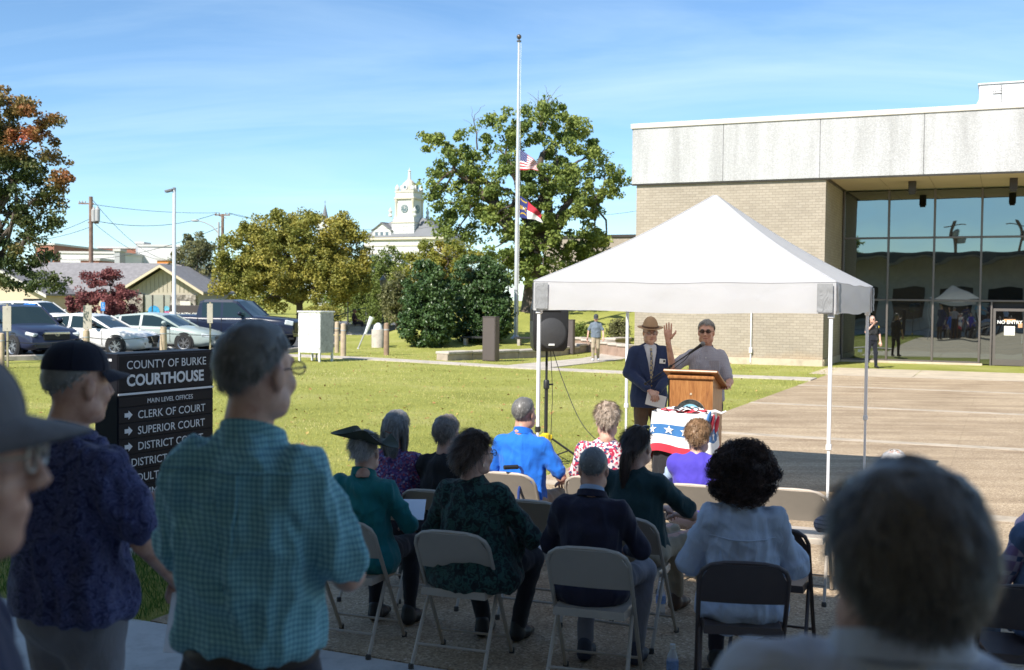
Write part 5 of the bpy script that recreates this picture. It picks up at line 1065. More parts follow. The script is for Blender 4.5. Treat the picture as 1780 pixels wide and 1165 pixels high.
mb = MB(); mb.lathe([(.185, 0), (.19, .012), (.175, .018), (.06, .03), (0, .034)], 28, (0, 0, 0), 0, RX); mb.xf(Matrix.Translation((0, -.199, .24))); wf = mb.build('woofer_grille', MSH, pa)
mb = MB(); mb.lathe([(.2, 0), (.205, .014), (.19, .016), (.188, 0)], 28, (0, 0, 0), 0, RX); mb.xf(Matrix.Translation((0, -.197, .24))); mb.build('rim', PLA, wf)
mb = MB(); mb.box((0, -.2, .57), (.26, .02, .13), bev=.02); mb.build('horn', mat('horn_black', (.008, .008, .008), .6), pa)
mb = MB(); mb.box((0, -.225, .085), (.08, .008, .025), bev=.003); mb.build('badge', WHT, pa)
for sgn in (-1, 1): mb = MB(); mb.box((sgn*.225, -.05, .47), (.02, .09, .16), bev=.01); mb.build('handle_recess', mat('horn_black', (.008, .008, .008), .6), pa)
def cable(pts, label, r=.005, name='audio_cable'):
    P = [Vector(q) for q in pts]; C_ = []
    for i in range(len(P)-1):
        a = P[max(i-1, 0)]; b_ = P[i]; c = P[i+1]; d = P[min(i+2, len(P)-1)]
        for k in range(6): t = k/6; C_.append(.5*((2*b_)+(c-a)*t+(2*a-5*b_+4*c-d)*t*t+(3*b_-a-3*c+d)*t**3))
    C_.append(P[-1]); o0 = C_[0]; mb = MB(); mb.tube([c-o0 for c in C_], r, 6); o = mb.build(name, BLK); o.location = o0; tag(o, label, 'cable')
cable([p+Vector((.05, .05, 1.5)), p+Vector((.08, .03, .9)), p+Vector((.07, .02, .3)), p+Vector((.12, -.05, .02)), p+Vector((.3, -.1, .01)), p+Vector((.12, -.2, .01)), p+Vector((-.1, -.15, .05)), p+Vector((.05, -.1, .15)), p+Vector((.3, .02, .02))], 'black cable coiled at the foot of the speaker stand')
cable([p+Vector((.08, 0, 1.46)), p+Vector((.22, -.2, 1.05)), p+Vector((.45, -.5, .55)), p+Vector((.75, -.9, .3)), p+Vector((1.2, -1.4, .04)), p+Vector((1.9, -1.8, .02))], 'black cable hanging from the loudspeaker to the lectern')
cable([uv(-4.6, 8.9, .02), uv(-4.4, 9.6, .02), uv(-3.9, 10.3, .02), uv(-3.3, 10.4, .02), uv(-2.8, 11, .02)], 'black cord lying across the court behind the seats')

# ---- lectern
OAK = None
m, nt, b = shader('oak_veneer'); v = coords(nt, (14, 14, 1.6)); n1 = noise(nt, v, 2.2, 6, .6, 1.6)
L(nt, ramp(nt, n1, [(.3, (.17, .06, .018)), (.5, (.30, .125, .038)), (.7, (.40, .19, .065))]), b.inputs['Base Color']); b.inputs['Roughness'].default_value = .4; b.inputs['Coat Weight'].default_value = .25; OAK = m
LP = Vector((xat(1212, 11.75), 11.75, 0)); lec = empty('lectern', LP, -ANG, 'oak lectern with round city seal under the canopy', 'lectern'); lw, ld, lh = .46, .42, 1.33
mb = MB(); mb.box((0, -ld/2+.012, lh/2), (lw-.04, .024, lh)); mb.build('front_panel', OAK, lec, smooth=False)
for sgn in (-1, 1): mb = MB(); mb.prism([(-ld/2, .02), (ld/2, .02), (ld/2, lh-.17), (-ld/2, lh)], sgn*(lw/2-.02), sgn*lw/2, 'x'); mb.build('side_panel', OAK, lec, smooth=False)
tilt = math.atan2(.17, ld)
mb = MB(); mb.box((0, 0, 0), (lw+.12, ld+.14, .03), bev=.008); mb.xf(Matrix.Translation((0, 0, lh-.06)) @ Matrix.Rotation(-tilt, 4, 'X')); mb.build('top', OAK, lec)
mb = MB(); mb.box((0, -ld/2-.012, lh-.028), (lw+.04, .03, .04), bev=.012); mb.build('moulding', OAK, lec); mb = MB(); mb.box((0, 0, .03), (lw+.05, ld+.05, .06), bev=.01); mb.build('base', OAK, lec)
mb = MB(); mb.box((0, ld/2+.06, lh-.16), (lw*.8, .02, .06), bev=.006); mb.build('book_stop', BLK, lec)
def disc(r0, r1, y, z, name, m_, par, n=40, th=.004):
    mb = MB(); 
    if r0: mb.lathe([(r0, 0), (r0, th), (r1, th), (r1, 0)], n, (0, 0, 0), 0, RX)
    else: mb.lathe([(r1, 0), (r1, th), (0, th)], n, (0, 0, 0), 0, RX)
    mb.xf(Matrix.Translation((0, y, z))); return mb.build(name, m_, par)
zs0 = lh-.42; ys = -ld/2-.0005
sr = .165; seal = disc(0, sr, ys, zs0, 'seal', mat('seal_grey', (.46, .47, .46), .5, .03), lec)
disc(sr*.70, sr*.74, ys-.005, zs0, 'inner_ring', mat('seal_dark', (.05, .06, .06), .5), seal); disc(sr*.96, sr, ys-.005, zs0, 'outer_ring', mat('seal_dark', (.05, .06, .06)), seal)
disc(0, sr*.70, ys-.0042, zs0, 'sky_field', mat('seal_sky', (.20, .45, .62), .5, .05), seal)
SGN_ = mat('seal_green', (.04, .22, .10), .5, .1, 30); SWH = mat('seal_white', (.7, .72, .72), .5)
mb = MB(); r = sr*.69; mb.prism([(r*math.cos(a), r*math.sin(a)) for a in np.linspace(math.pi*1.02, math.pi*1.98, 16)]+[(r*.8, -r*.1), (r*.3, r*.05), (-.1*r, .14*r), (-r*.6, -.08*r)], ys-.0105, ys-.009, 'y'); mb.xf(Matrix.Translation((0, 0, zs0))); mb.build('hill', SGN_, seal, smooth=False)
for i, (x, w_, h_) in enumerate(((-.55, .2, .22), (-.3, .2, .3), (-.05, .14, .55), (.18, .22, .28), (.45, .2, .2))): mb = MB(); mb.box((x*r, ys-.0115, zs0+.02*r+h_*r/2-.05*r), (w_*r, .002, h_*r)); mb.build('skyline', SWH, seal, smooth=False)
for i, ch in enumerate('CITY OF MORGANTON'):
    if ch == ' ': continue
    a = R(205)-R(230)*i/16; me = text_mesh(ch, sr*.24, mat('seal_dark', (.05, .06, .06)), .0008, 'CENTER', .0006)
    link('letter', me, seal, mw=Matrix.Translation((sr*.78*math.cos(a), ys-.006, zs0+sr*.78*math.sin(a))) @ Matrix.Rotation(R(90), 4, 'X') @ Matrix.Rotation(a-math.pi/2, 4, 'Z'))
mb = MB(); mb.lathe([(.012, 0), (.012, .006), (0, .007)], 10, (0, 0, 0), 0, RX); mb.xf(Matrix.Translation((0, ys, lh-.2))); mb.build('screw_cap', SANDC, lec)
# microphone on boom behind the lectern
mA = at(1122, 667, 12.0); mB_ = at(1203, 611, 11.95); piv = mA+(mB_-mA)*.55
ms_ = empty('microphone_stand', (piv.x, piv.y+.12, 0), 0, 'thin black microphone boom leaning up to the speaker', 'microphone'); o0 = Vector(ms_.location)
mb = MB(); mb.tube([(0, 0, 0), (0, 0, piv.z-.02)], .011, 8); mb.build('stand_pole', BLK, ms_); mb = MB(); mb.lathe([(.14, 0), (.14, .015), (.02, .03)], 18); mb.build('base', BLK, ms_)
mb = MB(); mb.tube([mA-o0, mB_-o0], .0065, 8); mb.build('boom', BLK, ms_); mb = MB(); mb.ell(mA-o0, (.018, .018, .018)); mb.build('counterweight', BLK, ms_); mb = MB(); mb.tube([piv-o0, Vector((0, 0, piv.z-.02))], .016, 8); mb.build('pivot', BLK, ms_)
d = (mB_-mA).normalized(); mb = MB(); mb.tube([mB_-o0-d*.04, mB_-o0+d*.09, mB_-o0+d*.12], [.012, .017, .022], 10); mic = mb.build('microphone', BLK, ms_); mb = MB(); mb.ell(mB_-o0+d*.14, .028); mb.build('mesh_head', mat('mic_mesh', (.16, .16, .17), .4, .1, 80, .4, 400), mic)
mb = MB(); mb.tube([mA-o0+d*.02+Vector((0, -.01, -.03)), piv-o0+Vector((.0, -.01, -.05)), mB_-o0-d*.1+Vector((0, -.01, -.04)), mB_-o0], .004, 5); mb.build('cable', BLK, ms_)

# ---- draped stand with bunting
TP = Vector((xat(1192, 10.75), 10.75, 0)); dt = empty('draped_stand', TP, -ANG, 'square stand under a black pleated cloth before the lectern', 'stand')
BLKC = cloth('black_cloth', (.018, .018, .022), .1, .5, 700, .7)
def drape(hw, hd, ztop, zbot, pleat, npl, flare, n=96, nz=10, seed=0, rad=.07):
    V, Fc = [], []
    for j in range(nz+1):
        t = j/nz
        for k in range(n):
            a = 2*math.pi*k/n; c, s = math.cos(a), math.sin(a); q = 1/max(abs(c)**6, 1e-9) if 0 else (abs(c)**5+abs(s)**5)**(-1/5)
            w = 1+flare*t+pleat*t**.7*math.sin(npl*a+2*math.sin(a*3+seed))
            V.append((hw*q*c*w, hd*q*s*w, ztop+(zbot-ztop)*t-(0.012*abs(math.sin(npl*a*.5)) if j == nz else 0)))
    for j in range(nz):
        for k in range(n): Fc.append((j*n+k, (j+1)*n+k, (j+1)*n+(k+1) % n, j*n+(k+1) % n))
    c0 = len(V); V.append((0, 0, ztop+.012)); Fc += [(k, (k+1) % n, c0) for k in range(n)]
    return V, Fc
mb = MB(); mb.box((0, 0, .5), (.5, .34, .95)); mb.build('frame', WOODT, dt, smooth=False)
V, Fc = drape(.262, .19, .99, .01, .06, 17, .12); link('black_cloth', rawmesh('black_cloth', V, Fc, BLKC), dt)
bu = empty('bunting', TP+Vector((0, 0, .995)), -ANG, 'patriotic bunting of white, blue starred and red bands over the stand', 'bunting')
BU_B = cloth('bunting_blue', (.045, .16, .38), .06, .35, 500); BU_R = cloth('bunting_red', (.55, .035, .06), .06, .35, 500); BU_W = cloth('bunting_white', (.78, .77, .77), .03, .35, 500)
zt, zb_ = .035, -.40; bandz = [(0, .30, BU_W, 'white_band'), (.30, .56, BU_B, 'blue_band'), (.56, .80, BU_W, 'white_band'), (.80, 1.0, BU_R, 'red_band')]
def bun(a, t):
    c, s = math.cos(a), math.sin(a); q = (abs(c)**4.5+abs(s)**4.5)**(-1/4.5); dr = -.06*math.cos(a*2+.6)*t
    w = 1.06+.14*t+.028*t*math.sin(9*a+1.3)+.016*t*math.sin(19*a)
    return (.275*q*c*w, .205*q*s*w, zt+(zb_-zt)*t+dr+.018*math.sin(5*a)*t)
for t0, t1, m_, nm_ in bandz:
    V, Fc = [], []; n, nz = 96, 4
    for j in range(nz+1):
        for k in range(n): V.append(bun(2*math.pi*k/n, t0+(t1-t0)*j/nz))
    for j in range(nz):
        for k in range(n): Fc.append((j*n+k, (j+1)*n+k, (j+1)*n+(k+1) % n, j*n+(k+1) % n))
    link(nm_, rawmesh(nm_, V, Fc, m_), bu)
for k in range(13):
    a0_ = 2*math.pi*k/13+.1; poly = []
    for i in range(10): rr = .052 if i % 2 == 0 else .021; an = i*math.pi/5; poly.append((a0_+rr*math.sin(an)/.33, .43-rr*math.cos(an)/.44))
    V = [Vector(bun(a_, t_)) for a_, t_ in poly]; cen = sum(V, Vector())/10; ou = Vector((cen.x, cen.y, 0)).normalized()
    mb = MB(); mb.add([v+ou*.008 for v in V]+[cen+ou*.01], [(i, (i+1) % 10, 10) for i in range(10)]); mb.build('star', BU_W, bu, smooth=False)
# gathered top
for i, (m_, z_, rr, ph) in enumerate(((BU_W, .05, .30, 0), (BU_R, .062, .25, 1), (BU_W, .075, .2, 2), (BLKC, .08, .15, .5))):
    V, Fc = [], []; n, nz = 60, 5
    for j in range(nz+1):
        t = j/nz
        for k in range(n):
            a = 2*math.pi*k/n; r_ = rr*(1-t*.92)*(1+.05*math.sin(7*a+ph)); V.append((r_*.92*math.cos(a), r_*.68*math.sin(a), z_-.02+.025*math.sin(t*6+3*a+ph)*(1-t)*t*2+.012*math.sin(9*a+ph*3)*(1-t)+.012*t))
    for j in range(nz):
        for k in range(n): Fc.append((j*n+k, j*n+(k+1) % n, (j+1)*n+(k+1) % n, (j+1)*n+k))
    link('gathered_top', rawmesh('gathered_top', V, Fc, m_), bu)
mb = MB(); mb.ell((.27, -.08, -.03), (.05, .06, .06)); mb.ell((.29, -.05, .03), (.04, .05, .03)); mb.tube([(.26, -.08, .04), (.33, -.1, .06), (.38, -.08, .04), (.42, -.05, .06)], [.02, .015, .012, .008], 7); mb.build('knot', BU_W, bu)
for (c_, m_) in (((.29, -.10, -.10), BU_R), ((.305, .03, -.12), BU_R), ((.27, -.16, -.06), BU_B)): mb = MB(); mb.ell(c_, (.02, .05, .13), rot=Matrix.Rotation(R(12), 3, 'Y')); mb.build('fold', m_, bu)
# ================================================================== PEOPLE
class SDF:
    """a small signed-distance field: round cones and ellipsoids blended together, then meshed"""
    def __init__(s, lo, hi, vox):
        s.lo = np.array(lo, float)-3*vox; s.v = vox; s.n = np.ceil((np.array(hi)+3*vox-s.lo)/vox).astype(int)+1
        s.D = np.full(s.n, .12, np.float32)
    def _box(s, a, b, pad):
        i0 = np.maximum(0, np.floor((a-pad-s.lo)/s.v).astype(int)); i1 = np.minimum(s.n, np.ceil((b+pad-s.lo)/s.v).astype(int)+1)
        if np.any(i1 <= i0): return None
        sl = tuple(slice(p, q) for p, q in zip(i0, i1))
        ax = [s.lo[k]+s.v*np.arange(i0[k], i1[k]) for k in range(3)]
        return sl, np.stack(np.meshgrid(*ax, indexing='ij'), -1)
    def _mix(s, sl, d, k, sub=False):
        A = s.D[sl]
        if sub: s.D[sl] = np.maximum(A, -d); return
        h = np.clip(.5+.5*(A-d)/k, 0, 1); s.D[sl] = A*(1-h)+d*h-k*h*(1-h)
    def cone(s, a, b, ra, rb, k=.03, flat=None, sub=False):
        a = np.array(a, float); b = np.array(b, float); r = max(ra, rb); m = max(flat[1], 1) if flat else 1
        bx = s._box(np.minimum(a, b), np.maximum(a, b), r*m+.06)
        if bx is None: return s
        sl, P = bx; Q = P-a; ab = b-a; L2 = max(ab@ab, 1e-9)
        if flat:
            n = np.array(flat[0], float); n -= ab*(n@ab)/L2; n /= np.linalg.norm(n)+1e-9; Q = Q+((1/flat[1]-1)*(Q@n))[..., None]*n
        t = np.clip((Q@ab)/L2, 0, 1); d = np.linalg.norm(Q-t[..., None]*ab, axis=-1)-(ra+(rb-ra)*t)
        s._mix(sl, d, k, sub); return s
    def ell(s, c, r, k=.03, rot=None, sub=False):
        c = np.array(c, float); r = np.array(r if hasattr(r, '__len__') else (r, r, r), float); m = r.max()
        bx = s._box(c-m, c+m, .05)
        if bx is None: return s
        sl, P = bx; Q = P-c
        if rot is not None: Q = Q@np.array(rot)
        q = np.linalg.norm(Q/r, axis=-1); g = np.linalg.norm(Q/(r*r), axis=-1)+1e-9
        s._mix(sl, q*(q-1)/g, k, sub); return s
    def cut(s, axis, val, above=True):
        ax = s.lo[axis]+s.v*np.arange(s.n[axis]); d = (ax-val) if above else (val-ax); sh = [1, 1, 1]; sh[axis] = -1
        s.D = np.maximum(s.D, d.reshape(sh).astype(np.float32)); return s
    def mesh(s):
        D = s.D; S = D < 0; c = [S[i:S.shape[0]-1+i, j:S.shape[1]-1+j, k:S.shape[2]-1+k] for i in (0, 1) for j in (0, 1) for k in (0, 1)]
        al = np.logical_and.reduce(c); an = np.logical_or.reduce(c); I = np.argwhere(an & ~al)
        off = np.array([(i, j, k) for i in (0, 1) for j in (0, 1) for k in (0, 1)]); val = np.stack([D[tuple((I+o).T)] for o in off], 1)
        pos = np.zeros((len(I), 3)); cnt = np.zeros(len(I))
        for a in range(8):
            for b in range(a+1, 8):
                if abs(off[a]-off[b]).sum() != 1: continue
                va, vb = val[:, a], val[:, b]; x = (va < 0) != (vb < 0); t = np.where(x, va/np.where(va == vb, 1, va-vb), 0)
                pos += x[:, None]*(off[a]+t[:, None]*(off[b]-off[a])); cnt += x
        V = s.lo+s.v*(I+pos/cnt[:, None]); ids = np.full(np.array(S.shape)-1, -1); ids[tuple(I.T)] = np.arange(len(I)); Fc = []
        for ax in range(3):
            o1, o2 = (ax+1) % 3, (ax+2) % 3; A = np.moveaxis(S, ax, 0); x = np.argwhere(A[:-1] != A[1:])
            full = np.zeros((len(x), 3), int); oth = [q for q in range(3) if q != ax]; full[:, ax] = x[:, 0]; full[:, oth[0]] = x[:, 1]; full[:, oth[1]] = x[:, 2]
            k = np.all(full > 0, 1) & np.all(full < np.array(S.shape)-1, 1); full = full[k]; inside = S[tuple(full.T)]
            e1 = np.eye(3, dtype=int)[o1]; e2 = np.eye(3, dtype=int)[o2]
            q = np.stack([ids[tuple((full-e1-e2).T)], ids[tuple((full-e2).T)], ids[tuple(full.T)], ids[tuple((full-e1).T)]], 1)
            q[~inside] = q[~inside][:, ::-1]; Fc.append(q)
        Fc = np.concatenate(Fc); return V, Fc[np.all(Fc >= 0, 1)]
def vnormals(V, Fc):
    n = np.cross(V[Fc[:, 2]]-V[Fc[:, 0]], V[Fc[:, 3]]-V[Fc[:, 1]]); N_ = np.zeros_like(V)
    for k in range(4): np.add.at(N_, Fc[:, k], n)
    return N_/(np.linalg.norm(N_, axis=1)[:, None]+1e-9)
def relax(V, Fc, it=2):
    for _ in range(it):
        A = np.zeros_like(V); c = np.zeros(len(V))
        for k in range(4): np.add.at(A, Fc[:, k], V[Fc[:, (k+1) % 4]]); np.add.at(c, Fc[:, k], 1)
        V = V*.5+.5*A/np.maximum(c, 1)[:, None]
    return V
def folds(V, Fc, amp, seed, freq=(9, 9, 5)):
    N_ = vnormals(V, Fc); P = V*np.array(freq)+seed*3.7; w = vnoise(P+vnoise(P*.6)[:, None]*1.3)
    ridge = 1-np.abs(vnoise(P*1.7+11))*2
    hang = 1-2*np.abs(vnoise(V*np.array([15, 15, 2.6])+seed*1.9+.6*vnoise(V*6+3)[:, None]))
    drag = 1-2*np.abs(vnoise(np.stack([V[:, 0]*5+V[:, 2]*9, V[:, 1]*7, V[:, 2]*14-np.abs(V[:, 0])*9], 1)+seed))
    return V+N_*(amp*(w*.8+np.clip(ridge, 0, 1)*.6+np.clip(hang, -.3, 1)*.75+np.clip(drag, 0, 1)*.45-.5))[:, None]
def join(parts):
    V, Fq, b = [], [], 0
    for v, f in parts: V.append(v); Fq.append(f+b); b += len(v)
    return np.concatenate(V), np.concatenate(Fq)
def tf(V, M_): A_ = np.array(M_); return V@A_[:3, :3].T+A_[:3, 3]

def make_head(female=False):
    s = SDF((-.1, -.13, -.14), (.1, .14, .135), .0065)
    s.ell((0, -.018, .032), (.075, .095, .088)).ell((0, .022, -.035), (.060, .066, .085), .03).ell((0, .058, -.096), (.03, .026, .02), .025)
    s.cone((0, .088, .018), (0, .107, -.022), .006, .0115, .012).ell((.011, .098, -.027), .009, .01).ell((-.011, .098, -.027), .009, .01)
    s.ell((0, .077, .030), (.048, .014, .010), .015)
    for q in (-1, 1):
        s.ell((q*.038, .06, -.03), (.022, .022, .022), .02).ell((q*.032, .092, .010), (.016, .012, .010), .01, None, True).ell((q*.077, -.008, -.008), (.010, .020, .033), .008).ell((q*.055, .01, -.075), (.02, .035, .03), .025)
    s.ell((0, .084, -.058), (.024, .010, .007), .008).ell((0, .08, -.072), (.02, .010, .006), .008).cone((0, -.02, -.06), (0, -.045, -.135), .058, .056, .03)
    V, Fq = s.mesh(); return relax(V, Fq, 1), Fq
HEAD = make_head()
def make_hand(curl=.35, spread=.12, thumb=.5):
    mb = MB()
    mb.tube([(0, -.05, 0), (0, -.01, 0), (-.002, .03, 0), (0, .07, 0), (0, .098, 0)], [(.019, .026), (.018, .028), (.017, .039), (.014, .042), (.009, .038)], 10)
    for i, (x, ln, r) in enumerate(((-.031, .070, .0085), (-.0105, .079, .0088), (.0105, .073, .0085), (.030, .057, .0075))):
        a = (x*spread*30)*.35; P = [Vector((x, .075, 0))]; d = Vector((math.sin(a), math.cos(a), 0)); c = 0
        for k, f_ in enumerate((.22, .42, .32, .26)):
            if k: c += curl*(.9+.1*i)
            dd = Vector((d.x*math.cos(c), d.y*math.cos(c), -math.sin(c))); P.append(P[-1]+dd*ln*f_)
        mb.tube(P, [r, r*1.05, r, r*.92, r*.55], 7)
    t = thumb; P = [Vector((-.028, .012, -.004)), Vector((-.046, .036, -.008)), Vector((-.050-.022*t, .062, -.012-.012*curl)), Vector((-.050-.03*t, .088, -.014-.03*curl))]
    mb.tube(P, [.016, .0135, .0105, .006], 8); return np.array(mb.v), mb.f
_hc = {}
def hand(curl, spread, thumb):
    k = (curl, spread, thumb)
    if k not in _hc: _hc[k] = make_hand(*k)
    return _hc[k]
SKIN = {}
def skin(name, col):
    if name in SKIN: return SKIN[name]
    m, nt, b = shader(name); v = coords(nt)
    L(nt, ramp(nt, noise(nt, v, 22, 4), [(.28, (col[0]*.74, col[1]*.60, col[2]*.58)), (.5, (col[0]*.95, col[1]*.9, col[2]*.9)), (.75, (min(1, col[0]*1.08), col[1]*1.1, col[2]*1.1))]), b.inputs['Base Color']); b.inputs['Roughness'].default_value = .5
    b.inputs['Subsurface Weight'].default_value = .0; bump(nt, b, noise(nt, v, 260, 3), .12, .003); SKIN[name] = m; return m
SK1 = skin('skin_ruddy', (.60, .35, .26)); SK2 = skin('skin_fair', (.64, .40, .31)); SK3 = skin('skin_tan', (.38, .2, .135))
def hairmat(name, dark, light, rough=.42): return attrmat(name, [(0, dark), (.55, tuple((a+b)/2 for a, b in zip(dark, light))), (1, light)], rough, 0, .45)
HG = hairmat('hair_grey', (.10, .095, .09), (.42, .41, .40)); HW = hairmat('hair_white', (.30, .29, .28), (.72, .72, .73)); HDK = hairmat('hair_dark', (.018, .012, .010), (.14, .09, .072)); HBR = hairmat('hair_brown', (.05, .032, .022), (.2, .13, .09)); HSN = hairmat('hair_sandy', (.16, .085, .04), (.44, .28, .16)); HBL = hairmat('hair_blond_white', (.28, .2, .14), (.66, .56, .47)); HCU = hairmat('hair_curly_dark', (.016, .011, .010), (.22, .145, .12)); HDG = hairmat('hair_dark_grey', (.03, .023, .018), (.26, .22, .19)); HSP = hairmat('hair_salt', (.045, .042, .04), (.34, .33, .32)); HBS = hairmat('hair_silver_brown', (.075, .055, .045), (.36, .31, .27))
def scalp_zone(d, style):
    z = d[:, 2]; y = d[:, 1]
    line = np.where(y > 0, .12+.55*np.clip(y, 0, 1)**.8, .12+.95*np.clip(y, -1, 0)*1.0)   # hairline height against facing
    if style == 'long': line = line-.12*(y < .2)
    if style == 'thin': line = line+.10
    return z-line
def make_hair(o, m_, style='short', thick=.012, length=.03, curl=0., n=2600, seed=0, hm=None, droop=.6, wid=.0017, vol=(1, 1, 1), bald=0., part=0., back=.6):
    rg = np.random.default_rng(seed+100); C = np.array([0, -.016, .03]); r = np.array([.079, .099, .092])
    # base cap
    import itertools
    nu, nv_ = 44, 26; V = []; keep = []
    a = np.linspace(0, 2*np.pi, nu, endpoint=False); e = np.linspace(-1.15, 1.55, nv_)
    A_, E_ = np.meshgrid(a, e, indexing='ij'); d = np.stack([np.cos(E_)*np.sin(A_), np.cos(E_)*np.cos(A_), np.sin(E_)], -1).reshape(-1, 3)
    zn = scalp_zone(d, style); fall = np.clip((zn-.02)/.30, 0, 1)
    if bald: fall = fall*(1-bald*np.clip((d[:, 2]-.62)/.25, 0, 1)*np.clip((d[:, 1]+.75)/.4, 0, 1))
    th = thick*fall*(1+.5*vnoise(d*5+seed))-.012*(1-fall)**2
    P = C+d*r+d*th[:, None]*np.array(vol)
    if style in ('short', 'thin', 'crop'): P[:, 1] -= .004*np.clip(-d[:, 2], 0, 1)
    tn = np.clip(.30+.06*vnoise(d*7+seed)+.1*rg.random(len(d)), 0, 1); I = np.arange(nu*nv_).reshape(nu, nv_); Fq = []
    for i in range(nu):
        for j in range(nv_-1):
            q = [I[i, j], I[(i+1) % nu, j], I[(i+1) % nu, j+1], I[i, j+1]]
            if zn[q].max() > -.05 and (bald < .9 or fall[q].max() > .1): Fq.append(q)
    parts = [(P, np.array(Fq))]; tones = [tn]
    # strands
    k = rg.normal(size=(n*4, 3)); k /= np.linalg.norm(k, axis=1)[:, None]; zz = scalp_zone(k, style); ok = zz > .02+.16*rg.random(len(k))**2
    if bald: ok &= rg.random(len(k)) > bald*np.clip((k[:, 2]-.6)/.2, 0, 1)*np.clip((k[:, 1]+.8)/.3, 0, 1)
    d = k[ok][:n]; n = len(d); cl = vnoise(d*11+seed*1.7); root = C+d*r+d*(thick*.72)*np.array(vol)*(np.clip(scalp_zone(d, style)/.25, .05, 1)*(1+.35*cl))[:, None]
    flow = np.stack([d[:, 0]*.5+part, -back*np.ones(n)+d[:, 1]*.25, -droop*(1.1-d[:, 2]*.4)], 1)+rg.normal(size=(n, 3))*(.08 if style == 'long' and not curl else .13)+np.stack([vnoise(d*6+q*9+seed) for q in range(3)], 1)*(.25 if style == 'long' else .5)
    tan = flow-d*np.sum(flow*d, 1)[:, None]*.9; tan /= np.linalg.norm(tan, axis=1)[:, None]+1e-9
    S_ = 6 if curl else 4; L_ = length*rg.uniform(.6, 1.25, n); pts = [root]; dirv = tan.copy(); side = np.cross(d, tan); ph = rg.uniform(0, 6.28, n)
    for s_ in range(1, S_+1):
        dirv = dirv+np.array([0, 0, -.12*droop])+d*(.03 if not curl else .16); dirv /= np.linalg.norm(dirv, axis=1)[:, None]
        p = pts[-1]+dirv*(L_/S_)[:, None]
        if curl: p = p+(side*np.cos(ph+s_*2.1)[:, None]+d*np.sin(ph+s_*2.1)[:, None])*curl
        # stay outside the skull
        q = (p-C)/(r+.004); ql = np.linalg.norm(q, axis=1); f = np.where(ql < 1, 1/np.maximum(ql, .2), 1); p = C+(p-C)*f[:, None]; pts.append(p)
    T = np.clip(.30+.42*rg.random(n)+.55*vnoise(d*13+seed)*.8+.25*cl, 0, 1); W_ = wid*rg.uniform(.7, 1.3, n)
    Vs = []
    for s_, p in enumerate(pts):
        w = (W_*(1-.75*s_/S_))[:, None]; Vs += [p-side*w, p+side*w]
    Vs = np.stack(Vs, 1).reshape(-1, 3); b = np.arange(n)[:, None]*(2*(S_+1)); Fs = np.concatenate([np.stack([b[:, 0]+2*s_, b[:, 0]+2*s_+1, b[:, 0]+2*s_+3, b[:, 0]+2*s_+2], 1) for s_ in range(S_)])
    parts.append((Vs, Fs)); tones.append(np.repeat(np.clip(T, 0, 1), 2*(S_+1)))
    V, Fq = join(parts); V = tf(V, hm); link('hair', rawmesh('hair', V, Fq, m_, tone=np.concatenate(tones)), o)
def strand_bundle(o, name, m_, path, radii, n, seed, wav=.006):
    """a loose bundle of hair strands that follows a path (ponytail, long hair)"""
    rg = np.random.default_rng(seed); P = np.array(path, float); K = len(P); k = np.sqrt(rg.random(n)); a = rg.uniform(0, 6.283, n); T = rg.random(n); Vs = []
    t = np.gradient(P, axis=0); t /= np.linalg.norm(t, axis=1)[:, None]; ph = rg.uniform(0, 6.28, n); end = rg.uniform(.72, 1.0, n)
    for i in range(K):
        x = np.array([1., 0, 0]); x -= t[i]*(x@t[i]); x /= np.linalg.norm(x); y = np.cross(t[i], x); rr = radii[i]; ra, rb = rr if hasattr(rr, '__len__') else (rr, rr)
        u = i/(K-1)*end*(K-1); i0 = np.clip(np.floor(u).astype(int), 0, K-2); c = P[i0]+(P[i0+1]-P[i0])*(u-i0)[:, None]
        q = c+x*(k*np.cos(a)*ra+wav*np.sin(ph+i*1.3))[:, None]+y*(k*np.sin(a)*rb)[:, None]; w = .0016*(1-.6*i/(K-1)); s_ = np.stack([-np.sin(a), np.cos(a)], 1); sd_ = x*s_[:, :1]+y*s_[:, 1:]; Vs += [q-sd_*w, q+sd_*w]
    V = np.stack(Vs, 1).reshape(-1, 3); b = np.arange(n)*(2*K); Fs = np.concatenate([np.stack([b+2*s_, b+2*s_+1, b+2*s_+3, b+2*s_+2], 1) for s_ in range(K-1)])
    return link(name, rawmesh(name, V, Fs, m_, tone=np.repeat(T, 2*K)), o)

SHOEK = mat('black_shoe', (.02, .02, .022), .45, .1, 10); SHOEW = mat('white_shoe', (.6, .6, .6), .6, .05, 10); SHOEB = mat('brown_shoe', (.09, .05, .03), .5, .1, 10)
def make_shoe():
    s = SDF((-.07, -.11, -.01), (.07, .2, .12), .009)
    s.cone((0, -.05, .045), (0, .06, .045), .04, .042, .02, ((1, 0, 0), .95)).cone((0, .06, .035), (0, .14, .03), .044, .034, .03, ((0, 0, 1), .75)).cone((0, -.04, .05), (0, -.04, .10), .038, .042, .03).cut(2, .0, False)
    return s.mesh()
SHOE = make_shoe()
def eyes(hm, o, dark=(.05, .035, .02)):
    for q in (-1, 1):
        c = hm @ Vector((q*.031, .080, .011)); mb = MB(); mb.ell(c, .0105, 8, 6, 0); mb.build('eye', mat('eye_white', (.6, .58, .55), .3), o)
        c = hm @ Vector((q*.031, .0885, .011)); mb = MB(); mb.ell(c, .0042, 8, 5, 0); mb.build('iris', mat('eye_dark', dark, .2), o)
        mb = MB(); mb.tube([hm @ Vector((q*.014, .096, .027)), hm @ Vector((q*.032, .094, .033)), hm @ Vector((q*.05, .082, .027))], [.003, .0042, .002], 6); mb.build('eyebrow', mat('brow_grey', (.2, .17, .15), .8), o)
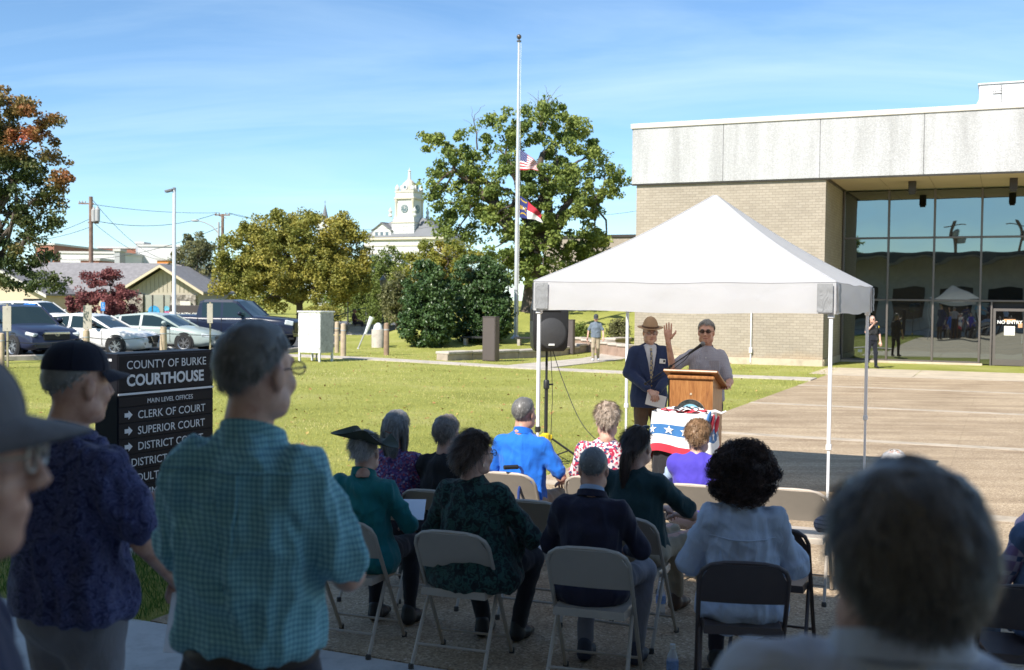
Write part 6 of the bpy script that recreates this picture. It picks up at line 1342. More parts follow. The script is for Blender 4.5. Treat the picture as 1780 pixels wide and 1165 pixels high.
def glasses(o, hm, m_, lens=None, w=.027, h=.0165):
    RXl = hm.to_3x3()
    for q in (-1, 1):
        P = [hm @ Vector((q*.033+w*math.cos(a)*(1 if abs(math.cos(a)) < .8 else .97), .1035-abs(math.cos(a)*q+.3)*.002, .008+h*math.sin(a))) for a in np.linspace(0, 6.283, 15)[:-1]]
        mb = MB(); mb.tube(P, .0022, 5, closed=True); fr = mb.build('glasses_frame', m_, o)
        mb = MB(); mb.add(P+[p+RXl @ Vector((0, -.002, 0)) for p in P], [tuple(range(14)), tuple(range(27, 13, -1))]); mb.build('lens', lens or LENS, fr, smooth=False)
        mb = MB(); mb.tube([hm @ Vector((q*(.033+w), .102, .012)), hm @ Vector((q*.079, .07, .012)), hm @ Vector((q*.082, .0, .010)), hm @ Vector((q*.081, -.012, -.012))], .0022, 5); mb.build('temple', m_, o)
    mb = MB(); mb.tube([hm @ Vector((-.008, .106, .012)), hm @ Vector((0, .109, .014)), hm @ Vector((.008, .106, .012))], .0022, 5); mb.build('bridge', m_, o)
m, nt, b = shader('clear_lens'); b.inputs['Base Color'].default_value = (.25, .28, .3, 1); b.inputs['Roughness'].default_value = .02; b.inputs['Alpha'].default_value = .12; LENS = m
m, nt, b = shader('tinted_lens'); b.inputs['Base Color'].default_value = (.06, .04, .03, 1); b.inputs['Roughness'].default_value = .05; b.inputs['Alpha'].default_value = .62; TLENS = m
DLENS = mat('dark_lens', (.012, .010, .010), .06, .0)

def person(label, x, y, face, pose='sit', h=1.75, g=1., z=0., top=None, bottom=None, sleeve='short', skinm=None, arms=None, hyaw=0., hpitch=0., hroll=0., lean=0., hair=None, cat='person', group=None, vox=.0105, fold=.007, seed=1, hem=0., longhem=0., legs=None, shoe=None, curl=(.35, .1, .4), belly=0., bust=0., hs=1., hoff=.168, collar=None, shoulder=1., slump=0., palms=None, sleeves_loose=1., name=None, kneew=.11, ztop=None):
    k = ((ztop-.535)/.875 if ztop else h/1.80); skinm = skinm or SK2
    if pose == 'sit': x += math.sin(face)*.075; y += math.cos(face)*.075
    o = empty(name or ('seated_person' if pose == 'sit' else 'standing_person'), (x, y, z), -face, label, cat, group)
    hipz = .535 if pose == 'sit' else .93*k; kk = k
    def sp(t): return np.array([0, -.02-slump*math.sin(t*2.2)*.06+math.sin(lean)*t*.55*kk, hipz+t*.55*kk*math.cos(lean)])   # point up the spine, t 0..1
    neck = sp(1.0); sh = .165*(.35+.65*k)*shoulder*(1.1 if pose == 'sit' else 1)
    # head matrix
    hc = neck+np.array([0, .045, (hoff-(.010 if pose == 'sit' else 0))*k]); hm = Matrix.Translation(hc) @ Matrix.Rotation(-hyaw, 4, 'Z') @ Matrix.Rotation(hpitch, 4, 'X') @ Matrix.Rotation(hroll, 4, 'Y') @ Matrix.Scale((.5*k+.5)*hs*1.03, 4)
    shz = sp(.88); SL = {-1: np.array([-sh, shz[1], shz[2]]), 1: np.array([sh, shz[1], shz[2]])}
    dfl = {'sit': ((.255, .06, .72), (.14, .30, .66)), 'stand': ((.235, -.02, 1.13*k), (.235, .10, .88*k))}[pose]
    AR = {}
    for q in (-1, 1):
        e, w = (arms or {}).get(q, ((dfl[0][0]*q*(.75+.25*g), dfl[0][1], dfl[0][2]), (dfl[1][0]*q, dfl[1][1], dfl[1][2]))); AR[q] = (np.array(e, float), np.array(w, float))
    # legs
    if pose == 'sit': LG = {q: (np.array([q*.09*k, 0, hipz]), np.array([q*kneew*g, .45*k, .52]), np.array([q*.12, .44*k, .10])) for q in (-1, 1)}
    else: LG = {q: (np.array([q*.085*k, 0, .90*k]), np.array([q*.095*k, .02, .50*k]), np.array([q*.10*k, -.01, .10])) for q in (-1, 1)}
    if legs: LG = {q: tuple(np.array(p, float) for p in legs[q]) if q in legs else LG[q] for q in LG}
    # ---- skin body: trunk core, neck, arms, legs; head and hands joined on
    allp = np.array([AR[q][i] for q in (-1, 1) for i in (0, 1)]+[p for q in (-1, 1) for p in LG[q]]+[SL[-1], SL[1], neck+np.array([0, .05, .1]), sp(0)])
    lo, hi = allp.min(0)-.13, allp.max(0)+.13; v2 = .013
    s = SDF(lo, hi, v2)
    s.cone(sp(.04)+[0, .02, 0], sp(.70)+[0, .02, 0], .07, .07, .02, ((1, 0, 0), 1.3)).cone(sp(.72)+[0, .015, 0], sp(.94)+[0, .012, 0], .055, .045, .02).cone(sp(.93)+[0, .016, 0], hc-np.array([0, .025, .02]), .046, .052, .02)
    s.cone(SL[-1]*.85+sp(.84)*.15-[0, 0, .02], SL[1]*.85+sp(.84)*.15-[0, 0, .02], .03, .03, .02)
    for q in (-1, 1):
        e, w = AR[q]; s.cone(SL[q]-[0, 0, .015], e, .042*k, .038*k, .015).cone(e, w, .040*k, .026*k, .015)
        a, b_, c = LG[q]; s.cone(a, b_, .075*k, .05*k, .04).cone(b_, c, .05*k, .034*k, .03)
    V, Fq = s.mesh(); V = relax(V, Fq, 1)
    parts = [(V, Fq), (tf(HEAD[0], hm), HEAD[1])]; hv, hf = hand(*curl); me_v, me_f = join(parts); F_all = [tuple(f) for f in me_f]; Vl = [me_v]
    base = len(me_v)
    for q in (-1, 1):
        e, w = AR[q]; yv = Vector(w-e).normalized(); pn = Vector((palms or {}).get(q, (0, .3, -1))); zv = -(pn-yv*pn.dot(yv))
        hd = (palms or {}).get(('d', q))
        if hd is not None: yv = Vector(hd).normalized(); zv = -(pn-yv*pn.dot(yv))
        zv.normalize(); xv = yv.cross(zv); M3 = Matrix((xv, yv, zv)).transposed(); pv = hv.copy(); 
        if q < 0: pv[:, 0] *= -1
        pv = pv*k*1.04@np.array(M3).T+w+np.array(yv)*.02; Vl.append(pv); F_all += [tuple((base+i for i in (f if q > 0 else f[::-1]))) for f in hf]; base += len(pv)
    link('body', rawmesh('body', np.concatenate(Vl), F_all, skinm), o)
    # ---- upper garment
    def garment(nm, m_, grow=0., slv=sleeve, hemz=None, fo=fold, sd=seed, openf=False):
        bot = sp(hem)[2] if hemz is None else hemz
        pts = [SL[-1]-.12, SL[1]+.12, neck+.05, sp(0)-.3*g, sp(0)+.3*g]+[AR[q][0]+d_ for q in (-1, 1) for d_ in (-.12, .12)]+([AR[q][1]+d_ for q in (-1, 1) for d_ in (-.1, .1)] if slv == 'long' else [])
        P_ = np.array(pts); lo = P_.min(0); hi = P_.max(0); lo[2] = bot-.04; s = SDF(lo, hi, vox); G = grow
        rw = [(-.25, .152*g), (.0, .158*g), (.18, .148*g), (.40, .152*(.5+.5*g)), (.62, .150*(.7+.3*g)), (.80, .130)]
        for (t0, r0), (t1, r1) in zip(rw, rw[1:]):
            a, b_ = sp(t0), sp(t1); s.cone(a+np.array([0, .01, 0]), b_+np.array([0, .01, 0]), (r0*.80+G)*k, (r1*.80+G)*k, .05, ((1, 0, 0), 1.34))
        s.cone(SL[-1]*.92+sp(.9)*.08-[0, 0, .02], SL[1]*.92+sp(.9)*.08-[0, 0, .02], (.062+G)*k, (.062+G)*k, .06)
        s.cone(sp(.86), sp(.965)+np.array([0, .012, 0]), (.090+G)*k, (.060+G*.7)*k, .05, ((1, 0, 0), 1.25))
        if belly: s.ell(sp(.2)+np.array([0, .10*g, 0]), (.16*g*belly, .13*belly, .18*belly), .06)
        if bust: s.ell(sp(.58)+np.array([0, .10, 0]), (.15*bust, .08*bust, .09*bust), .05)
        for q in (-1, 1):
            e, w = AR[q]; sl_ = sleeves_loose; S0 = SL[q]-np.array([q*.01, 0, .01])
            if slv == 'long':
                s.cone(S0, e, (.060+G)*k*(.6+.4*g), (.056+G)*k*sl_, .035); w2 = e+(w-e)*.96; s.cone(e, w2, (.056+G)*k*sl_, (.036+G)*k*sl_, .03)
            elif slv == 'short': e2 = S0+(e-S0)*.80; s.cone(S0, e2, (.058+G)*k*(.6+.4*g), (.060+G)*k*sl_, .03)
            elif slv == 'none': s.cone(S0, S0+(e-S0)*.12, (.06+G)*k, (.05+G)*k, .03)
            elif slv == 'puff': s.cone(S0, e, (.062+G)*k, (.074+G)*k, .035); s.cone(e, e+(w-e)*.5, (.07+G)*k, (.045+G)*k, .04)
        
        if pose == 'sit' and hem < -.05: s.ell(sp(-.02)-np.array([0, .02, .02]), (.205*g, .15*g, .14), .06)
        s.cut(2, bot, False); V, Fq = s.mesh(); V = relax(V, Fq, 1); V = folds(V, Fq, fo*1.5, sd); return link(nm, rawmesh(nm, V, Fq, m_), o)
    o['_g'] = 0; del o['_g']
    if top: shirt = garment('shirt', top)
    else: shirt = None
    # ---- trousers
    if bottom:
        P_ = np.array([p+d_ for q in (-1, 1) for p in LG[q] for d_ in (-.14*g, .14*g)]+[sp(.12)+.2*g, sp(.1)-.22*g]); lo, hi = P_.min(0), P_.max(0); lo[2] = .03; hi[2] = sp(.14)[2]+.05; s = SDF(lo, hi, .0125)
        s.cone(sp(-.05), sp(.14), .118*g*k, .115*g*k, .05, ((1, 0, 0), 1.30))
        if pose == 'sit': s.ell(sp(-.02)-np.array([0, .03, .0]), (.19*g, .12*g, .095), .05)
        for q in (-1, 1):
            a, b_, c = LG[q]; s.cone(a, b_, .088*k*(.3+.7*g), .066*k, .05).cone(b_, c+(b_-c)*.04, .066*k, .052*k, .04)
        s.cut(2, .055, False).cut(2, sp(.14)[2], True); V, Fq = s.mesh(); V = folds(V, Fq, .008, seed+5, (8, 8, 8)); link('trousers', rawmesh('trousers', relax(V, Fq, 1), Fq, bottom), o)
    sm = shoe or SHOEK
    for q in (-1, 1):
        c = LG[q][2]; A_ = LG[q][1]-LG[q][0]; yaw = math.atan2(-A_[0]*.5, abs(A_[1])+.25) if pose == 'sit' else -q*.12
        M_ = Matrix.Translation((c[0], c[1]+.02, max(0, c[2]-.10))) @ Matrix.Rotation(yaw, 4, 'Z'); link('shoe', rawmesh('shoe', tf(SHOE[0], M_), SHOE[1], sm), o)
    if hair: make_hair(o, hm=hm, seed=seed, **hair)
    return dict(o=o, hm=hm, sp=sp, SL=SL, AR=AR, LG=LG, k=k, garment=garment, neck=neck, shirt=shirt)
def collar_band(P, m_, r0=.066, h_=.04, tiltf=.25, name='collar'):
    k = P['k']; c = Vector(P['sp'](.975))+Vector((0, .018, .0)); mb = MB(); n = 24; k = .25+.75*k; r0 = r0*1.07
    for ring, (rr, zz) in enumerate(((r0, 0), (r0*.93, h_), (r0*1.02, h_*1.05), (r0*1.14, h_*.15))):
        for i in range(n): a = 2*math.pi*i/n; mb.v.append((c.x+rr*k*1.08*math.sin(a), c.y+rr*k*math.cos(a)*1.0, c.z+zz*(1-tiltf*math.cos(a))-.018*math.cos(a)))
    for r_ in range(3):
        for i in range(n): mb.f.append((r_*n+i, r_*n+(i+1) % n, (r_+1)*n+(i+1) % n, (r_+1)*n+i)); mb.m.append(0)
    return mb.build(name, m_, P['o'])
# ---- folding chairs
CHM = mat('chair_beige', (.43, .375, .315), .45, .06, 6, .05, 30, metal=.1); CHD = mat('chair_brown', (.085, .062, .058), .45, .08, 6, metal=.1); FOOT = mat('chair_foot', (.05, .045, .04), .7)
def chair_parts(m_):
    P = {}
    arch = [(-.22, .25, .0), (-.22, .10, .25), (-.222, -.045, .49), (-.222, -.12, .62)]
    top_ = [(-.222, -.165, .70), (-.205, -.19, .745), (-.165, -.205, .772), (-.10, -.213, .785), (0, -.215, .788)]
    full = arch+top_+[(-x, y, z) for x, y, z in reversed(top_[:-1])]+[(-x, y, z) for x, y, z in reversed(arch)]
    mb = MB(); mb.tube(full, .0125, 8, up=(0, 1, 0)); P['frame'] = mb.mesh('frame', m_)
    # back panel: plate inside the arch, slightly curved
    n = 16; mb = MB()
    def bp(x, t, e):      # t 0 bottom .. 1 top
        zt = .782-.10*max(0, (abs(x)-.13)/.085)**2.2; z_ = .555+(zt-.555)*t; y_ = -.085-(z_-.555)*.57-.018*(1-(x/.21)**2)
        return (x, y_+e, z_)
    for e in (-.006, .006):
        for i in range(n+1):
            for j in range(5): mb.v.append(bp(-.212+.424*i/n, j/4, e))
    m1 = (n+1)*5
    for i in range(n):
        for j in range(4): a = i*5+j; mb.f += [(a, a+5, a+6, a+1), (m1+a, m1+a+1, m1+a+6, m1+a+5)]; mb.m += [0, 0]
        mb.f += [(i*5, m1+i*5, m1+i*5+5, i*5+5), (i*5+4, i*5+9, m1+i*5+9, m1+i*5+4)]; mb.m += [0, 0]
    P['back_panel'] = mb.mesh('back_panel', m_, True, 60)
    sh = [(-.195, -.15), (.195, -.15), (.205, .1), (.19, .20), (.15, .235), (-.15, .235), (-.19, .20), (-.205, .1)]
    mb = MB(); mb.loft([[(x, y, .405) for x, y in sh], [(x*1.0, y, .435) for x, y in sh], [(x*.97, y*.97, .447) for x, y in sh], [(x*.8, y*.8+.01, .441) for x, y in sh]]); P['seat'] = mb.mesh('seat', m_, True, 40)
    for sgn, nm_ in ((-1, 'rl'), (1, 'rr')):
        mb = MB(); mb.tube([(sgn*.205, .03, .43), (sgn*.212, -.10, .22), (sgn*.218, -.23, .0)], .0115, 8); P[nm_] = mb.mesh('rear_leg', m_)
        mb = MB(); mb.tube([(sgn*.222, .03, .40), (sgn*.205, .03, .43), (sgn*.19, .03, .42)], .008, 6); P['h'+nm_] = mb.mesh('hinge', m_)
    mb = MB(); mb.tube([(-.214, -.165, .125), (.214, -.165, .125)], .008, 7); P['rb'] = mb.mesh('cross_bar', m_)
    mb = MB(); mb.tube([(-.22, .185, .11), (.22, .185, .11)], .008, 7); P['fb'] = mb.mesh('cross_bar', m_)
    mb = MB(); mb.lathe([(.017, -.004), (.017, .02), (.013, .026)], 8); P['ft'] = mb.mesh('foot', FOOT); return P
_cp = {}
def chair(label, px, D, face=23.9, m_=CHM, group='folding chairs', dx=0, x=None):
    if m_.name not in _cp: _cp[m_.name] = chair_parts(m_)
    P = _cp[m_.name]; x = xat(px, D) if x is None else x; o = empty('folding_chair', (x, D, g1(x, D)+.004), -R(face), label, 'chair', group)
    for k_, nm_ in (('frame', 'frame'), ('back_panel', 'back_panel'), ('seat', 'seat'), ('rl', 'rear_leg'), ('rr', 'rear_leg'), ('hrl', 'hinge'), ('hrr', 'hinge'), ('rb', 'cross_bar'), ('fb', 'cross_bar')): link(nm_, P[k_], o)
    for q in ((-.22, .25), (.22, .25), (-.218, -.23), (.218, -.23)): link('foot', P['ft'], o, loc=(q[0], q[1], 0))
    return o
# ---- garment materials with woven or printed patterns
def plaid(name, ca, cb_, cc, scx=60, scz=60, w=.5, axis=(0, 2), lines=None):
    m, nt, b = shader(name); t = N(nt, 'ShaderNodeTexCoord'); s = N(nt, 'ShaderNodeSeparateXYZ'); 
    dn = noise(nt, t.outputs['Object'], 5, 2); 
    va = N(nt, 'ShaderNodeVectorMath', operation='SCALE'); va.inputs['Scale'].default_value = .03
    n2 = N(nt, 'ShaderNodeTexNoise'); n2.inputs['Scale'].default_value = 6; L(nt, t.outputs['Object'], n2.inputs['Vector']); L(nt, n2.outputs['Color'], va.inputs[0]); ad = N(nt, 'ShaderNodeVectorMath', operation='ADD'); L(nt, t.outputs['Object'], ad.inputs[0]); L(nt, va.outputs[0], ad.inputs[1]); L(nt, ad.outputs[0], s.inputs[0])
    hx = math_(nt, 'ADD', s.outputs[0], math_(nt, 'MULTIPLY', s.outputs[1], .8))
    fx = ramp(nt, math_(nt, 'SINE', math_(nt, 'MULTIPLY', hx, scx*6.283)), [(.35, (0, 0, 0)), (.65, (1, 1, 1))]); fz = ramp(nt, math_(nt, 'SINE', math_(nt, 'MULTIPLY', s.outputs[2], scz*6.283)), [(.35, (0, 0, 0)), (.65, (1, 1, 1))])
    c = mixc(nt, fx, ca, cb_); c2 = mixc(nt, fx, cb_, cc); col = mixc(nt, fz, c, c2); L(nt, col, b.inputs['Base Color']); clothfin(nt, b, t.outputs['Object'], .4, 900); return m
def printed(name, stops, scale=20, dist=2., fold=.35, kind='noise', detail=4):
    m, nt, b = shader(name); v = coords(nt)
    if kind == 'noise': f = noise(nt, v, scale, detail, .6, dist)
    else:
        vo = N(nt, 'ShaderNodeTexVoronoi'); vo.inputs['Scale'].default_value = scale; L(nt, v, vo.inputs['Vector']); f = vo.outputs['Color'] if kind == 'cells' else vo.outputs['Distance']
    L(nt, ramp(nt, f, stops), b.inputs['Base Color']); clothfin(nt, b, v, fold, 900); return m
TEALCHK = plaid('teal_check_shirt', (.27, .54, .60), (.13, .34, .44), (.075, .19, .30), 76, 76)
PAISLEY = printed('paisley_shirt', [(.30, (.018, .02, .06)), (.46, (.03, .035, .11)), (.50, (.12, .135, .29)), (.54, (.03, .032, .10)), (.64, (.09, .095, .22)), (.68, (.03, .032, .095))], 19, 3.2, detail=4)
GREENPRT = printed('green_print_top', [(.40, (.008, .012, .014)), (.50, (.012, .028, .028)), (.54, (.03, .085, .075)), (.7, (.015, .05, .045))], 26, 1.5, detail=6)
FLORAL = printed('purple_floral_top', [(0, (.03, .02, .07)), (.35, (.09, .05, .18)), (.55, (.30, .06, .09)), (.75, (.12, .14, .34)), (.9, (.4, .34, .42))], 75, 0, kind='cells')
REDPRT = printed('red_print_top', [(0, (.5, .03, .08)), (.36, (.46, .04, .09)), (.42, (.66, .60, .60)), (.68, (.68, .64, .64)), (.74, (.05, .05, .13)), (1, (.06, .05, .14))], 62, 0, kind='cells')
STRIPE = plaid('striped_shirt', (.5, .45, .48), (.14, .12, .18), (.42, .36, .4), 1, 42)
PLAIDR = plaid('purple_plaid_shirt', (.22, .14, .26), (.40, .34, .42), (.07, .10, .20), 13, 13)
GREYSH = plaid('grey_weave_shirt', (.42, .41, .46), (.28, .28, .36), (.36, .36, .42), 60, 60)
TEALJ = cloth('teal_jacket', (.014, .17, .18), .1, .4); BLUEP = cloth('blue_polo', (.015, .15, .62), .06, .4); BLKT = cloth('black_tshirt', (.016, .016, .018), .1, .35); DKGT = cloth('dark_green_tshirt', (.016, .045, .05), .1, .4); NAVYJ = cloth('dark_blazer', (.022, .020, .04), .1, .3); WHTB = cloth('pale_blue_blouse', (.50, .56, .68), .05, .5); VEST = cloth('violet_blue_vest', (.075, .055, .44), .08, .4); PALEB = cloth('pale_blue_shirt', (.40, .52, .72), .05, .3); DENIM = cloth('denim_vest', (.09, .13, .22), .15, .4); NAVYB = cloth('navy_blouse', (.04, .045, .11), .1, .4)
SUIT = cloth('navy_suit', (.022, .036, .095), .1, .3); KHAKI = cloth('khaki_trousers', (.33, .27, .19), .1, .4); BLKTR = cloth('black_trousers', (.022, .022, .028), .1, .3); GREYTR = cloth('grey_trousers', (.20, .19, .21), .1, .35); DKTR = cloth('dark_trousers', (.03, .025, .035), .12, .35); BRTR = cloth('brown_trousers', (.10, .065, .045), .1, .3); POLICE = cloth('police_blue', (.012, .014, .022), .1, .3); GREYT = cloth('heather_shirt', (.13, .16, .20), .12, .35); WSHIRT = cloth('white_shirt', (.62, .63, .68), .04, .25); CAPN = cloth('navy_cap', (.010, .011, .026), .1, .2); CAPG = cloth('grey_cap', (.16, .16, .185), .1, .25); TANF = mat('tan_felt', (.42, .27, .16), .9, .08, 10); GRNF = mat('olive_felt', (.055, .065, .045), .85, .12, 8, .15, 60); WHTS = cloth('white_knit_shirt', (.55, .58, .68), .05, .4)
RED_ = mat('dark_red_frame', (.1, .03, .03), .4)
def cap(o, hm, m_, logo=None):
    mb = MB(); n = 28; rings = []
    for t in np.linspace(0, 1, 9):
        a = t*math.pi/2; r_ = math.cos(a)**.75; rings.append([(.088*r_*math.sin(b_), -.016+.106*r_*math.cos(b_), .048+.092*math.sin(a)) for b_ in np.linspace(0, 6.2832, n, endpoint=False)])
    mb.loft(rings, 0, True); mb.xf(hm); c = mb.build('cap', m_, o)
    mb = MB(); V = []; nb = 13
    for e in (0, .004):
        for j in range(5):
            for i in range(nb): b_ = (i/(nb-1)-.5)*2.3; q = j/4; rr = 1+.72*q*math.cos(b_*.62)**1.2; V.append((.088*math.sin(b_)*(1+.06*q), -.016+.106*math.cos(b_)*rr, .050-.016*q-.022*(b_/1.15)**2*(.4+.6*q)+e))
    mb.v = [tuple(v) for v in V]
    for j in range(4):
        for i in range(nb-1): a = j*nb+i; mb.f += [(a, a+nb, a+nb+1, a+1), (5*nb+a, 5*nb+a+1, 5*nb+a+nb+1, 5*nb+a+nb)]; mb.m += [0, 0]
    mb.xf(hm); mb.build('bill', m_, c); mb = MB(); mb.ell((0, -.016, .141), (.007, .007, .004), 8, 5); mb.xf(hm); mb.build('button', m_, c)
    for k_ in range(6):
        a = k_*math.pi/3; mb = MB(); mb.tube([(.0885*math.cos(t)**.75*math.sin(a), -.016+.1065*math.cos(t)**.75*math.cos(a), .048+.0925*math.sin(t)) for t in np.linspace(.02, 1.5, 7)], .0011, 4); mb.xf(hm); mb.build('seam', m_, c)
    return c

# ---- audience -------------------------------------------------------------
ch = chair
ch('folding chair under the man in teal jacket and tricorn hat', 618, 6.67, 20)
ch('folding chair under the woman in dark green print top', 808, 6.37, 19)
ch('folding chair under the man in dark blazer', 1040, 6.0, 17)
ch('dark brown folding chair under the woman with big curly hair', 1297, 5.72, 8, CHD)
ch('dark folding chair cut by the right edge under the denim vest', 1796, 5.3, 14, CHD)
ch('folding chair under the person in plain black shirt', 772, 7.7, 22)
ch('folding chair under the long grey haired woman', 668, 7.75, 20)
ch('empty folding chair between the green print top and the dark blazer', 946, 7.35, 22)
ch('folding chair under the man in blue polo with the cane on it', 900, 8.5, 22)
ch('folding chair under the woman in red print top', 1048, 8.35, 22)
ch('folding chair under the ponytailed man in dark green', 1103, 6.85, 26)
ch('folding chair under the woman in violet blue vest', 1214, 8.05, 20)
ch('empty sunlit folding chair left of the big foreground head', 1393, 7.9, 22)
ch('empty dark folding chair half behind the pale blouse', 1352, 6.6, 22, CHD)
ch('folding chair hidden behind the big foreground head', 1560, 6.5, 20)
ch('folding chair at the right edge of the second row', 1868, 6.6, 18)

def ppos(px, D): return xat(px, D), D+.0
H = math.radians
A1 = dict(thick=.016, length=.04)
x, y = ppos(628, 6.70)
P = person('seated person in teal jacket and olive tricorn hat, white hair', x, y, H(20), h=1.74, g=1.12, top=TEALJ, bottom=BLKTR, sleeve='long', skinm=SK2, seed=2, ztop=1.30, hem=-.22, hyaw=H(-4), hpitch=H(-6), hroll=H(-4), slump=.5, fold=.009, hair=dict(m_=HW, thick=.016, length=.05, n=3200, style='short', back=.5, curl=.002))
hm = P['hm']; collar_band(P, TEALJ, .070, .045)
mb = MB(); n = 36; rings = []      # tricorn: low crown and a brim folded up on three sides
for t in np.linspace(0, 1, 7): a = t*math.pi/2; r_ = math.cos(a)**.6; rings.append([(.084*r_*math.sin(b_), -.016+.103*r_*math.cos(b_), .07+.06*math.sin(a)) for b_ in np.linspace(0, 6.2832, n, endpoint=False)])
mb.loft(rings, 0, True); mb.xf(hm); hat = mb.build('tricorn_hat', GRNF, P['o'])
mb = MB(); nb = 60; nr = 7
for e in (0, 1):
    for j in range(nr):
        for i in range(nb):
            b_ = 2*math.pi*i/nb; c3 = (1+math.cos(3*b_))/2; q = j/(nr-1); ro = .085+q*(.058+.098*c3); up = q**1.3*(.062*(1-c3)**1.3+.012); ro -= q*(1-c3)*.01
            mb.v.append((ro*math.sin(b_)*1.0, -.016+ro*1.12*math.cos(b_), .068+up+e*.004))
for j in range(nr-1):
    for i in range(nb): a = j*nb+i; c = j*nb+(i+1) % nb; mb.f += [(a, c, c+nb, a+nb), (nr*nb+a, nr*nb+a+nb, nr*nb+c+nb, nr*nb+c)]; mb.m += [0, 0]
mb.xf(hm @ Matrix.Rotation(R(14), 4, 'Y') @ Matrix.Rotation(R(8), 4, 'Z')); mb.build('brim', GRNF, hat)
mb = MB(); mb.box((0, 0, 0), (.16, .22, .003), Matrix.Rotation(R(25), 3, 'X')); o = mb.build('program_sheet', mat('white_paper', (.74, .76, .82), .8, .02), smooth=False); o.location = (x+.29, y+.30, .76); tag(o, 'white program sheet held by the person in tricorn hat', 'paper')

x, y = ppos(822, 6.36)
P = person('seated woman in dark green print top with wavy brown hair', x, y, H(21), h=1.73, g=1.42, top=GREENPRT, bottom=BLKTR, sleeve='long', skinm=SK2, seed=3, ztop=1.35, hem=-.20, hyaw=H(34), belly=1.1, bust=1.1, slump=.5, shoulder=1.02, fold=.008, vox=.011, hair=dict(m_=HBR, thick=.028, length=.085, n=5200, style='long', curl=.006, droop=.8, vol=(1.1, 1, 1)), arms={-1: ((-.30, .03, .72), (-.16, .28, .68)), 1: ((.33, .05, .72), (.22, .34, .66))}, kneew=.14)
glasses(P['o'], P['hm'], RED_)
mb = MB(); mb.tube([P['hm'] @ Vector((.079, -.006, -.045)), P['hm'] @ Vector((.081, -.006, -.06))], .004, 6); mb.build('earring', CHR, P['o'])

x, y = ppos(1030, 6.05)
P = person('seated man in dark blazer with close cropped hair', x, y, H(17), h=1.72, g=1.05, top=NAVYJ, bottom=GREYTR, sleeve='long', skinm=SK1, seed=4, ztop=1.315, hem=-.2, hyaw=H(-9), fold=.006, slump=.6, shoe=mat('navy_sneaker', (.03, .035, .06), .6), hair=dict(m_=HSP, thick=.005, length=.010, n=3600, style='crop', wid=.0013), legs={1: ((.09, 0, .535), (.22, .40, .53), (.20, .30, .10)), -1: ((-.09, 0, .535), (-.12, .43, .52), (-.1, .28, .10))})
collar_band(P, PALEB, .062, .05, name='shirt_collar'); collar_band(P, NAVYJ, .074, .032)
x, y = ppos(1297, 5.78)
P = person('seated woman in pale blue blouse with big dark curly hair', x, y, H(10), h=1.70, g=1.18, top=WHTB, bottom=DKTR, sleeve='puff', skinm=SK3, seed=5, ztop=1.34, hem=-.34, fold=.010, slump=.4, arms={-1: ((-.27, .03, .70), (-.15, .28, .67)), 1: ((.28, .04, .70), (.22, .32, .64))}, hair=dict(m_=HCU, thick=.055, length=.06, n=12000, style='long', curl=.016, droop=.35, vol=(1.12, .9, .82), wid=.0022, back=.25))
hmp = P['hm']; rg = np.random.default_rng(77)      # outer halo of curls
d = rg.normal(size=(11000, 3)); d /= np.linalg.norm(d, axis=1)[:, None]; d = d[(d[:, 2] > -.85) & ((d[:, 1] < .45) | (d[:, 2] > .5))]; n = len(d); Vs = []; a0 = rg.uniform(0, 6.28, n); u_ = np.cross(d, rg.normal(size=(n, 3))); u_ /= np.linalg.norm(u_, axis=1)[:, None]; w_ = np.cross(d, u_); c0 = np.array([0, -.03, .012])+d*np.array([.158, .155, .15])*(1+.13*vnoise(d*2.6+4))[:, None]*(rg.uniform(.55, 1.05, n)**.7)[:, None]; S_ = 9
c0[:, 2] -= .025*(d[:, 2] < -.2)
for s_ in range(S_):
    a = a0+s_*.95; p = c0+d*(s_*.004)[None] if False else c0+d*(s_*.0042)+u_*(.0125*np.cos(a))[:, None]+w_*(.0125*np.sin(a))[:, None]; wd = .0013; Vs += [p-d*wd, p+d*wd]
V = np.stack(Vs, 1).reshape(-1, 3); b = np.arange(n)*2*S_; Fs = np.concatenate([np.stack([b+2*s_, b+2*s_+1, b+2*s_+3, b+2*s_+2], 1) for s_ in range(S_-1)])
link('curls', rawmesh('curls', tf(V, hmp), Fs, HCU, tone=np.repeat(np.clip(.45*rg.random(n)+.3+.5*vnoise(d*6+2), 0, 1), 2*S_)), P['o'])
# yoke seam and gathered pleats across the blouse back
def seam_on(P, zt, x0, x1, m_, name, r_=.0035, off=.004, arc=.01):
    sh_ = P['shirt'].data; co = np.empty(len(sh_.vertices)*3, np.float32); sh_.vertices.foreach_get('co', co); co = co.reshape(-1, 3); pts = []
    for xx in np.linspace(x0, x1, 15):
        zz = zt-arc*(1-(2*(xx-x0)/(x1-x0)-1)**2); k_ = np.abs(co[:, 0]-xx)+np.abs(co[:, 2]-zz)*1.2; k_ = np.where(co[:, 1] > P['sp'](.6)[1], 9, k_); q = co[np.argmin(k_)]; pts.append((xx, q[1]-off, zz))
    mb = MB(); mb.tube(pts, r_, 5); mb.build(name, m_, P['o'])
seam_on(P, .875, -.17, .17, WHTB, 'yoke_seam')
x, y = ppos(1862, 5.4)
P = person('seated person in denim vest over purple plaid, at the right edge', x, y, H(-4), h=1.72, g=1.2, top=PLAIDR, bottom=DENIM, sleeve='long', skinm=SK2, seed=6, ztop=1.31, hem=-.1, hair=dict(m_=HBS, thick=.02, length=.06, n=2500, style='long'), shoe=SHOEB, hyaw=H(25))
P['garment']('vest', DENIM, .018, 'none', None, .006, 6)
x, y = ppos(1885, 6.7)
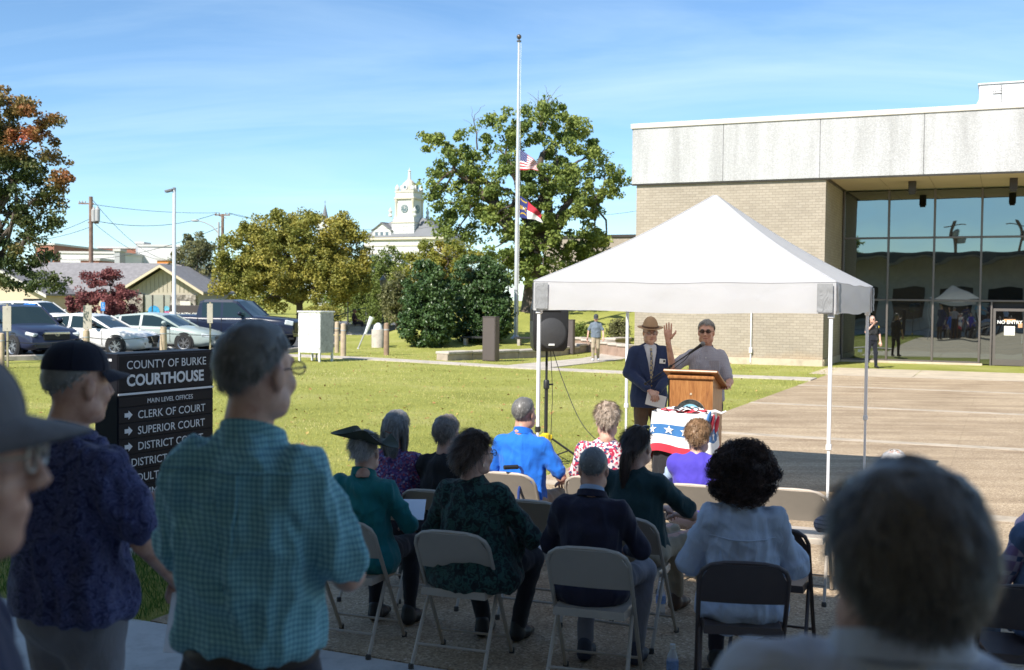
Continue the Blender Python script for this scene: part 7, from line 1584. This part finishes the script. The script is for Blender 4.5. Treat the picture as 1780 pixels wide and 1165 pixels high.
P = person('seated person in loose navy blouse, second row right edge', x, y, H(10), h=1.70, g=1.25, top=NAVYB, bottom=DKTR, sleeve='long', seed=7, ztop=1.31, hair=dict(m_=HBR, thick=.02, length=.06, n=2200, style='long'), hyaw=H(10))
x, y = ppos(676, 7.72)
P = person('seated woman in purple floral top with long grey hair', x, y, H(24), h=1.70, g=1.12, top=FLORAL, bottom=DKTR, sleeve='long', seed=8, ztop=1.33, hyaw=H(-6), lean=H(4), hair=dict(m_=HG, thick=.016, length=.06, n=3400, style='long', droop=.9, back=.45), arms={1: ((.27, .08, .72), (.2, .34, .64)), -1: ((-.25, .06, .72), (-.1, .3, .66))})
hm = P['hm']; strand_bundle(P['o'], 'long_hair', HG, [hm @ Vector(v) for v in ((0, -.108, .02), (0, -.122, -.04), (.002, -.125, -.10), (.004, -.128, -.17), (.004, -.125, -.24))], [(.05, .02), (.052, .022), (.06, .022), (.06, .02), (.045, .012)], 1500, 4)
for q in (-1, 1): strand_bundle(P['o'], 'long_hair', HG, [hm @ Vector(v) for v in ((q*.06, -.06, .06), (q*.078, -.055, -.02), (q*.082, -.06, -.10), (q*.08, -.07, -.18))], [(.03, .03), (.03, .03), (.03, .024), (.02, .015)], 600, 5+q)
mb = MB(); mb.tube([hm @ Vector((-.04, -.126, -.01)), hm @ Vector((0, -.140, -.02)), hm @ Vector((.04, -.126, -.01))], .005, 6); mb.build('hair_clip', mat('clip_brown', (.2, .07, .04), .4), P['o'])
x, y = ppos(772, 7.62)
P = person('seated person in plain black shirt with short brown grey hair', x, y, H(24), h=1.70, g=1.22, top=BLKT, bottom=DKTR, sleeve='short', seed=9, ztop=1.31, hyaw=H(8), slump=.6, hair=dict(m_=HBS, thick=.018, length=.05, n=3800, style='short', droop=.8, back=.4))
x, y = ppos(905, 8.45)
P = person('seated man in bright blue polo shirt with cropped grey hair', x, y, H(24), h=1.78, g=1.12, top=BLUEP, bottom=KHAKI, sleeve='short', skinm=SK1, seed=10, ztop=1.38, hyaw=H(12), hair=dict(m_=HSP, thick=.007, length=.018, n=3600, style='short', wid=.0014), arms={1: ((.30, .05, .74), (.20, .33, .66)), -1: ((-.27, .05, .74), (-.14, .32, .66))})
collar_band(P, BLUEP, .064, .045)
x, y = ppos(1052, 8.3)
P = person('seated woman in red and white print top with pale short hair', x, y, H(20), h=1.74, g=1.2, top=REDPRT, bottom=DKTR, sleeve='short', skinm=SK2, seed=11, ztop=1.34, hyaw=H(-14), hair=dict(m_=HBL, thick=.024, length=.045, n=3400, style='short', curl=.004, droop=.5, vol=(1, 1, 1.1)))
glasses(P['o'], P['hm'], BLK)
x, y = ppos(1106, 6.9)
P = person('seated man with dark ponytail in dark green shirt', x, y, H(30), h=1.74, g=1.24, top=DKGT, bottom=KHAKI, sleeve='short', skinm=SK2, seed=12, ztop=1.335, hyaw=H(4), slump=.7, hair=dict(m_=HDK, thick=.010, length=.09, n=4200, style='long', droop=.5, back=.9), arms={1: ((.32, .12, .76), (.16, .30, .72)), -1: ((-.28, .08, .74), (.02, .32, .74))}, legs={1: ((.10, 0, .54), (.26, .46, .58), (.22, .62, .14)), -1: ((-.09, 0, .54), (.02, .5, .56), (.02, .62, .10))}, shoe=SHOEB)
hm = P['hm']; strand_bundle(P['o'], 'ponytail', HDK, [hm @ Vector(v) for v in ((0, -.10, .02), (-.004, -.135, -.01), (-.012, -.150, -.07), (-.02, -.150, -.14), (-.024, -.145, -.21), (-.028, -.142, -.27))], [.018, .028, .036, .034, .026, .010], 1900, 6, .008)
mb = MB(); mb.lathe([(.02, -.006), (.024, 0), (.02, .006)], 12, (0, 0, 0)); mb.xf(hm @ Matrix.Translation((0, -.118, .008)) @ Matrix.Rotation(R(70), 4, 'X')); mb.build('hair_tie', BLK, P['o'])
mb = MB()
for e_ in (-1, 1): mb.ell((e_*.036, .03, .125), (.028, .02, .006), 10, 6, rot=Matrix.Rotation(R(25), 3, 'X'))
mb.tube([(-.088, -.02, .06), (-.066, .02, .118), (0, .045, .122), (.062, .02, .115), (.085, -.02, .06)], .004, 6); mb.xf(hm); mb.build('sunglasses', DLENS, P['o'])
x, y = ppos(1214, 8.0)
P = person('seated woman in violet blue vest with curly sandy hair', x, y, H(20), h=1.56, g=1.12, top=PALEB, bottom=DKTR, sleeve='short', skinm=SK2, seed=13, ztop=1.24, slump=.4, hair=dict(m_=HSN, thick=.026, length=.04, n=4200, style='short', curl=.007, droop=.5))
P['garment']('vest', VEST, .016, 'none', None, .005, 13)
x, y = ppos(1562, 6.55)
P = person('seated person in striped shirt behind the big foreground head', x, y, H(15), h=1.52, g=1.3, top=STRIPE, bottom=DKTR, sleeve='long', skinm=SK2, seed=14, ztop=1.24, hair=dict(m_=HW, thick=.012, length=.03, n=2000, style='short', bald=.8), arms={-1: ((-.40, .02, .74), (-.16, .28, .66)), 1: ((.36, .02, .74), (.14, .28, .66))})
# cane on the chair, bottles
o = empty('walking_cane', (xat(894, 8.28), 8.28, 0), R(20), 'blue walking cane with dark foam grip hooked over a chair back', 'cane')
mb = MB(); mb.tube([(-.07, 0, .842), (.04, 0, .842)], [.017, .017], 10); mb.build('grip', BLK, o); mb = MB(); mb.tube([(.03, 0, .842), (.06, 0, .838), (.078, 0, .81), (.075, 0, .76), (.05, 0, .66), (.045, 0, .3), (.04, .02, .02)], .011, 8); mb.build('shaft', mat('cane_blue', (.05, .09, .32), .3, .2, 60, metal=.4), o); mb = MB(); mb.lathe([(.018, 0), (.018, .03), (.012, .04)], 8, (.04, .02, 0)); mb.build('tip', FOOT, o)
m, nt, b = shader('bottle_plastic'); b.inputs['Base Color'].default_value = (.8, .85, .9, 1); b.inputs['Roughness'].default_value = .08; b.inputs['Alpha'].default_value = .35; BOT = m
def bottle(px, D, label, z=0.):
    x = xat(px, D); o = empty('water_bottle', (x, D, z), 0, label, 'bottle')
    mb = MB(); mb.lathe([(.0, .0), (.03, .0), (.033, .01), (.031, .05), (.033, .06), (.033, .13), (.03, .15), (.013, .19), (.013, .2), (0, .2)], 16); mb.build('bottle', BOT, o)
    mb = MB(); mb.lathe([(.0335, .07), (.0338, .072), (.0338, .122), (.0335, .125)], 16); mb.build('label_band', mat('bottle_label', (.2, .32, .6), .5, .3, 40), o); mb = MB(); mb.lathe([(.0155, .19), (.0155, .212), (0, .213)], 12); mb.build('cap', WHT, o)
bottle(1178, 6.05, 'clear water bottle standing on the ground by the dark blazer'); bottle(1156, 7.4, 'clear water bottle beside the ponytailed man', 0.0)
# ---- standing people ------------------------------------------------------
PZ = .30      # porch floor
x, y = xat(442, 2.66), 2.66
P = person('standing man in teal checked shirt and glasses, back to camera', x, y, H(16), 'stand', h=1.765, g=1.0, z=PZ, top=TEALCHK, bottom=DKTR, sleeve='short', skinm=SK2, seed=21, hem=.10, hyaw=H(17), hs=.96, vox=.008, fold=.011, shoulder=.97, hair=dict(m_=HSP, thick=.010, length=.030, n=15000, style='short', wid=.0009, droop=.8), arms={1: ((.235, .03, 1.14), (.08, .26, 1.16)), -1: ((-.22, .03, 1.14), (-.05, .26, 1.14))}, shoe=SHOEB, sleeves_loose=1.08)
collar_band(P, TEALCHK, .068, .045); glasses(P['o'], P['hm'], mat('dark_frame', (.03, .02, .02), .3))
zb = P['sp'](.10)[2]
mb = MB(); n = 32; pts = [(.150*1.08*math.sin(a)*1.02, -.01+.122*1.08*math.cos(a), zb-.015) for a in np.linspace(0, 6.2832, n, endpoint=False)]
mb.tube(pts, [(.018, .005)]*n, 8, closed=True, up=(0, 0, 1)); mb.build('belt', mat('brown_belt', (.04, .025, .02), .5, .1), P['o'])
seam_on(P, 1.395, -.19, .19, TEALCHK, 'yoke_seam', .003, .004, .0)
for q in (-.03, .03):
    sh_ = P['shirt'].data; co = np.empty(len(sh_.vertices)*3, np.float32); sh_.vertices.foreach_get('co', co); co = co.reshape(-1, 3); pts = []
    for zz in np.linspace(1.39, 1.12, 8): k_ = np.abs(co[:, 0]-q)+np.abs(co[:, 2]-zz)+9*(co[:, 1] > 0); pts.append((q*(.4+.6*(zz-1.1)/.3), co[np.argmin(k_)][1]-.001, zz))
    mb = MB(); mb.tube(pts, [.006]*7+[.002], 6); mb.build('pleat', TEALCHK, P['o'])
x, y = xat(127, 3.4), 3.4
P = person('standing man in navy paisley shirt and dark navy cap', x, y, H(26), 'stand', h=1.66, g=1.16, z=PZ, top=PAISLEY, bottom=GREYTR, sleeve='short', skinm=SK1, seed=22, hem=-.06, hyaw=H(14), hpitch=H(-3), vox=.009, fold=.014, sleeves_loose=1.2, shoulder=1.05, hair=dict(m_=HG, thick=.006, length=.012, n=2600, style='crop'), arms={1: ((.27, .02, 1.06), (.23, .20, .90)), -1: ((-.25, .03, 1.08), (.05, .33, 1.13))}, curl=(.3, .12, .6), palms={-1: (0, -1, .1), ('d', -1): (1, .1, .15)})
cap(P['o'], P['hm'], CAPN); collar_band(P, PAISLEY, .068, .04)
mb = MB(); mb.box((0, 0, 0), (.14, .2, .004), Matrix.Rotation(R(60), 3, 'X') @ Matrix.Rotation(R(15), 3, 'Y')); o = mb.build('program_sheet', mat('white_paper', (.74, .76, .82)), smooth=False); w = P['o'].matrix_basis @ Vector(P['AR'][1][1]); c_, s_ = math.cos(-H(30)), math.sin(-H(30)); aw = P['AR'][1][1]; o.location = (x+aw[0]*c_-aw[1]*s_+.04, y+aw[0]*s_+aw[1]*c_+.02, PZ+aw[2]-.13); tag(o, 'white program sheet in the hand of the man in paisley shirt', 'paper')
x, y = xat(-135, 1.32), 1.32
P = person('blurred man in grey cap and glasses at the left edge', x, y, H(78), 'stand', h=1.745, g=1.0, z=PZ, top=cloth('dark_blue_shirt', (.03, .035, .08), .1), bottom=DKTR, sleeve='short', skinm=SK1, seed=23, hyaw=H(0), hair=dict(m_=HG, thick=.006, length=.012, n=2600, style='crop'))
c = cap(P['o'], P['hm'], CAPG); hm = P['hm']; glasses(P['o'], hm, mat('pale_frame', (.45, .4, .34), .3))
mb = MB(); 
mb.prism([(-.03, .07), (-.01, .10), (.02, .10), (.035, .085), (.02, .07), (.035, .055), (.02, .045), (-.02, .045)], .0, .004, 'y'); mb.xf(hm @ Matrix.Translation((0, .084, .012)) @ Matrix.Rotation(R(16), 4, 'X')); mb.build('cap_mark', mat('silver_thread', (.4, .4, .43), .5), c, smooth=False)
x, y = xat(1578, 1.28), 1.28
P = person('blurred big head of a person in pale shirt, right foreground', x, y, H(12), 'stand', h=1.70, g=1.15, z=PZ, top=WHTS, bottom=DKTR, sleeve='short', skinm=SK1, seed=24, hyaw=H(-14), hs=.93, hoff=.10, vox=.008, fold=.012, hair=dict(m_=HDG, thick=.020, length=.06, n=20000, style='short', wid=.0009, droop=.7, back=.35, vol=(1, 1, .75)))
collar_band(P, WHTS, .069, .03)

# ---- speaker, host with campaign hat
x, y = xat(1228, 12.25), 12.25
P = person('speaker in grey short sleeved shirt with right hand raised', x, y, H(190), 'stand', h=1.92, g=1.08, z=.0, top=GREYSH, bottom=DKTR, sleeve='short', skinm=SK1, seed=31, hem=.02, hyaw=H(6), vox=.010, fold=.006, hair=dict(m_=HG, thick=.012, length=.03, n=3200, style='short', back=.2, part=.3), arms={1: ((.36, .10, 1.36), (.41, .16, 1.655)), -1: ((-.26, .08, 1.22), (-.24, .26, 1.20))}, curl=(.08, .22, 1.0), palms={1: (0, 1, .1), ('d', 1): (.04, -.02, 1)}, shoe=SHOEK)
collar_band(P, GREYSH, .064, .04); glasses(P['o'], P['hm'], mat('dark_frame', (.03, .02, .02), .3), TLENS); eyes(P['hm'], P['o'])
def lips(P, m_=None):
    hm = P['hm']; mb = MB(); mb.tube([hm @ Vector((-.024, .083, -.064)), hm @ Vector((-.01, .0925, -.062)), hm @ Vector((.01, .0925, -.062)), hm @ Vector((.024, .083, -.064))], [.002, .0042, .0042, .002], 6); mb.build('lips', m_ or mat('lip', (.32, .11, .10), .5), P['o'])
lips(P)
for z_ in (1.28, 1.38, 1.48): mb = MB(); mb.ell((0, .128+.0*z_, z_), (.006, .004, .006), 8, 5); mb.build('button', WHT, P['o'])
mb = MB(); mb.box((-.09, .128, 1.40), (.11, .006, .11), Matrix.Rotation(R(-8), 3, 'Z'), bev=.003); mb.build('pocket', GREYSH, P['o'])
x, y = xat(1130, 13.2), 13.2
P = person('man in navy blazer, tie and tan campaign hat beside the lectern', x, y, H(176), 'stand', h=1.88, g=1.02, z=.0, top=WSHIRT, bottom=BRTR, sleeve='none', skinm=SK2, seed=32, hem=.05, hpitch=H(-8), vox=.010, fold=.005, hair=dict(m_=HW, thick=.006, length=.012, n=1500, style='crop'), arms={1: ((.255, .02, 1.24), (.06, .26, 1.06)), -1: ((-.255, .02, 1.24), (-.05, .25, 1.04))}, curl=(.5, .05, .2), palms={1: (0, -.4, -1), -1: (0, -.4, -1)})
# blazer, open in a V over the shirt
k = P['k']; sp = P['sp']
def blazer(P, m_):
    o = P['o']; g = 1.02; k = P['k']; AR, SL = P['AR'], P['SL']; lo = np.array([-.42, -.25, .70]); hi = np.array([.42, .40, 1.70]); s = SDF(lo, hi, .0105)
    rw = [(-.30, .175*g), (.0, .165*g), (.22, .150*g), (.45, .152*g), (.66, .152*g), (.82, .135)]
    for (t0, r0), (t1, r1) in zip(rw, rw[1:]): a, b_ = sp(t0)+np.array([0, .012, 0]), sp(t1)+np.array([0, .012, 0]); s.cone(a, b_, (r0*.82+.012)*k, (r1*.82+.012)*k, .05, ((1, 0, 0), 1.34))
    s.cone(SL[-1]*.92+sp(.9)*.08-[0, 0, .015], SL[1]*.92+sp(.9)*.08-[0, 0, .015], .080*k, .080*k, .06); s.cone(sp(.88), sp(.965), .10*k, .074*k, .05, ((1, 0, 0), 1.3))
    for q in (-1, 1): e, w = AR[q]; s.cone(SL[q], e, .078*k, .062*k, .04).cone(e, e+(w-e)*.93, .062*k, .046*k, .03)
    s.cut(2, sp(-.24)[2], False)
    # the V opening: remove a wedge in front between the lapels
    X, Y, Z = [s.lo[i]+s.v*np.arange(s.n[i]) for i in range(3)]; X, Y, Z = np.meshgrid(X, Y, Z, indexing='ij'); zv0 = sp(.28)[2]; zv1 = sp(1.0)[2]
    half = np.clip((Z-zv0)/(zv1-zv0), 0, 1.2)*.072*k; wedge = np.maximum(np.abs(X)-half, .01-Y); wedge = np.where(Z < zv0, .1, wedge); s.D = np.maximum(s.D, -wedge).astype(np.float32)
    V, Fq = s.mesh(); V = folds(V, Fq, .004, 3); link('blazer', rawmesh('blazer', relax(V, Fq, 1), Fq, m_), o)
blazer(P, SUIT); collar_band(P, WSHIRT, .062, .045)
def front_y(P, x_, z_, nm='blazer'):
    c = [q for q in P['o'].children if q.name.split('.')[0] == nm][0].data; co = np.empty(len(c.vertices)*3, np.float32); c.vertices.foreach_get('co', co); co = co.reshape(-1, 3); k_ = np.abs(co[:, 0]-x_)+np.abs(co[:, 2]-z_)+9*(co[:, 1] < 0); return float(co[np.argmin(k_)][1])
for q in (-1, 1):
    z0_, z1_ = sp(.28)[2], sp(.97)[2]; mb = MB(); pts = []
    for t in np.linspace(0, 1, 8): zz = z0_+(z1_-z0_)*t; xi = q*(.004+.078*k*t); xo = q*(.012+(.125*math.sin(min(1, t*1.25)*math.pi*.62)+.012)*k); pts.append((xi, zz, xo))
    for e in (.004, .010):
        for xi, zz, xo in pts: mb.v += [(xi, front_y(P, xi, zz)+e*.6, zz), (xo, front_y(P, xo, zz)+e, zz)]
    nn = len(pts)*2
    for i in range(len(pts)-1): a = i*2; fa = (a, a+1, a+3, a+2); fb = (nn+a, nn+a+2, nn+a+3, nn+a+1); mb.f += [fa, fb]; mb.m += [0, 0]
    mb.build('lapel', SUIT, P['o'])
mb = MB(); zz = np.linspace(sp(.10)[2], sp(.985)[2], 12); TIE = plaid('striped_tie', (.45, .38, .24), (.12, .13, .2), (.5, .44, .3), 18, 18)
tw_ = [.002, .036, .044, .042, .040, .038, .036, .034, .032, .028, .024, .026]
rows_t = [[(-w_/2, front_y(P, 0, z_, 'shirt')+.008, z_), (0, front_y(P, 0, z_, 'shirt')+.014, z_), (w_/2, front_y(P, 0, z_, 'shirt')+.008, z_), (0, front_y(P, 0, z_, 'shirt')+.004, z_)] for z_, w_ in zip(zz, tw_)]; mb.loft(rows_t, 0, True); mb.build('tie', TIE, P['o'])
mb = MB(); yb = front_y(P, -.12, sp(.72)[2]); mb.box((-.125*k, yb+.008, sp(.72)[2]), (.085, .005, .055), Matrix.Rotation(R(22), 3, 'Z') @ Matrix.Rotation(R(-6), 3, 'Y'), bev=.003); nb_ = mb.build('name_badge', WHT, P['o']); mb = MB(); mb.box((-.145*k, yb+.006, sp(.72)[2]+.002), (.022, .006, .026), Matrix.Rotation(R(22), 3, 'Z')); mb.build('badge_mark', BLK, nb_, smooth=False)
for z_ in (sp(.22)[2], sp(.05)[2]): mb = MB(); mb.ell((.0, front_y(P, 0, z_)+.002, z_), (.009, .004, .009), 8, 5); mb.build('button', mat('brass', (.4, .3, .12), .35, metal=.8), P['o'])
hm = P['hm']; glasses(P['o'], hm, RED_); eyes(hm, P['o']); lips(P)
mb = MB(); n = 32; prof = [(.099, .050), (.095, .075), (.086, .11), (.068, .145), (.044, .170), (.016, .180), (.0, .181)]; rings = []
for r_, z_ in prof[:-1]: rings.append([(r_*.93*math.sin(a)*(1-.12*max(0, math.cos(4*a+math.pi))*(z_ > .1)), -.012+r_*1.10*math.cos(a)*(1-.12*max(0, math.cos(4*a+math.pi))*(z_ > .1)), z_) for a in np.linspace(0, 6.2832, n, endpoint=False)])
mb.loft(rings, 0, True); mb.xf(hm); hat = mb.build('campaign_hat', TANF, P['o'])
mb = MB(); mb.lathe([(.09, .050), (.13, .047), (.142, .050), (.147, .054), (.12, .053), (.09, .058)], 36); mb.v = [(v[0], v[1]*1.05-.012, v[2]-.010*(v[0]/.17)**2*-1) for v in mb.v]; mb.xf(hm); mb.build('brim', TANF, hat); mb = MB(); mb.lathe([(.097, .058), (.1, .06), (.1, .076), (.096, .078)], 32); mb.v = [(v[0]*.95, v[1]*1.12-.012, v[2]) for v in mb.v]; mb.xf(hm); mb.build('hat_band', mat('hat_leather', (.12, .06, .03), .5), hat)
aw = (P['AR'][1][1]+P['AR'][-1][1])/2; ca, sa = math.cos(-H(176)), math.sin(-H(176)); mb = MB(); mb.box((0, 0, 0), (.23, .004, .15), Matrix.Rotation(R(14), 3, 'Y') @ Matrix.Rotation(R(-20), 3, 'X')); o = mb.build('program_sheet', mat('cream_paper', (.72, .70, .68), .8, .03), smooth=False); o.location = (x+.04, y-.33, 1.0-.06); tag(o, 'white sheet held in the hands of the man in campaign hat', 'paper')

# ---- officer by the glass, walking man, far sitter
D = 38.6; x = xat(1516, D)
P = person('police officer in dark uniform by the glass, hand at face', x, D, H(172), 'stand', h=1.84, g=1.15, z=g1(x, D)+.02, top=POLICE, bottom=POLICE, sleeve='short', skinm=SK2, seed=41, vox=.012, hyaw=H(-6), hair=dict(m_=HG, thick=.004, length=.008, n=900, style='crop', bald=.8), arms={1: ((.27, .10, 1.24), (.08, .22, 1.50)), -1: ((-.28, .0, 1.16), (-.27, .10, .92))}, legs={1: ((.09, 0, .95), (.14, .02, .52), (.17, 0, .10)), -1: ((-.09, 0, .95), (-.14, .02, .52), (-.17, 0, .10))})
mb = MB(); mb.box((0, .10, 1.30), (.34, .10, .34), bev=.04); mb.box((.08, .165, 1.24), (.07, .03, .1), bev=.01); mb.box((-.08, .165, 1.24), (.07, .03, .1), bev=.01); mb.build('vest_carrier', mat('carrier_black', (.02, .02, .022), .7), P['o'])
mb = MB(); mb.tube([(.175*math.sin(a), -.01+.145*math.cos(a), 1.03) for a in np.linspace(0, 6.28, 24, endpoint=False)], [(.03, .012)]*24, 6, closed=True); mb.box((.19, .0, .98), (.05, .1, .16), bev=.01); mb.box((-.19, .03, .99), (.05, .08, .1), bev=.01); mb.build('duty_belt', BLK, P['o'])
for q in (-1, 1): mb = MB(); mb.ell((q*.235, .03, 1.42), (.012, .035, .04), 8, 6); mb.build('shoulder_patch', YEL, P['o'])
mb = MB(); mb.ell((-.08, .155, 1.42), (.02, .006, .026), 8, 6); mb.build('badge', mat('silver_badge', (.5, .5, .5), .3, metal=.8), P['o'])
mb = MB(); mb.box((.07, .20, 1.53), (.03, .05, .09), bev=.006); mb.build('radio_handset', BLK, P['o'])
glasses(P['o'], P['hm'], BLK, DLENS)
D = 41.0; x = xat(1036, D)
P = person('man in grey shirt and khaki trousers walking on the lawn path', x, D, H(186), 'stand', h=1.74, g=1.05, z=g1(x, D)+.03, top=GREYT, bottom=KHAKI, sleeve='short', skinm=SK2, seed=42, vox=.012, hpitch=H(-24), shoe=SHOEW, hem=-.06, hair=dict(m_=HDK, thick=.006, length=.012, n=700, style='crop'), arms={1: ((.27, -.06, 1.12), (.30, -.02, .88)), -1: ((-.27, .0, 1.12), (-.28, .12, .90))}, legs={1: ((.08, 0, .90), (.09, .16, .52), (.09, .06, .12)), -1: ((-.08, 0, .90), (-.08, .03, .50), (-.09, -.2, .12))})
cap(P['o'], P['hm'], mat('charcoal_cap', (.04, .045, .055), .8))
D = 66.; x = xat(617, D)
P = person('distant person in dark shirt sitting on the low stone wall', x, D-.45, H(95), 'sit', h=1.7, g=1.05, z=.08, top=cloth('dark_red_shirt', (.05, .02, .025), .1), bottom=DKTR, sleeve='short', skinm=SK3, seed=43, vox=.014, slump=1., hair=dict(m_=HDK, thick=.01, length=.02, n=500, style='short'))
